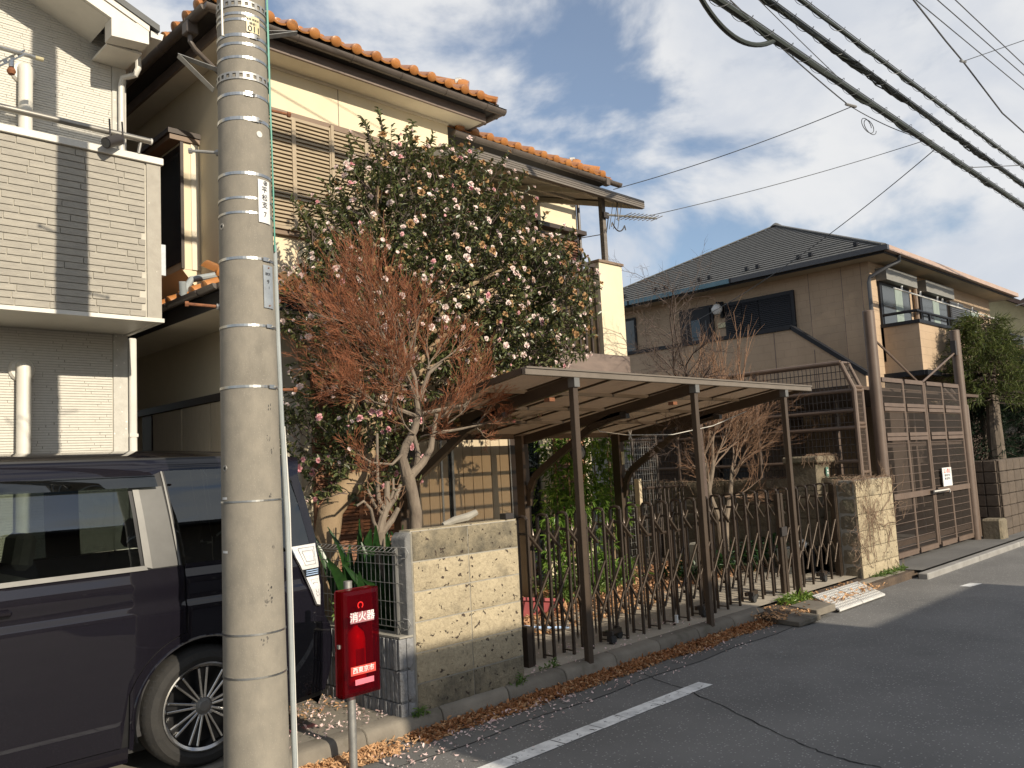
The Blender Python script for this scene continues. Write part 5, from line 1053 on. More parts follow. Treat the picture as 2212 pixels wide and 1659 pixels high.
bx(WXL-0.04, WXL, 12.62, 12.98, 4.0, 5.27).build('window_frame', 'navy_black', h2); bx(WXL-0.05, WXL-0.04, 12.66, 12.94, 4.05, 5.2).build('window_pane', 'window_glass', h2)
# outside stair parapet with dark cap
MB().prism([(14.6, 2.66), (14.6, 4.22), (8.05, 4.18), (6.62, 3.06), (6.62, 2.66)], lambda u, w, a: (a, u, w), 16.2, 16.34).build('stair_parapet', 'brown_panel', h2)
m = MB(); m.beam((16.27, 14.6, 4.26), (16.27, 8.05, 4.225), 0.2, 0.08); m.beam((16.27, 8.06, 4.225), (16.27, 6.60, 3.09), 0.2, 0.08); m.build('parapet_cap', 'navy_black', h2)
for y in (7.6, 8.45, 9.3, 10.15, 11.0): bx(16.194, 16.2, y-0.007, y+0.007, 2.67, 4.17 if y > 8 else 3.7).build('wall_joint', 'fascia_brown', h2)
# street side: balcony, windows, drying poles
BYF, BXL = 5.98, 17.42
bx(BXL, 24.9, BYF, BYF+0.12, 3.15, 4.10).build('balcony_wall', 'brown_panel', h2); bx(BXL, BXL+0.12, BYF+0.12, WYF-0.001, 3.15, 4.10).build('balcony_wall', 'brown_panel', h2); bx(BXL+0.12, 24.9, BYF+0.12, WYF-0.001, 3.15, 3.3).build('balcony_floor', 'brown_panel', h2)
bx(BXL-0.03, 24.9, BYF-0.03, BYF+0.15, 4.10, 4.17).build('balcony_cap', 'navy_black', h2); bx(BXL-0.03, BXL+0.15, BYF+0.15, WYF-0.001, 4.10, 4.17).build('balcony_cap', 'navy_black', h2)
MB().tube([(24.9, BYF+0.05, 4.36), (BXL+0.05, BYF+0.05, 4.36), (BXL+0.05, WYF, 4.36)], 0.03, 8).build('balcony_rail', 'navy_black', h2)
for x in (18.2, 19.3, 20.4, 21.5, 22.6): bx(x-0.02, x+0.02, BYF+0.03, BYF+0.07, 4.17, 4.35).build('rail_post', 'navy_black', h2)
m = MB(); m.beam((BXL-0.02, WYF, 3.10), (BXL-0.02, BYF-0.04, 3.10), 0.12, 0.10); m.beam((BXL-0.06, BYF-0.04, 3.10), (24.9, BYF-0.04, 3.10), 0.12, 0.10); m.build('balcony_skirt', 'navy_black', h2)
for (x0, x1, z0) in ((17.42, 19.05, 3.4), (19.65, 21.4, 3.4)):
    f = bx(x0, x1, WYF-0.05, WYF, z0, 5.08).build('window', 'navy_black', h2)
    for i in range(2): a = lerp(x0+0.07, x1-0.07, i/2); bx(a+0.02, a+(x1-x0)/2-0.09, WYF-0.06, WYF-0.05, z0+0.07, 5.0).build('pane', 'window_glass', f); 
    bx(x0+0.75, x0+1.15, WYF-0.064, WYF-0.06, z0+0.07, 5.0).build('curtain', 'curtain', f)
    bx(x0-0.03, x1+0.03, WYF-0.22, WYF-0.001, 5.08, 5.34).build('shutter_box', 'roller_grey', h2)
f = bx(22.5, 23.75, WYF-0.05, WYF, 4.2, 5.05).build('window', 'navy_black', h2); bx(22.57, 23.1, WYF-0.06, WYF-0.05, 4.26, 4.99).build('pane', 'window_glass', f); bx(23.14, 23.68, WYF-0.06, WYF-0.05, 4.26, 4.99).build('pane', 'curtain', f)
f = bx(21.5, 22.45, WYF-0.09, WYF-0.001, 4.2, 5.08).build('side_shutter', 'dark_gutter', h2)
for k in range(18): bx(21.53, 22.42, WYF-0.105, WYF-0.09, 4.23+k*0.047, 4.255+k*0.047).build('slat', 'dark_gutter', f)
bx(17.12, 24.0, 6.60, 6.70, 0.1, 2.6).build('shade_panel', 'shade_brown', h2)  # added dark panel, stands in for shade over the sunlit front wall
dp = MB().tube([(19.35, WYF-0.06, 3.4), (19.35, WYF-0.06, 5.4)], 0.05, 8).build('flue_pipe', 'frame_brown', h2)
MB().tube([(17.30, GYF-0.03, 5.5), (17.30, GYF-0.03, 5.38), (17.1, GYF+0.1, 5.28), (16.97, WYF-0.05, 5.1), (16.97, WYF-0.02, 5.0), (16.97, WYF-0.02, 0.2)], 0.04, 8).build('downpipe', 'dark_gutter', h2)
for (x0, x1, z) in ((16.9, 20.1, 4.78), (19.2, 23.9, 4.76)):
    q = tagged(MB().tube([(x0, 6.2, z), (x1, 6.2, z-0.02)], 0.018, 8).build('drying_pole', 'white_plastic'), ('near' if x0 < 18 else 'far') + ' white laundry drying pole along the brown house balcony', 'laundry pole')
    for k in range(3):
        a = x0+0.4+k*1.0; MB().tube([(a, 6.2, z), (a+0.03, 6.2, z+0.09)], 0.02, 6).build('peg', 'white_plastic', q)
# ---------------------------------------------------------------- right pier with dry creeper, stone boundary wall
pm('old_stone', (0.25, 0.205, 0.14), (0.15, 0.125, 0.085), 5, 0.95, 0.9, 24, bd=0.02, var=0.12, dirt=((0.07, 0.075, 0.04), 3.0, 0.56))
pm('dry_vine', (0.26, 0.175, 0.115), (0.16, 0.105, 0.07), 12, 0.9)
rp_ = thing('stone_pier', 'tan block pier covered in dry creeper at the right end of the folding gate', 'stone pier', (10.85, 4.55, 0.05))
bx(10.29, 11.41, 4.475, 4.70, 0.0, 1.275).build('mortar_core', 'mortar', rp_)
for r in range(6):
    for c in range(3):
        a0 = 10.28+c*0.378; rough_block(a0+0.004, a0+0.374, 4.45, 4.48, 0.04+r*0.206, 0.238+r*0.206, 10, 6, 0.010, 70+r*5+c).build('stone_block', 'tuff', rp_)
    m = rough_block(0.0, 0.22, 0.0, 0.02, 0.04+r*0.206, 0.238+r*0.206, 6, 6, 0.010, 90+r); m.v = [(10.285+y, 4.70-x, z) for x, y, z in m.v]; m.build('stone_block', 'old_stone', rp_)
rv = random.Random(5); m = MB()
def vine(m, p, d, ln, nrm, r, lvl, rr):
    pts = [V(p)]; d = V(d)
    for k in range(6):
        d = (d + V(rr.uniform(-.5, .5), 0, rr.uniform(-.5, .5))).normalized(); pts.append(pts[-1] + d*ln/6 + nrm*rr.uniform(-0.006, 0.006))
    m.tube(pts, [lerp(r, r*0.4, k/6) for k in range(7)], 4, False)
    if lvl > 0:
        for _ in range(4): vine(m, pts[rr.randrange(2, 7)], (rr.uniform(-1, 1), 0, rr.uniform(-0.8, 1)), ln*0.55, nrm, r*0.6, lvl-1, rr)
for _ in range(18): vine(m, (rv.uniform(10.35, 11.35), 4.437, rv.uniform(0.2, 1.1)), (rv.uniform(-1, 1), 0, rv.uniform(-0.2, 1)), rv.uniform(0.35, 0.7), V(0, 1, 0)*0.4, 0.005, 2, rv)
m.build('creeper', 'dry_vine', rp_, kind='stuff')
m = MB()
for _ in range(240):
    p = V(rv.uniform(10.2, 11.5), rv.uniform(4.42, 4.72), 1.28); pts = [p]
    for k in range(4): p = p + V(rv.uniform(-.07, .07), rv.uniform(-.04, .03), rv.uniform(-.04, .035)-0.012*k); pts.append(p)
    m.tube(pts, 0.0025, 3, False)
m.build('creeper_top', 'dry_vine', rp_, kind='stuff')
sw = thing('stone_wall', 'mossy stone boundary wall running back from the creeper pier', 'stone wall', (10.95, 6.5, 0.1))
bx(10.88, 11.05, 4.72, 9.0, 0.0, 1.30).build('wall_core', 'old_stone', sw)
for r in range(6):
    y = 4.74
    while y < 8.9:
        w = 0.38; m = rough_block(0.0, w-0.008, 0.0, 0.03, 0.03+r*0.21, 0.232+r*0.21, 6, 5, 0.016, int(y*10)+r*7); m.v = [(10.86+yy, y+w-x, z) for x, yy, z in m.v]; m.build('stone_block', 'old_stone', sw); y += w
m = MB()
for _ in range(420):
    p = V(rv.uniform(10.82, 11.08), rv.uniform(4.7, 8.8), 1.31); pts = [p]
    for k in range(4): p = p + V(rv.uniform(-.05, .04), rv.uniform(-.07, .07), rv.uniform(-.05, .03)-0.01*k); pts.append(p)
    m.tube(pts, 0.0025, 3, False)
m.build('creeper_top', 'dry_vine', sw, kind='stuff')
gp = thing('capped_pier', 'tall rough stone gate pier with a flat capstone and green plate', 'stone pier', (10.95, 5.35, 0.1))
for r in range(4): rough_block(10.74, 11.14, 5.16, 5.55, 0.05+r*0.365, 0.405+r*0.365, 10, 8, 0.03, 130+r).build('stone_block', 'old_stone', gp)
bx(10.77, 11.12, 5.19, 5.53, 0.0, 1.50).build('core', 'old_stone', gp); bx(10.68, 11.20, 5.09, 5.61, 1.505, 1.60).build('capstone', 'old_stone', gp, bevel=0.02)
pm('sign_green', (0.12, 0.24, 0.19), r=0.6); bx(10.98, 11.05, 5.135, 5.15, 1.18, 1.44).build('name_plate', 'sign_green', gp)
for k, z in enumerate((1.40, 1.36, 1.22)): MB().lathe([(0, 0), (0.014, 0), (0.012, 0.003)], (0, 0, 0), 8); bx(11.0, 11.03, 5.13, 5.136, z-0.012, z+0.012).build('mark', 'white_paint', gp)
m = MB()
for _ in range(160):
    p = V(rv.uniform(10.66, 11.22), rv.uniform(5.05, 5.3), 1.61); pts = [p]
    for k in range(4): p = p + V(rv.uniform(-.06, .06), rv.uniform(-.04, .03), rv.uniform(-.03, .03)-0.02*k); pts.append(p)
    m.tube(pts, 0.0025, 3, False)
m.build('creeper_top', 'dry_vine', gp, kind='stuff')
# ---------------------------------------------------------------- brown pipe cage and gate
pm('cage_brown', (0.155, 0.108, 0.08), (0.12, 0.083, 0.062), 6, 0.5, var=0.03)
for x, lab in ((11.58, 'thick brown round steel post at the left side of the mesh gate'), (15.05, 'thick brown round steel post at the right side of the mesh gate')):
    pt = thing('gate_post', lab, 'gate post', (x, 4.62, 0.05), 'round posts of the mesh gate')
    MB().tube([(x, 4.62, 0.02), (x, 4.62, 3.53)], 0.078 if x < 12 else 0.075, 24).build('post_tube', 'cage_brown', pt); MB().lathe([(0.079, 3.53), (0.072, 3.545), (0, 3.55)], (x, 4.62, 0), 24).build('post_cap', 'cage_brown', pt)
    s = 1 if x < 12 else -1
    MB().tube([(x+0.1*s, 4.62, 3.16), (13.26-0.1*s, 4.62, 2.62)], 0.016, 6).build('stay_rod', 'cage_brown', pt)
    if s < 0: bx(x-0.15, x-0.08, 4.58, 4.66, 3.12, 3.36).build('hinge_box', 'dark_metal', pt)
mg = thing('mesh_gate', 'brown double leaf wire mesh gate between two round posts', 'mesh gate', (13.35, 4.62, 0.15))
GX = (11.72, 12.54, 13.33, 13.40, 14.13, 14.92); ROWS = (0.20, 0.98, 1.775, 1.825, 2.19, 2.24, 2.60)
for x in GX: MB().tube([(x, 4.62, 0.19), (x, 4.62, 2.61)], 0.022, 10).build('stile', 'cage_brown', mg)
for z, h in ((0.19, 0.07), (1.775, 0.05), (1.835, 0.05), (2.19, 0.05), (2.25, 0.05), (2.60, 0.06)):
    for a, c in ((GX[0]+0.042, GX[1]-0.042), (GX[1]+0.042, GX[2]-0.042), (GX[3]+0.042, GX[4]-0.042), (GX[4]+0.042, GX[5]-0.042)): bx(a, c, 4.59, 4.645, z-h/2, z+h/2).build('rail', 'cage_brown', mg)
for a, c in ((GX[0]+0.042, GX[2]-0.042), (GX[3]+0.042, GX[5]-0.042)): bx(a, c, 4.575, 4.60, 0.94, 1.02).build('lock_rail', 'cage_brown', mg); bx(a, c, 4.625, 4.645, 0.30, 0.37).build('rail', 'cage_brown', mg); bx(a, c, 4.63, 4.65, 1.66, 1.72).build('rail', 'cage_brown', mg)
wv = MB().tube([(0, 0, 0.2), (0, 0, 2.6)], 0.004, 4, False).mesh('wire', 'frame_dark'); wh = MB().tube([(0.04, 0, 0), (1.5, 0, 0)], 0.0045, 4, False).mesh('wire', 'cage_brown')
x = GX[0]+0.04
while x < GX[5]:
    if not GX[2]-0.03 < x < GX[3]+0.03: place(wv, 'wire', mg, (x, 4.62, 0))
    x += 0.040
z = 0.28
while z < 2.55: place(wh, 'wire', mg, (GX[0], 4.612, z)); place(wh, 'wire', mg, (GX[3], 4.612, z)); z += 0.11
bl = bx(13.1, 13.7, 4.53, 4.575, 0.955, 1.0).build('bolt', 'dark_metal', mg); MB().tube([(13.1, 4.52, 0.985), (13.74, 4.52, 0.985), (13.76, 4.52, 0.94)], 0.012, 8).build('bolt_rod', 'white_plastic', bl)
sg = thing('notice_sign', 'white paper notice fixed on the brown mesh gate', 'sign', (13.85, 4.57, 1.15)); bx(13.66, 14.05, 4.565, 4.575, 1.03, 1.31).build('board', 'white_paint', sg)
text_mb('立入禁止', 0.075, lambda x, y: (13.855+x*1.05, 4.5635, 1.255+y)).build('lettering', 'label_red', sg, smooth=False, recalc=False)
for k in range(2): text_mb('関係者以外の', 0.04, lambda x, y: (13.855+x, 4.5635, 1.19-0.05*k+y)).build('lettering', 'ink', sg, smooth=False, recalc=False)
cg = thing('pipe_cage', 'brown pipe frame cage of wire mesh along the stone boundary wall', 'mesh fence', (11.3, 6.5, 1.3))
def pipe(pts, r=0.04, name='pipe'): return MB().tube(pts, r, 10).build(name, 'cage_brown', cg)
pipe([(11.19, 4.75, 1.0), (11.19, 4.75, 2.47), (11.19, 4.90, 2.84)], 0.034); pipe([(11.44, 4.75, 1.0), (11.44, 4.75, 2.47), (11.44, 4.90, 2.83)], 0.026)
for z in (2.45, 2.50, 1.95, 2.0, 1.35): pipe([(11.19, 4.75, z), (11.44, 4.75, z)], 0.024)
pipe([(11.19, 4.90, 2.84), (11.44, 4.90, 2.84)], 0.024); pipe([(11.19, 4.90, 2.84), (11.19, 9.0, 2.84)], 0.035)
for y in (6.2, 7.6, 9.0): pipe([(11.19, y, 0.5), (11.19, y, 2.84)], 0.035)
for z in (2.45, 2.18, 1.95, 1.5): pipe([(11.19, 4.75, z), (11.19, 9.0, z)], 0.028)
w1 = MB().tube([(0, 0, 1.3), (0, 0, 2.84)], 0.0055, 4, False).mesh('wire', 'frame_dark'); w2 = MB().tube([(0, 4.75, 0), (0, 9.0, 0)], 0.0055, 4, False).mesh('wire', 'frame_dark'); w3 = MB().tube([(11.2, 0, 0), (11.43, 0, 0)], 0.003, 4, False).mesh('wire', 'cage_brown')
y = 4.8
while y < 9.0: place(w1, 'wire', cg, (11.19, y, 0)); y += 0.06
z = 1.32
while z < 2.84: place(w2, 'wire', cg, (11.19, 0, z)); z += 0.10
for k in range(6): place(MB().tube([(0, 0, 1.2), (0, 0, 2.45)], 0.003, 4, False).mesh('wire', 'cage_brown'), 'wire', cg, (11.22+k*0.036, 4.75, 0))
z = 1.25
while z < 2.45: place(w3, 'wire', cg, (0, 4.75, z)); z += 0.06
cg2 = thing('pipe_cage', 'narrow brown wire mesh panel beyond the right gate post', 'mesh fence', (15.4, 4.7, 0.1))
for x in (15.27, 15.6): MB().tube([(x, 4.72, 0.1), (x, 4.72, 2.3), (x, 4.95, 2.6)], 0.03, 8).build('pipe', 'cage_brown', cg2)
for z in (0.3, 1.5, 2.0, 2.3): MB().tube([(15.27, 4.72, z), (15.6, 4.72, z)], 0.022, 8).build('pipe', 'cage_brown', cg2)
for k in range(7): MB().tube([(15.3+k*0.042, 4.72, 0.3), (15.3+k*0.042, 4.72, 2.3)], 0.003, 4, False).build('wire', 'cage_brown', cg2)
for k in range(20): MB().tube([(15.28, 4.72, 0.35+k*0.1), (15.59, 4.72, 0.35+k*0.1)], 0.003, 4, False).build('wire', 'cage_brown', cg2)
# dim car port behind the mesh gate
pm('yard_brown', (0.085, 0.058, 0.042), (0.06, 0.042, 0.03), 3, 0.9)  # brown darkened so the colour carries the shade inside
yb = thing('bicycle_shelter', 'dim brown lean-to shelter behind the mesh gate', 'shelter', (14.0, 7.5, 0.1))
bx(11.5, 17.09, 8.4, 8.55, 0.1, 2.495).build('back_wall', 'yard_brown', yb); bx(11.5, 17.09, 4.95, 8.55, 2.50, 2.55).build('lean_to_roof', 'yard_brown', yb)  # roof drawn forward behind the gate top to shade the yard
for x in (11.6, 13.3, 15.0, 16.6): bx(x-0.04, x+0.04, 5.95, 6.03, 0.1, 2.495).build('post', 'cage_brown', yb)
bx(13.6, 14.8, 8.3, 8.395, 0.6, 1.6).build('blue_board', 'navy_black', yb)
# ---------------------------------------------------------------- ribbed brown wall far right, stone block
pm('brown_block', (0.115, 0.088, 0.065), (0.08, 0.06, 0.045), 8, 0.92, 0.6, 30, var=0.1)
bw2 = thing('brown_block_wall', 'dark brown ribbed block garden wall beyond the mesh gate', 'block wall', (19, 4.5, 0.1))
bx(15.70, 26, 4.38, 4.55, 0.0, 1.36).build('wall_core', 'brown_block', bw2); bx(15.70, 15.85, 4.552, 5.6, 0.0, 1.36).build('wall_core', 'brown_block', bw2)
for r in range(7):
    for c in range(6): bx(15.665, 15.70, 4.395+c*0.2, 4.585+c*0.2, 0.02+r*0.192, 0.20+r*0.192).build('ribbed_block', 'brown_block', bw2, bevel=0.01)
    for c in range(12): bx(15.71+c*0.4, 16.09+c*0.4, 4.345, 4.38, 0.02+r*0.192, 0.20+r*0.192).build('ribbed_block', 'brown_block', bw2, bevel=0.01)
tagged(bx(15.15, 15.5, 4.26, 4.56, 0.05, 0.42).build('stone_block', 'old_stone', bevel=0.03), 'mossy square stone block at the foot of the right gate post', 'stone block')
# ---------------------------------------------------------------- grey shed and iron picket fence behind the garden
pm('shed_grey', (0.44, 0.45, 0.45), (0.38, 0.39, 0.39), 3, 0.6)
sh = thing('shed', 'pale grey metal shed behind the wire mesh at the garden end', 'shed', (12.9, 9.6, 0.1))
bx(11.85, 13.95, 9.0, 10.5, 0.1, 1.98).build('wall', 'shed_grey', sh); bx(11.75, 14.05, 8.9, 10.6, 1.985, 2.06).build('roof', 'frame_brown', sh)
for x in (11.85, 12.55, 13.3, 13.9): bx(x-0.035, x+0.035, 8.96, 8.998, 0.1, 1.98).build('post', 'frame_brown', sh)
bx(13.7, 13.9, 8.97, 8.999, 0.2, 1.9).build('door_edge', 'white_plastic', sh)
pf = thing('picket_fence', 'rusty dark iron picket fence at the back of the garden', 'picket fence', (10.3, 7.3, 0.2))
MB().tube([(9.72, 7.32, 1.26), (10.86, 7.32, 1.25)], 0.022, 6).build('rail', 'frame_dark', pf); MB().tube([(9.72, 7.32, 0.6), (10.86, 7.32, 0.6)], 0.022, 6).build('rail', 'frame_dark', pf)
for k in range(12): MB().tube([(9.76+k*0.095, 7.32, 0.2), (9.76+k*0.095, 7.32, 1.30+(0.07 if k % 3 == 0 else 0))], 0.012, 6).build('picket', 'frame_dark', pf)
bx(9.67, 9.73, 7.28, 7.36, 0.15, 1.40).build('post', 'plank_beige', pf)
bg_ = thing('mesh_panel_fence', 'dark framed wire mesh fence standing before the grey shed', 'mesh fence', (10.9, 7.8, 0.2))
for x in (9.9, 10.25, 10.86): MB().tube([(x, 7.8, 0.2), (x, 7.8, 2.05)], 0.025, 6).build('post', 'frame_dark', bg_)
for z in (2.03, 1.97): MB().tube([(9.9, 7.8, z), (10.86, 7.8, z)], 0.02, 6).build('rail', 'frame_dark', bg_)
for k in range(17): MB().tube([(9.92+k*0.056, 7.8, 0.2), (9.92+k*0.056, 7.8, 2.0)], 0.003, 4, False).build('wire', 'galvanised', bg_)
for k in range(18): MB().tube([(9.9, 7.8, 0.25+k*0.1), (10.86, 7.8, 0.25+k*0.1)], 0.003, 4, False).build('wire', 'galvanised', bg_)
# ---------------------------------------------------------------- far houses
pm('yellow_wall', (0.70, 0.62, 0.36), r=0.85); pm('far_grey', (0.10, 0.10, 0.11), r=0.8); pm('far_roof', (0.20, 0.13, 0.10), (0.15, 0.10, 0.08), 3, 0.8)
def gable_house(label, x0, x1, y0, y1, ze, zr, wallm):
    h = thing('far_house', label, 'house', ((x0+x1)/2, (y0+y1)/2, 0)); ym = (y0+y1)/2
    MB().prism([(y0, 0), (y1, 0), (y1, ze), (ym, zr), (y0, ze)], lambda u, w, a: (a, u, w), x0, x1).build('wall', wallm, h)
    for s, ye in ((1, y0-0.5), (-1, y1+0.5)): MB().add([(x, y, z+d) for d in (0.03, 0.2) for x, y, z in ((x0-0.5, ye, ze-0.3), (x1+0.5, ye, ze-0.3), (x1+0.5, ym, zr), (x0-0.5, ym, zr))], ((0, 1, 2, 3), (4, 5, 6, 7), (0, 1, 5, 4), (3, 0, 4, 7), (1, 2, 6, 5))).build('roof', 'far_roof', h)
    for k in range(2):
        w = bx(x0-0.05, x0, ym-1.6+k*2, ym-0.4+k*2, ze-1.9, ze-0.7).build('window', 'white_plastic', h); bx(x0-0.06, x0-0.05, ym-1.5+k*2, ym-0.5+k*2, ze-1.8, ze-0.8).build('pane', 'glass_dark', w)
    return h
gable_house('distant yellow gabled house with brown roof beyond the brown house', 32.5, 40, 7.2, 11.5, 5.9, 7.2, 'yellow_wall')
gable_house('distant dark grey gabled house at the right edge of the view', 41.5, 50, 6.2, 12, 6.4, 7.9, 'far_grey')
simple_house('far_house', 'low distant pale house behind the conifers on the right', 28, 34, 3.0+2.6, 5.2+3.5, 3.4, 0.4, 0.4, 'plaster_pale', 'far_roof', (1.0,), -1)
# ---------------------------------------------------------------- vegetation
def leaf_mat(name, c, c2, r=0.4, trans=0.25, vein=None):
    m, t, b = mat_base(name); v = obj_vec(t, rnd=False)
    cc = mix_col(t, ramp(tex_noise(t, v, 23, 3), [(0.3, 0.0), (0.7, 1.0)], t), c, c2); t.links.new(cc, b.inputs['Base Color']); b.inputs['Roughness'].default_value = r
    tl = t.nodes.new('ShaderNodeBsdfTranslucent'); t.links.new(cc, tl.inputs[0]); mx = t.nodes.new('ShaderNodeMixShader'); mx.inputs[0].default_value = trans
    t.links.new(b.outputs[0], mx.inputs[1]); t.links.new(tl.outputs[0], mx.inputs[2]); t.links.new(mx.outputs[0], t.nodes['Material Output'].inputs[0])
leaf_mat('camellia_leaf', (0.036, 0.062, 0.020), (0.165, 0.165, 0.065), 0.33, 0.18)
leaf_mat('petal', (0.90, 0.80, 0.74), (0.86, 0.66, 0.63), 0.6, 0.3)
leaf_mat('petal_pink', (0.80, 0.36, 0.40), (0.82, 0.55, 0.55), 0.6, 0.3)
leaf_mat('petal_brown', (0.42, 0.26, 0.12), (0.30, 0.16, 0.065), 0.7, 0.2)
leaf_mat('bamboo_leaf', (0.09, 0.20, 0.03), (0.22, 0.32, 0.06), 0.4, 0.3)
leaf_mat('aspidistra_leaf', (0.013, 0.042, 0.011), (0.026, 0.068, 0.016), 0.35, 0.15)
leaf_mat('leaf_yellow', (0.22, 0.30, 0.05), (0.12, 0.22, 0.04), 0.4, 0.35)
leaf_mat('leaf_dry', (0.30, 0.17, 0.06), (0.20, 0.11, 0.04), 0.7, 0.2)
leaf_mat('conifer', (0.045, 0.075, 0.02), (0.14, 0.155, 0.035), 0.6, 0.15)
leaf_mat('conifer_dark', (0.012, 0.032, 0.016), (0.025, 0.05, 0.02), 0.6, 0.12)
leaf_mat('weed', (0.08, 0.16, 0.03), (0.16, 0.22, 0.05), 0.5, 0.3)
leaf_mat('litter', (0.42, 0.19, 0.07), (0.26, 0.11, 0.045), 0.75, 0.2)
leaf_mat('litter_pale', (0.62, 0.40, 0.22), (0.48, 0.26, 0.12), 0.75, 0.2)
leaf_mat('litter_bed', (0.60, 0.36, 0.21), (0.42, 0.22, 0.11), 0.75, 0.2)
leaf_mat('fallen_petal', (0.80, 0.66, 0.62), (0.66, 0.45, 0.42), 0.6, 0.2)
pm('bark_grey', (0.25, 0.20, 0.15), (0.13, 0.10, 0.075), 14, 0.9, 0.6, 40, stretch=(1, 1, 0.4))
pm('bark_tan', (0.36, 0.255, 0.15), (0.27, 0.19, 0.11), 6, 0.85, 0.4, 30, stretch=(1, 1, 0.5))
pm('bark_dark', (0.10, 0.072, 0.06), (0.07, 0.05, 0.042), 12, 0.9)
pm('twig_red', (0.33, 0.115, 0.045), (0.20, 0.07, 0.033), 20, 0.8)
pm('twig_grey', (0.27, 0.195, 0.14), (0.18, 0.125, 0.09), 20, 0.85)
pm('twig_tan', (0.28, 0.165, 0.095), (0.19, 0.10, 0.06), 9, 0.85)
pm('bark_conifer', (0.17, 0.135, 0.105), (0.10, 0.08, 0.06), 10, 0.95, 0.8, 25, stretch=(1, 1, 0.3))
R8 = random.Random(11)
def rv3(r=R8): 
    while True:
        v_ = V(r.uniform(-1, 1), r.uniform(-1, 1), r.uniform(-1, 1))
        if 0.05 < v_.length < 1: return v_.normalized()
def add_leaf(m, p, d, up, ln, w, fold=0.25, curl=0.15):
    d = d.normalized(); s = d.cross(up); s = s.normalized() if s.length > 1e-3 else d.orthogonal().normalized(); n = s.cross(d)
    a = p; tip = p + d*ln - n*curl*ln
    l1 = p + d*ln*0.30 + s*w*0.45 + n*w*fold; l2 = p + d*ln*0.68 + s*w*0.38 + n*(w*fold-curl*ln*0.4)
    r1 = p + d*ln*0.30 - s*w*0.45 + n*w*fold; r2 = p + d*ln*0.68 - s*w*0.38 + n*(w*fold-curl*ln*0.4)
    m.add((a, l1, l2, tip, r2, r1), ((0, 1, 2, 3), (0, 3, 4, 5)))
def sphere_pts(c, rad, n, r, shell=0.55):
    o = []
    for _ in range(n):
        d = rv3(r); k = (shell + (1-shell)*r.random()**0.6); o.append((V(c)+V(d.x*rad[0], d.y*rad[1], d.z*rad[2])*k, V(d.x/rad[0], d.y/rad[1], d.z/rad[2]).normalized()))
    return o
def nz3(p, f): return noise.noise((p.x*f, p.y*f, p.z*f))
# camellia
ca = thing('camellia_tree', 'large camellia tree covered in pale pink blossom before the cream house', 'tree', (3.68, 5.9, 0.2))
MB().tube([(3.66, 5.9, 0.1), (3.67, 5.9, 0.7), (3.69, 5.9, 1.12), (3.74, 5.9, 1.38), (3.87, 5.9, 1.52), (4.03, 5.9, 1.66), (4.10, 5.9, 1.8), (4.18, 5.95, 2.1), (4.6, 6.0, 2.7), (4.9, 6.0, 3.4)], [0.125, 0.115, 0.105, 0.10, 0.098, 0.092, 0.085, 0.08, 0.06, 0.03], 14).build('trunk', 'bark_tan', ca)
lobes = [((4.88, 6.0, 3.50), (1.08, 0.85, 1.0), 600), ((5.85, 6.05, 3.30), (1.05, 0.80, 0.95), 520), ((4.12, 5.95, 3.05), (0.56, 0.7, 0.62), 230), ((4.32, 5.95, 3.62), (0.5, 0.6, 0.48), 150), ((5.0, 6.0, 2.75), (1.1, 0.75, 0.62), 220), ((5.75, 6.0, 2.65), (0.52, 0.6, 0.45), 170), ((3.95, 6.0, 2.0), (0.50, 0.5, 0.55), 130), ((4.2, 5.95, 1.85), (0.40, 0.4, 0.40), 60), ((5.3, 6.0, 4.05), (0.8, 0.6, 0.62), 210), ((6.45, 6.05, 3.35), (0.55, 0.5, 0.55), 160), ((4.5, 6.0, 4.22), (0.42, 0.4, 0.40), 70), ((6.25, 6.0, 3.75), (0.5, 0.45, 0.40), 90)]
sprigs = [((4.45, 5.95, 4.55), (4.42, 5.95, 4.86)), ((4.65, 5.95, 4.5), (4.78, 5.95, 4.86)), ((4.9, 5.95, 4.5), (5.0, 5.95, 4.78)), ((5.25, 5.95, 4.5), (5.30, 5.95, 4.80)), ((5.45, 5.95, 4.45), (5.52, 5.95, 4.74)), ((4.2, 5.95, 4.2), (4.08, 5.95, 4.50)), ((6.9, 6.0, 3.5), (7.25, 6.0, 3.85)), ((6.6, 6.0, 3.75), (6.85, 6.0, 4.05)), ((3.75, 5.95, 3.6), (3.55, 5.95, 3.85)), ((6.2, 6.0, 2.35), (6.5, 5.9, 2.28)), ((3.8, 5.8, 1.75), (3.62, 5.7, 1.5)), ((4.35, 5.95, 4.5), (4.25, 5.95, 4.75)), ((5.8, 6.0, 4.1), (5.98, 6.0, 4.36)), ((6.0, 5.9, 2.4), (6.3, 5.6, 2.22))]
lm, tw = MB(), MB(); spots = []
def cam_twig(p, out, n=11, ln=0.2):
    d = (out*0.9 + V(0, 0, 0.55) + rv3()*0.55).normalized(); e = p + d*ln
    tw.tube([p-d*0.12, p, e], [0.005, 0.004, 0.002], 3, False)
    for k in range(n):
        q = p.lerp(e, k/(n-1)); s = rv3(); ld = (s - d*s.dot(d)*0.5 + d*0.45 + out*0.25).normalized()
        add_leaf(lm, q, ld, (V(0, 0, 1)*0.7 + out*0.5 + rv3()*0.35), R8.uniform(0.042, 0.078), R8.uniform(0.022, 0.036), 0.22, R8.uniform(0.05, 0.35))
    return e, d
for c, rad, n in lobes:
    for p, out in sphere_pts(c, rad, n, R8, 0.62):
        if nz3(p, 2.4) < -0.28: continue
        p = p + out*0.10*nz3(p, 3.1)
        e, d = cam_twig(p, out)
        if out.y < 0.35 and R8.random() < 0.95: spots.append((e, (d+out+V(0, -0.5, 0)).normalized()))
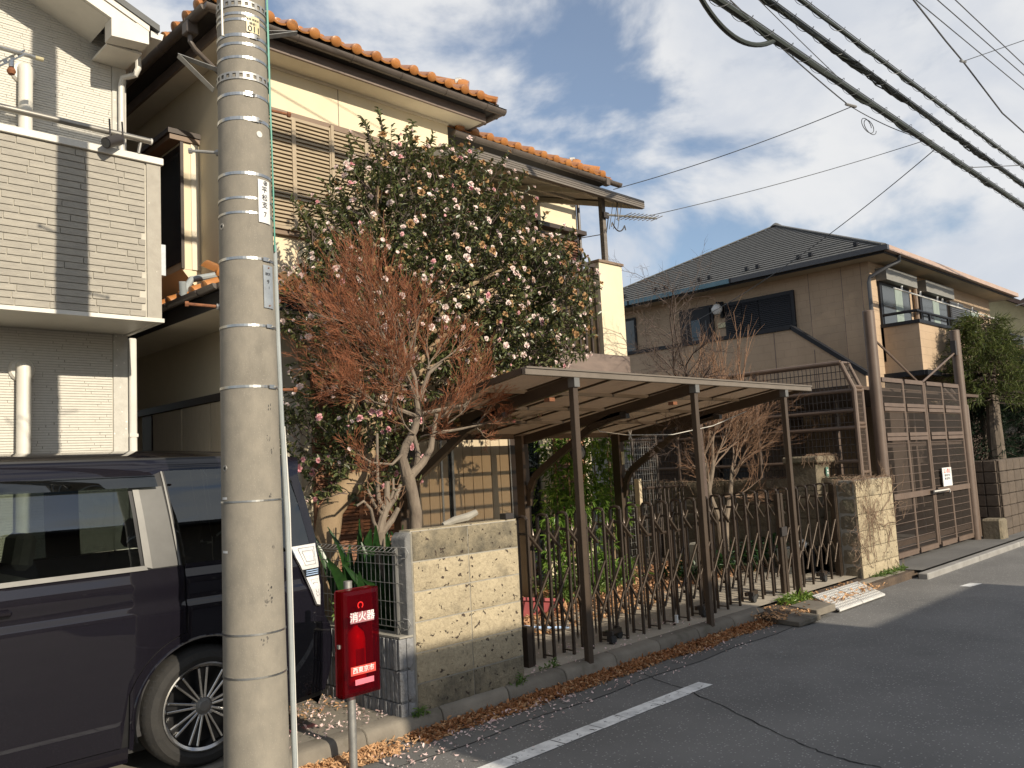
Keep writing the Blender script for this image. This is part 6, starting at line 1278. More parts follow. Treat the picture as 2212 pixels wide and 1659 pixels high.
for a, c in sprigs:
    a, c = V(a), V(c); tw.tube([a-(c-a)*0.6, a, c], [0.008, 0.006, 0.002], 4, False)
    for k in range(9):
        q = a.lerp(c, k/8); e, d = cam_twig(q, (c-a).normalized(), 5, 0.09)
for _ in range(900):   # inner leaves
    c, rad, n = R8.choice(lobes); d = rv3(); p = V(c)+V(d.x*rad[0], d.y*rad[1], d.z*rad[2])*R8.uniform(0.15, 0.6)
    for k in range(5): add_leaf(lm, p+rv3()*0.08, rv3(), V(0, 0, 1), 0.07, 0.035)
lm.build('crown', 'camellia_leaf', ca, kind='stuff', recalc=False, smooth=False); tw.build('twigs', 'bark_dark', ca, kind='stuff', recalc=False)
for k in range(14):
    c, rad, n = lobes[k % len(lobes)]; s = V(4.2, 5.95, 2.1+0.05*k); e = V(c)+V(R8.uniform(-.6, .6)*rad[0], R8.uniform(-.4, .4)*rad[1], R8.uniform(-.1, .7)*rad[2]); md = s.lerp(e, 0.5)+V(0, 0, 0.1)
    MB().tube([s, md, e], [0.04, 0.026, 0.01], 6).build('limb', 'bark_tan', ca)
def flower(seed, mat, size, open_=1.0, layers=3):
    r = random.Random(seed); m = MB()
    for l in range(layers):
        n = 6 if l < 2 else 5; tilt = RAD(lerp(15, 75, l/max(1, layers-1)))*1/open_ if layers > 1 else 0.4
        for k in range(n):
            a = 2*math.pi*(k+0.5*l)/n + r.uniform(-.25, .25); ln = size*r.uniform(0.8, 1.1)*(1-0.18*l); w = ln*0.85; tt = tilt + r.uniform(-.2, .2)
            ca_, sa = math.cos(a), math.sin(a); d = V(ca_*math.cos(tt), sa*math.cos(tt), math.sin(tt)); s = V(-sa, ca_, 0); nn = d.cross(s)
            o = V(0, 0, 0.004*l); m.add([o, o+d*ln*0.55+s*w*0.5+nn*r.uniform(-.1, .1)*ln, o+d*ln*1.0+s*w*0.22-V(0, 0, 0.2*ln*(1-l*0.4)), o+d*ln*0.93-V(0, 0, 0.15*ln), o+d*ln*1.0-s*w*0.22-V(0, 0, 0.2*ln*(1-l*0.4)), o+d*ln*0.55-s*w*0.5+nn*r.uniform(-.1, .1)*ln], ((0, 1, 2, 3), (0, 3, 4, 5)))
    return m.mesh('flower', mat, recalc=False, smooth=False)
fl_f = [flower(s, 'petal', 0.031) for s in range(4)] + [flower(9, 'petal_pink', 0.034)]; fl_b = [flower(20+s, 'petal_brown', 0.032, 0.7, 2) for s in range(3)]; fl_bud = [flower(30, 'petal', 0.020, 0.5, 2), flower(31, 'petal_pink', 0.018, 0.5, 2)]
R8.shuffle(spots); kf = 0
for e, d in spots:
    if kf >= 290: break
    right = (e.x-3.6)/3.2; hi = (e.z-2.2)/2.2
    pb_ = 0.10 + 0.45*max(0, min(1, right*0.7+hi*0.6-0.3))
    if nz3(e, 1.7) < -0.18 + 0.1*R8.random(): continue
    if R8.random() < pb_: me, sc = R8.choice(fl_b), R8.uniform(0.8, 1.3)
    elif R8.random() < 0.16: me, sc = R8.choice(fl_bud), R8.uniform(0.8, 1.2)
    else:
        me, sc = R8.choice(fl_f[:4]), R8.uniform(0.75, 1.3)
        if e.z < 2.3 and R8.random() < 0.7: me = fl_f[4]
    o = place(me, 'flower', ca, e+d*0.02, d.to_track_quat('Z', 'Y').to_euler(), (sc, sc, sc)); kf += 1
bl_ = {'petal': MB(), 'petal_pink': MB(), 'petal_brown': MB()}
def merge(mb, me, loc, q_, sc):
    mt_ = Matrix.Translation(loc) @ q_.to_matrix().to_4x4() @ Matrix.Scale(sc, 4)
    mb.add([mt_ @ v_.co for v_ in me.vertices], [tuple(p.vertices) for p in me.polygons])
for e, d in spots[400:]:
    right = (e.x-3.6)/3.2; hi = (e.z-2.2)/2.2; u = R8.random()
    if R8.random() < 0.12 + 0.5*max(0, min(1, right*0.7+hi*0.6-0.3)): merge(bl_['petal_brown'], R8.choice(fl_b), e+d*0.02, d.to_track_quat('Z', 'Y'), R8.uniform(0.7, 1.4))
    elif u < 0.25: merge(bl_['petal'], fl_bud[0], e+d*0.02, d.to_track_quat('Z', 'Y'), R8.uniform(0.8, 1.3))
    elif u < 0.35 or e.z < 2.2: merge(bl_['petal_pink'], fl_f[4], e+d*0.02, d.to_track_quat('Z', 'Y'), R8.uniform(0.6, 1.1))
    else: merge(bl_['petal'], R8.choice(fl_f[:4]), e+d*0.02, d.to_track_quat('Z', 'Y'), R8.uniform(0.5, 1.3))
for k_, mb in bl_.items(): mb.build('blossoms', k_, ca, kind='stuff', recalc=False, smooth=False)
# one branch of bare-tree growth
def grow(out, p, d, ln, r, lvl, maxl, rr, spread=0.7, up=0.12, curv=0.25, kids=(5, 5, 4, 4), steps=4, ratio=0.62, tmin=0.25):
    pts, rad = [V(p)], [r]; d = V(d).normalized()
    for k in range(steps):
        d = (d + rv3(rr)*curv/ (1+0.2*lvl) + V(0, 0, up)).normalized(); pts.append(pts[-1]+d*ln/steps); rad.append(lerp(r, r*0.45, (k+1)/steps))
    out[min(lvl, len(out)-1)].tube(pts, rad, 6 if lvl < 2 else 4 if lvl < 3 else 3, False)
    if lvl >= maxl: return
    for k in range(kids[min(lvl, len(kids)-1)]):
        t_ = lerp(tmin, 1.0, (k+rr.random())/kids[min(lvl, len(kids)-1)]); i = min(int(t_*steps), steps-1); q = pts[i].lerp(pts[i+1], t_*steps-i)
        dd = (pts[i+1]-pts[i]).normalized(); s = rv3(rr); s = (s - dd*s.dot(dd)).normalized()
        grow(out, q, dd + s*spread*rr.uniform(0.6, 1.3), ln*ratio*rr.uniform(0.7, 1.15), max(rad[i]*0.55, 0.0016), lvl+1, maxl, rr, spread, up, curv, kids, max(2, steps-1), ratio, tmin)
# red-twigged bare maple
mp_ = thing('bare_maple', 'leafless maple with fine rust red twigs in front of the camellia', 'tree', (3.95, 5.1, 0.3)); rr = random.Random(23)
tk = MB(); Ym = 5.1
tk.tube([(3.95, Ym, 0.3), (3.96, Ym, 0.9), (3.97, Ym, 1.21), (3.98, Ym, 1.35), (3.95, Ym, 1.5), (3.91, Ym, 1.64)], [0.055, 0.05, 0.047, 0.045, 0.046, 0.052], 12)
tk.tube([(3.91, Ym, 1.62), (3.87, Ym, 1.77), (3.91, Ym, 1.86), (4.0, Ym, 1.98), (4.04, Ym, 2.11), (4.03, Ym, 2.25)], [0.045, 0.037, 0.033, 0.029, 0.027, 0.026], 10)
tk.tube([(3.93, Ym, 1.62), (4.07, Ym, 1.73), (4.15, Ym, 1.83), (4.18, Ym, 1.95), (4.22, Ym, 2.1)], [0.036, 0.03, 0.025, 0.02, 0.015], 10)
tk.tube([(4.0, Ym, 1.66), (4.06, Ym+0.05, 1.8), (4.05, Ym+0.08, 1.95)], [0.026, 0.021, 0.014], 8)
tk.tube([(4.03, Ym, 2.22), (3.91, Ym, 2.43), (3.84, Ym, 2.52), (3.75, Ym, 2.64), (3.66, Ym, 2.78)], [0.023, 0.019, 0.016, 0.012, 0.008], 8)
tk.tube([(4.03, Ym, 2.22), (4.02, Ym, 2.38), (3.94, Ym, 2.57), (3.86, Ym, 2.82)], [0.02, 0.016, 0.012, 0.008], 8)
tk.tube([(4.05, Ym, 2.2), (4.16, Ym, 2.42), (4.3, Ym, 2.52)], [0.024, 0.016, 0.01], 8)
tk.tube([(4.02, Ym, 2.08), (3.75, Ym-0.05, 2.15), (3.45, Ym-0.05, 2.2)], [0.018, 0.012, 0.008], 6); tk.tube([(4.05, Ym, 2.1), (4.4, Ym, 2.16), (4.75, Ym, 2.2)], [0.016, 0.012, 0.007], 6); tk.tube([(4.18, Ym, 1.95), (4.45, Ym, 1.98), (4.7, Ym, 2.02)], [0.014, 0.01, 0.006], 6); tk.tube([(3.88, Ym, 1.8), (3.7, Ym-0.1, 1.72), (3.5, Ym-0.1, 1.74)], [0.014, 0.01, 0.006], 6)
tk.build('trunk', 'bark_grey', mp_)
o3 = [MB(), MB(), MB()]
for (q, d, ln, n) in (((3.72, Ym, 2.68), (-1, 0, 0.75), 0.62, 4), ((3.84, Ym, 2.52), (-1, -0.3, 0.35), 0.62, 4), ((3.88, Ym, 2.75), (-0.5, 0, 1), 0.58, 4), ((3.92, Ym, 2.45), (-1, 0.2, 0.15), 0.62, 4), ((3.55, Ym-0.05, 2.18), (-1, 0, 0.15), 0.42, 4), ((3.72, Ym-0.05, 2.15), (-0.8, -0.3, 0.5), 0.45, 3), ((3.96, Ym, 2.3), (-0.9, -0.4, 0.4), 0.6, 4), ((4.16, Ym, 2.42), (0.5, 0, 0.9), 0.42, 3), ((3.98, Ym, 2.5), (0.1, -0.3, 1), 0.5, 4), ((4.7, Ym, 2.2), (1, 0, 0.05), 0.34, 3), ((4.5, Ym, 2.17), (0.8, -0.3, 0.3), 0.4, 3), ((4.65, Ym, 2.02), (1, 0, -0.1), 0.36, 3), ((4.3, Ym, 2.05), (0.5, -0.4, 0.2), 0.38, 3), ((3.6, Ym-0.1, 1.73), (-0.9, 0, 0.1), 0.3, 2), ((4.1, Ym, 1.95), (0.2, -0.5, 0.1), 0.35, 2), ((4.0, Ym-0.03, 1.95), (-0.3, -0.6, 0.1), 0.35, 2), ((3.75, Ym, 2.62), (-0.7, 0.4, 0.9), 0.55, 3)):
    for k in range(n): grow(o3, V(q)+rv3(rr)*0.04, V(d)+rv3(rr)*0.45, ln*rr.uniform(0.72, 1.0), 0.0075, 0, 3, rr, 0.52, 0.08, 0.26, (8, 6, 3), 5, 0.55)
o3[0].build('branches', 'bark_grey', mp_, kind='stuff', recalc=False); o3[1].build('branchlets', 'twig_tan', mp_, kind='stuff', recalc=False); o3[2].build('twigs', 'twig_red', mp_, kind='stuff', recalc=False)
# pruned stump shrub behind the fence
ps = thing('pruned_shrub', 'cut back pale shrub with stubby pruned branches behind the mesh fence', 'shrub', (3.58, 5.0, 0.4)); m = MB()
m.tube([(3.58, 5.0, 0.4), (3.57, 5.0, 1.08), (3.56, 5.0, 1.24)], [0.045, 0.04, 0.045], 10)
for pts, r in (([(3.56, 5, 1.22), (3.60, 5, 1.34), (3.64, 5, 1.42), (3.65, 5, 1.60)], 0.032), ([(3.57, 5, 1.22), (3.68, 5, 1.32), (3.74, 5, 1.40)], 0.028), ([(3.62, 5, 1.38), (3.72, 5, 1.48), (3.77, 5, 1.57)], 0.022), ([(3.62, 5, 1.40), (3.58, 5.02, 1.48), (3.575, 5.02, 1.58)], 0.018), ([(3.56, 5, 1.24), (3.52, 5, 1.32), (3.50, 5, 1.41), (3.44, 5, 1.47), (3.38, 5, 1.44)], 0.014), ([(3.6, 5, 1.36), (3.53, 5, 1.44), (3.48, 5, 1.55)], 0.014), ([(3.66, 5, 1.44), (3.70, 5, 1.52), (3.705, 5, 1.62)], 0.014), ([(3.62, 5.05, 1.36), (3.6, 5.05, 1.6), (3.62, 5.06, 1.95)], 0.016)): m.tube(pts, [lerp(r, r*0.6, i/(len(pts)-1)) for i in range(len(pts))], 8)
m.build('trunk', 'bark_grey', ps); m = MB()
for _ in range(40):
    p = V(rr.uniform(3.45, 3.78), 5.0+rr.uniform(-.04, .04), rr.uniform(1.36, 1.58)); d = (rv3(rr)+V(0, 0, 0.8)).normalized(); m.tube([p, p+d*rr.uniform(0.03, 0.12)], [0.004, 0.002], 4)
m.build('cut_twigs', 'twig_tan', ps, kind='stuff')
# aspidistra behind the fence
asp = thing('aspidistra', 'clump of broad dark green upright leaves behind the mesh fence', 'plant', (3.5, 4.8, 0.45))
def blade(m, p, d, ln, w, bend, n=6):
    d = V(d).normalized(); s = d.cross(V(R8.uniform(-.3, .3), -1, 0)).normalized(); pts = []; q = V(p)
    L_, R_ = [], []
    for k in range(n+1):
        t_ = k/n; ww = w*max(0.03, math.sin(math.pi*min(1, t_*0.92+0.06))**0.8); L_.append(q+s*ww/2); R_.append(q-s*ww/2); d = (d + V(bend[0], bend[1], bend[2])/n).normalized(); q = q + d*ln/n
    mid = [(a+b_)/2 + V(0, 0.25*w, 0)*0.4 for a, b_ in zip(L_, R_)]
    m.add(L_+mid+R_, [(i, i+1, n+2+i, n+1+i) for i in range(n)] + [(n+1+i, n+2+i, 2*n+3+i, 2*n+2+i) for i in range(n)])
for k in range(44):
    m = MB(); x = R8.uniform(3.44, 3.78); p = (x, R8.uniform(4.75, 5.45), 0.45); blade(m, p, (R8.uniform(-.35, .25), R8.uniform(-.25, .15), 1), R8.uniform(0.6, 0.92), R8.uniform(0.07, 0.10), (R8.uniform(-.6, .5), R8.uniform(-.4, .2), -0.35))
    m.build('leaf', 'leaf_dry' if k in (4, 9, 15) else 'aspidistra_leaf', asp, recalc=False)
for q in (((3.52, 4.64, 0.5), (0.05, -0.1, 1), 0.34, 0.09, (-0.3, -0.1, -0.1)), ((3.43, 4.62, 0.62), (0.2, -0.1, 1), 0.28, 0.06, (0.3, 0, -0.2))):
    m = MB(); blade(m, *q); m.build('leaf', 'leaf_yellow', asp, recalc=False)
# dark bare tree over the carport
bt = thing('dark_bare_tree', 'leafless dark twigged tree rising behind the carport roof', 'tree', (9.3, 6.0, 0.2)); rr = random.Random(31); o3 = [MB(), MB(), MB()]
MB().tube([(9.42, 6.05, 0.1), (9.40, 6.05, 1.2), (9.36, 6.03, 2.1), (9.30, 6.0, 2.45)], [0.06, 0.05, 0.04, 0.03], 8).build('trunk', 'bark_dark', bt)
for d, ln in (((-1, -0.1, 0.12), 1.7), ((-1, 0, 0.28), 1.6), ((-1, -0.2, 0.4), 1.2), ((-0.8, -0.2, 0.5), 0.8), ((0.6, -0.2, 0.3), 0.5), ((-1, 0.2, 0.2), 1.9), ((-1, -0.3, 0.36), 1.0)): grow(o3, (9.30, 6.0, 2.42), d, ln, 0.013, 0, 3, rr, 0.75, -0.01, 0.38, (9, 7, 5), 5, 0.42)
o3[0].build('branches', 'bark_dark', bt, kind='stuff', recalc=False); o3[1].build('branchlets', 'bark_dark', bt, kind='stuff', recalc=False); o3[2].build('twigs', 'bark_dark', bt, kind='stuff', recalc=False)
# tan twiggy shrub at the right of the carport
sb = thing('bare_shrub', 'pale leafless shrub with dense tan twigs by the right carport post', 'shrub', (10.1, 6.3, 0.2)); rr = random.Random(37); o3 = [MB(), MB(), MB()]
m = MB()
m.tube([(10.15, 6.3, 0.1), (10.08, 6.3, 0.86), (9.91, 6.3, 1.16), (9.89, 6.3, 1.47), (9.80, 6.3, 1.70)], [0.045, 0.042, 0.038, 0.032, 0.022], 8); m.tube([(10.2, 6.3, 0.1), (10.28, 6.3, 0.78), (10.46, 6.3, 1.16), (10.55, 6.3, 1.5)], [0.045, 0.042, 0.034, 0.022], 8); m.tube([(9.92, 6.32, 1.15), (10.05, 6.3, 1.5), (10.1, 6.3, 1.9)], [0.034, 0.028, 0.018], 8)
m.build('trunk', 'bark_grey', sb)
for q, d, ln in (((9.85, 6.3, 1.6), (-0.5, -0.3, 0.8), 0.75), ((9.82, 6.3, 1.65), (0.1, -0.4, 1), 0.85), ((10.05, 6.3, 1.5), (0.5, -0.4, 0.7), 0.85), ((10.1, 6.3, 1.85), (0.2, 0, 1), 0.95), ((10.1, 6.3, 1.8), (-0.4, 0, 1), 0.9), ((10.52, 6.3, 1.4), (0.8, -0.2, 0.6), 0.85), ((10.5, 6.3, 1.3), (0.3, -0.5, 0.6), 0.8), ((10.55, 6.3, 1.5), (0.5, 0.2, 1), 1.0), ((9.9, 6.3, 1.3), (-0.7, -0.4, 0.3), 0.55), ((10.3, 6.3, 1.1), (0.5, -0.6, 0.1), 0.6), ((10.1, 6.25, 1.7), (0.5, -0.5, 0.4), 0.8)):
    for k in range(2): grow(o3, q, V(d)+rv3(rr)*0.25, ln, 0.012, 0, 3, rr, 0.6, 0.06, 0.22, (7, 5, 4), 5, 0.56)
for _ in range(26):  # long upright shoots
    p = V(rr.uniform(9.9, 11.1), 6.3+rr.uniform(-.3, .3), rr.uniform(2.0, 2.5)); d = V(rr.uniform(-.35, .6), 0, 1); grow(o3, p, d, rr.uniform(0.7, 1.25), 0.008, 1, 2, rr, 0.6, 0.05, 0.15, (4, 5, 3), 5, 0.35)
o3[0].build('branches', 'twig_grey', sb, kind='stuff', recalc=False); o3[1].build('branchlets', 'twig_tan', sb, kind='stuff', recalc=False); o3[2].build('twigs', 'twig_tan', sb, kind='stuff', recalc=False)
# bamboo-like nandina under the carport
nd = thing('nandina_plant', 'tall green bamboo leaved plant seen under the carport', 'plant', (8.1, 7.2, 0.2)); m = MB()
for x, y, h in ((7.95, 7.3, 2.3), (8.15, 7.25, 2.5), (8.4, 7.3, 2.3), (8.62, 7.2, 2.2), (8.0, 7.1, 1.5), (8.35, 7.05, 1.3), (7.75, 7.15, 1.1), (8.8, 7.1, 1.9)):
    MB().tube([(x, y, 0.15), (x+0.02, y, h*0.5), (x-0.02, y, h)], [0.013, 0.012, 0.006], 6).build('stem', 'bark_tan', nd)
    for _ in range(150 if h > 1.6 else 110):
        z = R8.uniform(0.35*h if h > 1.6 else 0.2, h); c = V(x, y, z); b_ = rv3(); b_.z = abs(b_.z)*0.4; q = c + b_*R8.uniform(0.08, 0.32)
        for k in range(5): add_leaf(m, q, (b_ + rv3()*0.7 + V(0, 0, -0.35)), V(0, 0, 1), R8.uniform(0.08, 0.13), R8.uniform(0.016, 0.024), 0.1, 0.3)
m.build('foliage', 'bamboo_leaf', nd, kind='stuff', recalc=False, smooth=False)
def low_plant(name, label, c, rad, n, ln, w, mat):
    o = thing(name, label, 'plant', (c[0], c[1], c[2])); m = MB()
    for _ in range(n):
        q = V(c[0]+R8.uniform(-1, 1)*rad[0], c[1]+R8.uniform(-1, 1)*rad[1], c[2]); d = V(R8.uniform(-.7, .7), R8.uniform(-.7, .4), 1).normalized(); h = R8.uniform(0.3, 1)*rad[2]; m.tube([q, q+d*h], [0.004, 0.002], 3, False)
        for k in range(5): add_leaf(m, q+d*h*R8.uniform(0.4, 1), (rv3()+V(0, -0.2, 0.35)), V(0, -0.3, 1), ln*R8.uniform(0.7, 1.2), w*R8.uniform(0.7, 1.2), 0.15, 0.35)
    m.build('foliage', mat, o, kind='stuff', recalc=False, smooth=False); return o
low_plant('low_plant', 'low bright green leafy plant on the ground under the nandina', (7.9, 6.6, 0.15), (0.45, 0.3, 0.45), 90, 0.11, 0.026, 'bamboo_leaf')
low_plant('low_plant', 'green bushy plant at the foot of the middle rear carport post', (7.2, 6.35, 0.15), (0.5, 0.25, 0.42), 80, 0.09, 0.024, 'weed')
low_plant('low_plant', 'dark broad leaved plant in front of the stone boundary wall', (10.2, 5.9, 0.15), (0.3, 0.35, 0.5), 45, 0.13, 0.06, 'aspidistra_leaf')
low_plant('low_plant', 'dark green clump behind the right half of the folding gate', (9.2, 6.1, 0.15), (0.5, 0.3, 0.32), 60, 0.12, 0.035, 'aspidistra_leaf')
low_plant('low_plant', 'small sparse weed stems behind the mesh fence by the van lamp', (3.47, 5.3, 0.5), (0.05, 0.3, 0.45), 14, 0.05, 0.022, 'weed')
low_plant('weed_tuft', 'yellow green weed tuft on the verge beside the ramp plate', (8.45, 4.42, 0.08), (0.26, 0.08, 0.10), 60, 0.07, 0.012, 'leaf_yellow')
low_plant('weed_tuft', 'green weeds growing at the foot of the creeper covered pier', (10.85, 4.36, 0.07), (0.5, 0.05, 0.08), 70, 0.06, 0.014, 'weed')
low_plant('weed_tuft', 'tiny weed at the lower right corner of the tan block wall', (4.33, 4.43, 0.10), (0.06, 0.02, 0.08), 9, 0.035, 0.014, 'weed')
low_plant('weed_tuft', 'tiny weed in the kerb joint before the first carport post', (4.75, 4.55, 0.10), (0.08, 0.02, 0.10), 9, 0.035, 0.014, 'weed')
low_plant('weed_tuft', 'tiny weed at the foot of the ribbed wall corner', (3.42, 4.43, 0.10), (0.05, 0.01, 0.07), 8, 0.035, 0.014, 'weed')
# conifers at the right
def conifer(label, c, trunk_r, h, rad, mat, seed, n, z0=1.2, lean=0.0):
    o = thing('conifer', label, 'tree', c); r = random.Random(seed); m = MB(); bm_ = MB()
    MB().tube([(c[0], c[1], 0), (c[0]+0.02, c[1], h*0.5), (c[0]+lean, c[1], h)], [trunk_r, trunk_r*0.7, 0.02], 10).build('trunk', 'bark_conifer', o)
    for _ in range(n):
        t_ = r.random(); z = lerp(z0, h, t_**0.9); rr_ = rad*(1-0.65*((z-z0)/(h-z0))**1.3)*r.uniform(0.4, 1.05); a = r.uniform(0, 2*math.pi); e = V(c[0]+rr_*math.cos(a), c[1]+rr_*math.sin(a)*0.8, z+r.uniform(-.2, .15)); s = V(c[0], c[1], z+0.1)
        if nz3(e, 1.5) < -0.25: continue
        bm_.tube([s, e], [0.012, 0.004], 3, False); d = (e-s).normalized()
        for k in range(26):
            q = s.lerp(e, r.uniform(0.45, 1.0)) + rv3(r)*0.07; add_leaf(m, q, d*0.8+rv3(r)*0.8+V(0, 0, 0.15), V(0, 0, 1), r.uniform(0.12, 0.24), 0.018, 0.1, 0.1)
    m.build('crown', mat, o, kind='stuff', recalc=False, smooth=False); bm_.build('branches', 'bark_dark', o, kind='stuff', recalc=False); return o
conifer('olive green pine with a stout bare trunk behind the brown block wall', (18.9, 5.25, 0.1), 0.20, 4.15, 1.55, 'conifer', 3, 430, 2.35, 0.4)
conifer('dark bluish conifer at the right edge behind the brown block wall', (20.6, 5.0, 0.1), 0.14, 3.7, 1.2, 'conifer_dark', 5, 420, 1.1)
conifer('small dark conifer beside the stout pine trunk', (19.4, 5.6, 0.1), 0.10, 3.0, 0.95, 'conifer_dark', 8, 260, 0.9)
# leaf litter and petals
def scatter(name, label, cat, n, fn, mat, ln, w, lift=0.002):
    m = MB()
    for _ in range(n):
        p = V(fn()); d = V(R8.uniform(-1, 1), R8.uniform(-1, 1), R8.uniform(-.25, .35)).normalized(); add_leaf(m, p+V(0, 0, lift+R8.random()*0.012), d, V(R8.uniform(-.6, .6), R8.uniform(-.6, .6), 1), ln*R8.choice((0.35, 0.5, 0.8, 1.0, 1.3))*R8.uniform(0.8, 1.2), w*R8.uniform(0.4, 1.3), R8.uniform(-.4, .6), R8.uniform(-.5, .6))
    return m.build(name, mat, None, recalc=False, smooth=False, label=label, cat=cat, kind='stuff')
def strip(a, c, y0, y1): 
    def f():
        x = R8.uniform(a, c); k = R8.random()**1.7; wv_ = 0.75+0.4*noise.noise((x*1.8, 0, 0)); return (x, lerp(y1, y1-(y1-y0)*wv_, k), 0.0+0.03*(1-k)*R8.random())
    return f
scatter('fallen_leaves', 'drift of brown dry leaves lying along the gutter', 'leaves', 6200, strip(3.3, 7.75, 4.17, 4.385), 'litter', 0.034, 0.02)
scatter('fallen_leaves', 'pale dry leaves mixed into the gutter drift', 'leaves', 2200, strip(3.0, 7.9, 4.15, 4.385), 'litter_pale', 0.034, 0.018)
scatter('fallen_leaves', 'pile of orange leaves at the kerb behind the extinguisher post', 'leaves', 1500, strip(2.3, 3.1, 4.16, 4.40), 'litter_pale', 0.035, 0.02)
def rect(x0, x1, y0, y1, z): return lambda: (R8.uniform(x0, x1), R8.uniform(y0, y1), z)
scatter('fallen_leaves', 'brown leaf litter over the garden bed behind the gate', 'leaves', 5200, rect(4.5, 10.4, 5.75, 7.3, 0.16), 'litter_bed', 0.06, 0.035, 0.01)
scatter('fallen_leaves', 'sparse tan leaf litter over the garden bed behind the gate', 'leaves', 1600, lambda: (R8.uniform(4.5, 7.6), 5.35+1.6*R8.random(), 0.15), 'litter_pale', 0.06, 0.035, 0.01)
scatter('fallen_leaves', 'dry leaves caught on the verge around the ramp plate', 'leaves', 700, rect(7.5, 10.0, 4.05, 4.5, 0.08), 'litter_pale', 0.045, 0.025)
scatter('fallen_petals', 'pink and white petals dropped on the drive behind the van', 'petals', 520, rect(2.3, 3.28, 4.5, 5.6, 0.122), 'fallen_petal', 0.024, 0.016)
scatter('fallen_leaves', 'small orange leaves strewn over the drive behind the van', 'leaves', 420, lambda: (R8.uniform(2.4, 3.28), 4.9+abs(R8.gauss(0.3, 0.3)), 0.122), 'litter_pale', 0.026, 0.014)
scatter('fallen_petals', 'white petals dropped on the road edge by the block wall', 'petals', 330, lambda: (R8.uniform(2.9, 4.6), 4.3-abs(R8.gauss(0, 0.22)), 0.003), 'fallen_petal', 0.026, 0.018)
scatter('fallen_petals', 'sparse white petals along the road beside the leaf drift', 'petals', 150, lambda: (R8.uniform(4.4, 7.6), 4.2-abs(R8.gauss(0, 0.12)), 0.003), 'fallen_petal', 0.024, 0.016)
scatter('fallen_petals', 'white petals lying on the apron below the folding gate', 'petals', 170, rect(4.45, 7.0, 4.45, 5.0, 0.126), 'fallen_petal', 0.024, 0.016)
# ---------------------------------------------------------------- overhead cables
pm('cable_black', (0.022, 0.028, 0.022), r=0.55); pm('wire_grey', (0.10, 0.105, 0.11), r=0.5)
RC = random.Random(77)
def sag(a, c, s, n=40): a, c = V(a), V(c); return [a.lerp(c, i/n) - V(0, 0, 4*s*(i/n)*(1-i/n)) for i in range(n+1)]
def bundle(label, a, c, s, r, extra, name='cable_bundle'):
    o = thing(name, label, 'cable', tuple(a)); pts = sag(a, c, s, 60)
    MB().tube(pts, r, 8).build('cable', 'cable_black', o)
    MB().tube([p+V(0, 0, r+0.03) for p in pts], 0.006, 5).build('messenger_wire', 'wire_grey', o)
    for k in range(extra):
        ph = RC.random()*6; off = RC.uniform(0.6, 1.1)*r; MB().tube([p+V(0, math.sin(i*0.9+ph)*off, -r*0.6+math.cos(i*1.3+ph)*off) for i, p in enumerate(sag(a, c, s, 160))], r*RC.uniform(0.25, 0.45), 5).build('strand', 'cable_black', o)
    L_ = (V(c)-V(a)).length; n = int(L_/0.42)*12; hp = []
    for i in range(n+1):
        t_ = i/n; p = V(a).lerp(V(c), t_) - V(0, 0, 4*s*t_*(1-t_)); an = 2*math.pi*i/12; hp.append(p + V(0, math.sin(an)*(r+0.022), 0.012+math.cos(an)*(r+0.03)))
    MB().tube(hp, 0.0035, 4, False).build('spiral_hanger', 'wire_grey', o)
    return o
XA, XB = 2.1, 42.0
bundle('lowest thick black cable bundle crossing the sky down to the right', (XA, 3.88, 6.05), (XB, 3.95, 5.9), 0.12, 0.036, 2)
bundle('middle tangled black cable bundle with many thin strands', (XA, 4.02, 6.58), (XB, 3.98, 6.45), 0.10, 0.032, 5)
bundle('upper slim black cable bundle with close spiral hanger', (XA, 3.86, 6.62), (XB, 3.62, 6.5), 0.06, 0.024, 1)
bundle('black cable bundle running left from the utility pole', (-14.0, 3.95, 6.1), (XA, 3.92, 6.05), 0.12, 0.034, 2); bundle('second black cable bundle running left from the utility pole', (-14.0, 4.05, 6.6), (XA, 4.0, 6.6), 0.1, 0.032, 3)
tagged(MB().tube([V(6.15, 3.86, 6.42)*(1-t_)**3 + V(6.45, 3.86, 5.62)*3*t_*(1-t_)**2 + V(7.25, 3.88, 5.48)*3*t_*t_*(1-t_) + V(8.05, 3.9, 5.98)*t_**3 for t_ in [i/20 for i in range(21)]], 0.026, 8).build('cable_loop', 'cable_black'), 'slack black cable loop hanging below the lowest bundle', 'cable')
def wire(label, pts, r=0.006, s=0.0, n=24):
    if len(pts) == 2: pts = sag(pts[0], pts[1], s, n)
    return tagged(MB().tube(pts, r, 5).build('wire', 'wire_grey'), label, 'wire')
wire('thin wire from the tiled house eave up to the lowest cable bundle', [(9.42, 7.2, 5.55), (10.36, 4.1, 5.95)], 0.006, 0.06)
wire('thin wire from the roof antenna up to the cable bundles', [(8.74, 6.3, 4.78), (12.3, 3.9, 5.92)], 0.005, 0.05)
wire('thin wire from the cable bundles down across the slate roof', [(12.7, 3.88, 5.9), (16.5, 11.4, 4.57)], 0.007, 0.25)
wire('thin wavy wire from the top of the view to the lowest bundle', [(2.2, 4.05, 7.6), (10.3, 4.1, 5.95)], 0.008, 0.25)
wire('very thin straight wire just above the wavy one', [(2.2, 4.05, 7.8), (10.6, 4.0, 6.02)], 0.005, 0.15)
wire('thin wire linking the lowest bundle to the middle bundle', [(10.36, 4.1, 5.95), (12.6, 3.95, 6.02)], 0.006, 0.05)
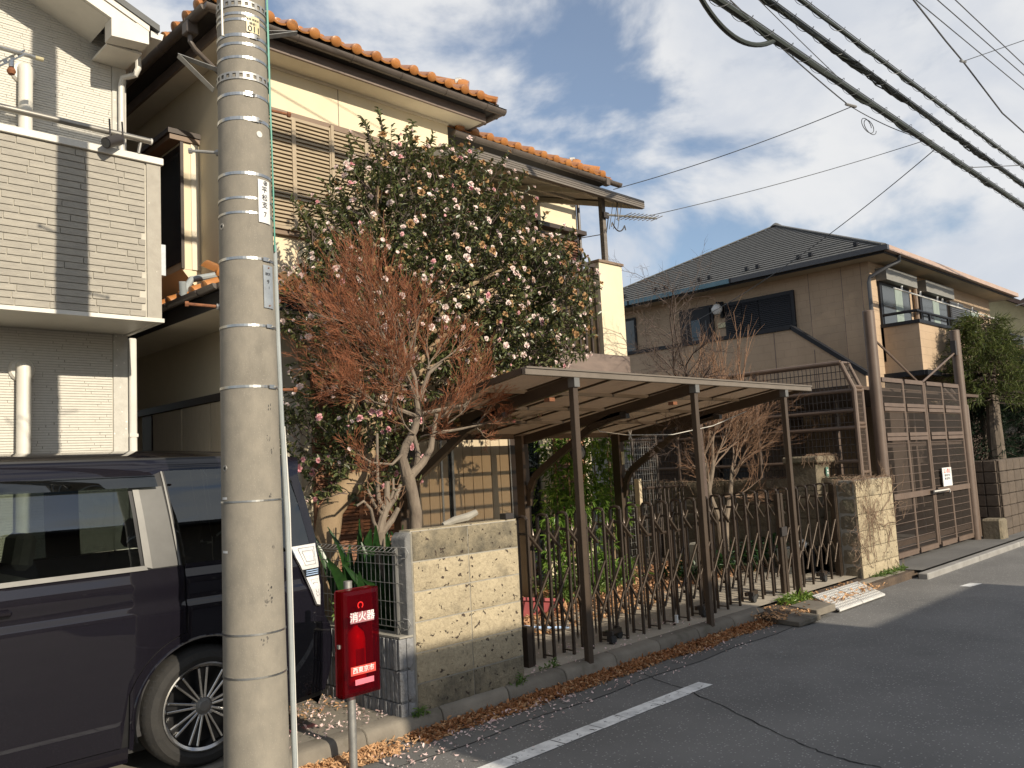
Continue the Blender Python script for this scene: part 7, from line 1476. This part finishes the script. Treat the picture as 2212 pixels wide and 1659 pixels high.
for k, (y, z, y2) in enumerate(((3.84, 8.0, 3.67), (3.64, 8.0, 3.48), (3.47, 8.0, 3.36))):
    wire(('first', 'second', 'third')[k] + ' of three high power wires in the upper right corner, counted from the bundles', [(2.1, y+0.12, 8.05), (12.4, y, 8.0), (17, y2, 7.98), (42, y2-0.6, 8.0)], 0.008)
wire('service wire meeting the high power wires in the upper right corner', [(10.2, 3.9, 8.4), (13.0, 3.7, 7.55), (13.6, 3.66, 7.4), (15.2, 3.6, 7.0), (24, 3.4, 6.6)], 0.012)
wire('thin wire crossing the upper right corner towards the street', [(13.6, 3.66, 7.4), (16, 0.0, 8.4)], 0.006)
wire('service wire from the cable bundles to the far right', [(14.0, 3.9, 5.9), (19.0, 2.0, 6.6)], 0.007)
wire('dark wire from the brown house gutter out to the right', [(24.9, 6.1, 5.2), (27, 3.9, 6.0)], 0.012)
lpn = []
for i in range(40): a = i/39*4*math.pi; lpn.append((10.72+0.17*math.cos(a)+0.004*i, 4.08, 5.80+0.085*math.sin(a)))
tagged(MB().tube(lpn, 0.005, 5).build('wire_coil', 'wire_grey'), 'small coil of spare wire hanging below the lowest bundle', 'wire')
m = MB(); m.tube([(10.2, 4.1, 5.94), (10.45, 4.08, 5.97)], 0.018, 6); tagged(m.build('wire_clamp', 'galvanised'), 'small clamp joining the house wire to the lowest bundle', 'clamp')
for k, (p, lab) in enumerate((((12.5, 3.92, 5.97), 'small wire clamp between the lowest and middle bundles'), ((13.6, 3.66, 7.4), 'small clamp where the service wire meets the power wire'))): tagged(MB().tube([V(p)-V(0.12, 0, 0.03), V(p)+V(0.12, 0, 0.03)], 0.02, 6).build('wire_clamp', 'galvanised'), lab, 'clamp')
# ---------------------------------------------------------------- television antenna under the awning
pm('alu', (0.45, 0.45, 0.43), r=0.4, metal=0.7)
an = thing('tv_antenna', 'metal television antenna fixed to the awning post', 'antenna', (8.1, 6.3, 4.7))
a, c = V(8.04, 6.30, 4.70), V(8.78, 6.05, 4.72); MB().tube([a, c], 0.014, 6).build('boom', 'alu', an)
for k in range(12):
    p = a.lerp(c, 0.12+0.08*k); ln = 0.16-0.004*k; MB().tube([p+V(0.02, 0.06, -ln), p+V(-0.02, -0.06, ln)] if k < 3 else [p+V(-0.03, -ln, 0.0), p+V(0.03, ln, 0.0)], 0.005, 4).build('element', 'alu', an)
bx(8.0, 8.1, 6.28, 6.315, 4.66, 4.73).build('clamp', 'dark_metal', an)
MB().tube([(8.1, 6.3, 4.66), (8.3, 6.5, 4.55), (8.7, 7.4, 4.75), (9.3, 7.85, 4.9)], 0.006, 6).build('lead', 'dark_metal', an)
hk = thing('hanging_hook', 'wire plant hook hanging under the awning corner', 'hook', (8.15, 6.2, 4.6)); MB().tube([(8.17, 6.2, 4.9), (8.17, 6.2, 4.62)], 0.008, 6).build('stem', 'dark_metal', hk)
MB().tube([(8.17+0.14*math.sin(u), 6.2, 4.58-0.09*abs(math.cos(u*1.5))) for u in [(-1.5+3.0*i/20) for i in range(21)]], 0.008, 6).build('curl', 'dark_metal', hk)
# ---------------------------------------------------------------- small garden things
pm('pot_red', (0.40, 0.10, 0.10), (0.32, 0.08, 0.085), 6, 0.5)
pt = thing('planter', 'red plastic planter tipped over behind the folding gate', 'planter', (6.2, 6.1, 0.2)); MB().add([(5.98, 6.02, 0.18), (6.42, 6.0, 0.17), (6.4, 6.2, 0.17), (6.0, 6.22, 0.20), (5.92, 5.97, 0.37), (6.46, 5.94, 0.28), (6.44, 6.24, 0.28), (5.94, 6.26, 0.37)], ((0, 1, 2, 3), (0, 1, 5, 4), (1, 2, 6, 5), (2, 3, 7, 6), (3, 0, 4, 7))).build('tub', 'pot_red', pt); MB().beam((5.92, 5.96, 0.37), (6.47, 5.93, 0.28), 0.03, 0.03).build('rim', 'pot_red', pt)
st = thing('garden_stone', 'pale square stone post behind the right half of the gate', 'garden stone', (9.0, 5.9, 0.15)); bx(8.85, 8.98, 5.85, 5.98, 0.1, 0.62).build('stone', 'mortar', st, bevel=0.02); bx(9.08, 9.2, 5.9, 6.02, 0.1, 0.55).build('stone', 'mortar', st, bevel=0.02)
hs = tagged(MB().tube([(4.9, 5.45, 0.3), (5.2, 5.5, 0.28), (5.6, 5.4, 0.2), (5.9, 5.35, 0.16)], 0.012, 6).build('garden_hose', 'lamp_blue'), 'pale blue hose lying across the leaves behind the gate', 'hose')
kn = thing('crate', 'grey plastic crates with a white cloth by the stone wall', 'crate', (10.4, 5.2, 0.12))
for (x0, y0, h) in ((10.05, 5.15, 0.34), (10.42, 5.1, 0.30)):
    m = MB()
    for k in range(5):
        for q in range(6): m.box(x0+q*0.055, x0+q*0.055+0.02, y0, y0+0.02, 0.12, 0.12+h); m.box(x0, x0+0.30, y0, y0+0.022, 0.12+k*h/5, 0.135+k*h/5)
    m.box(x0, x0+0.30, y0+0.022, y0+0.3, 0.12, 0.12+h*0.96); m.build('crate_body', 'plate_metal' if x0 < 10.2 else 'dark_gutter', kn)
MB().grid(lambda u, w: (10.05+0.3*u, 5.14+0.12*w, 0.47+0.05*math.sin(u*9)+0.03*math.sin(w*7+u*4)), 16, 6).build('cloth', 'white_paint', kn)
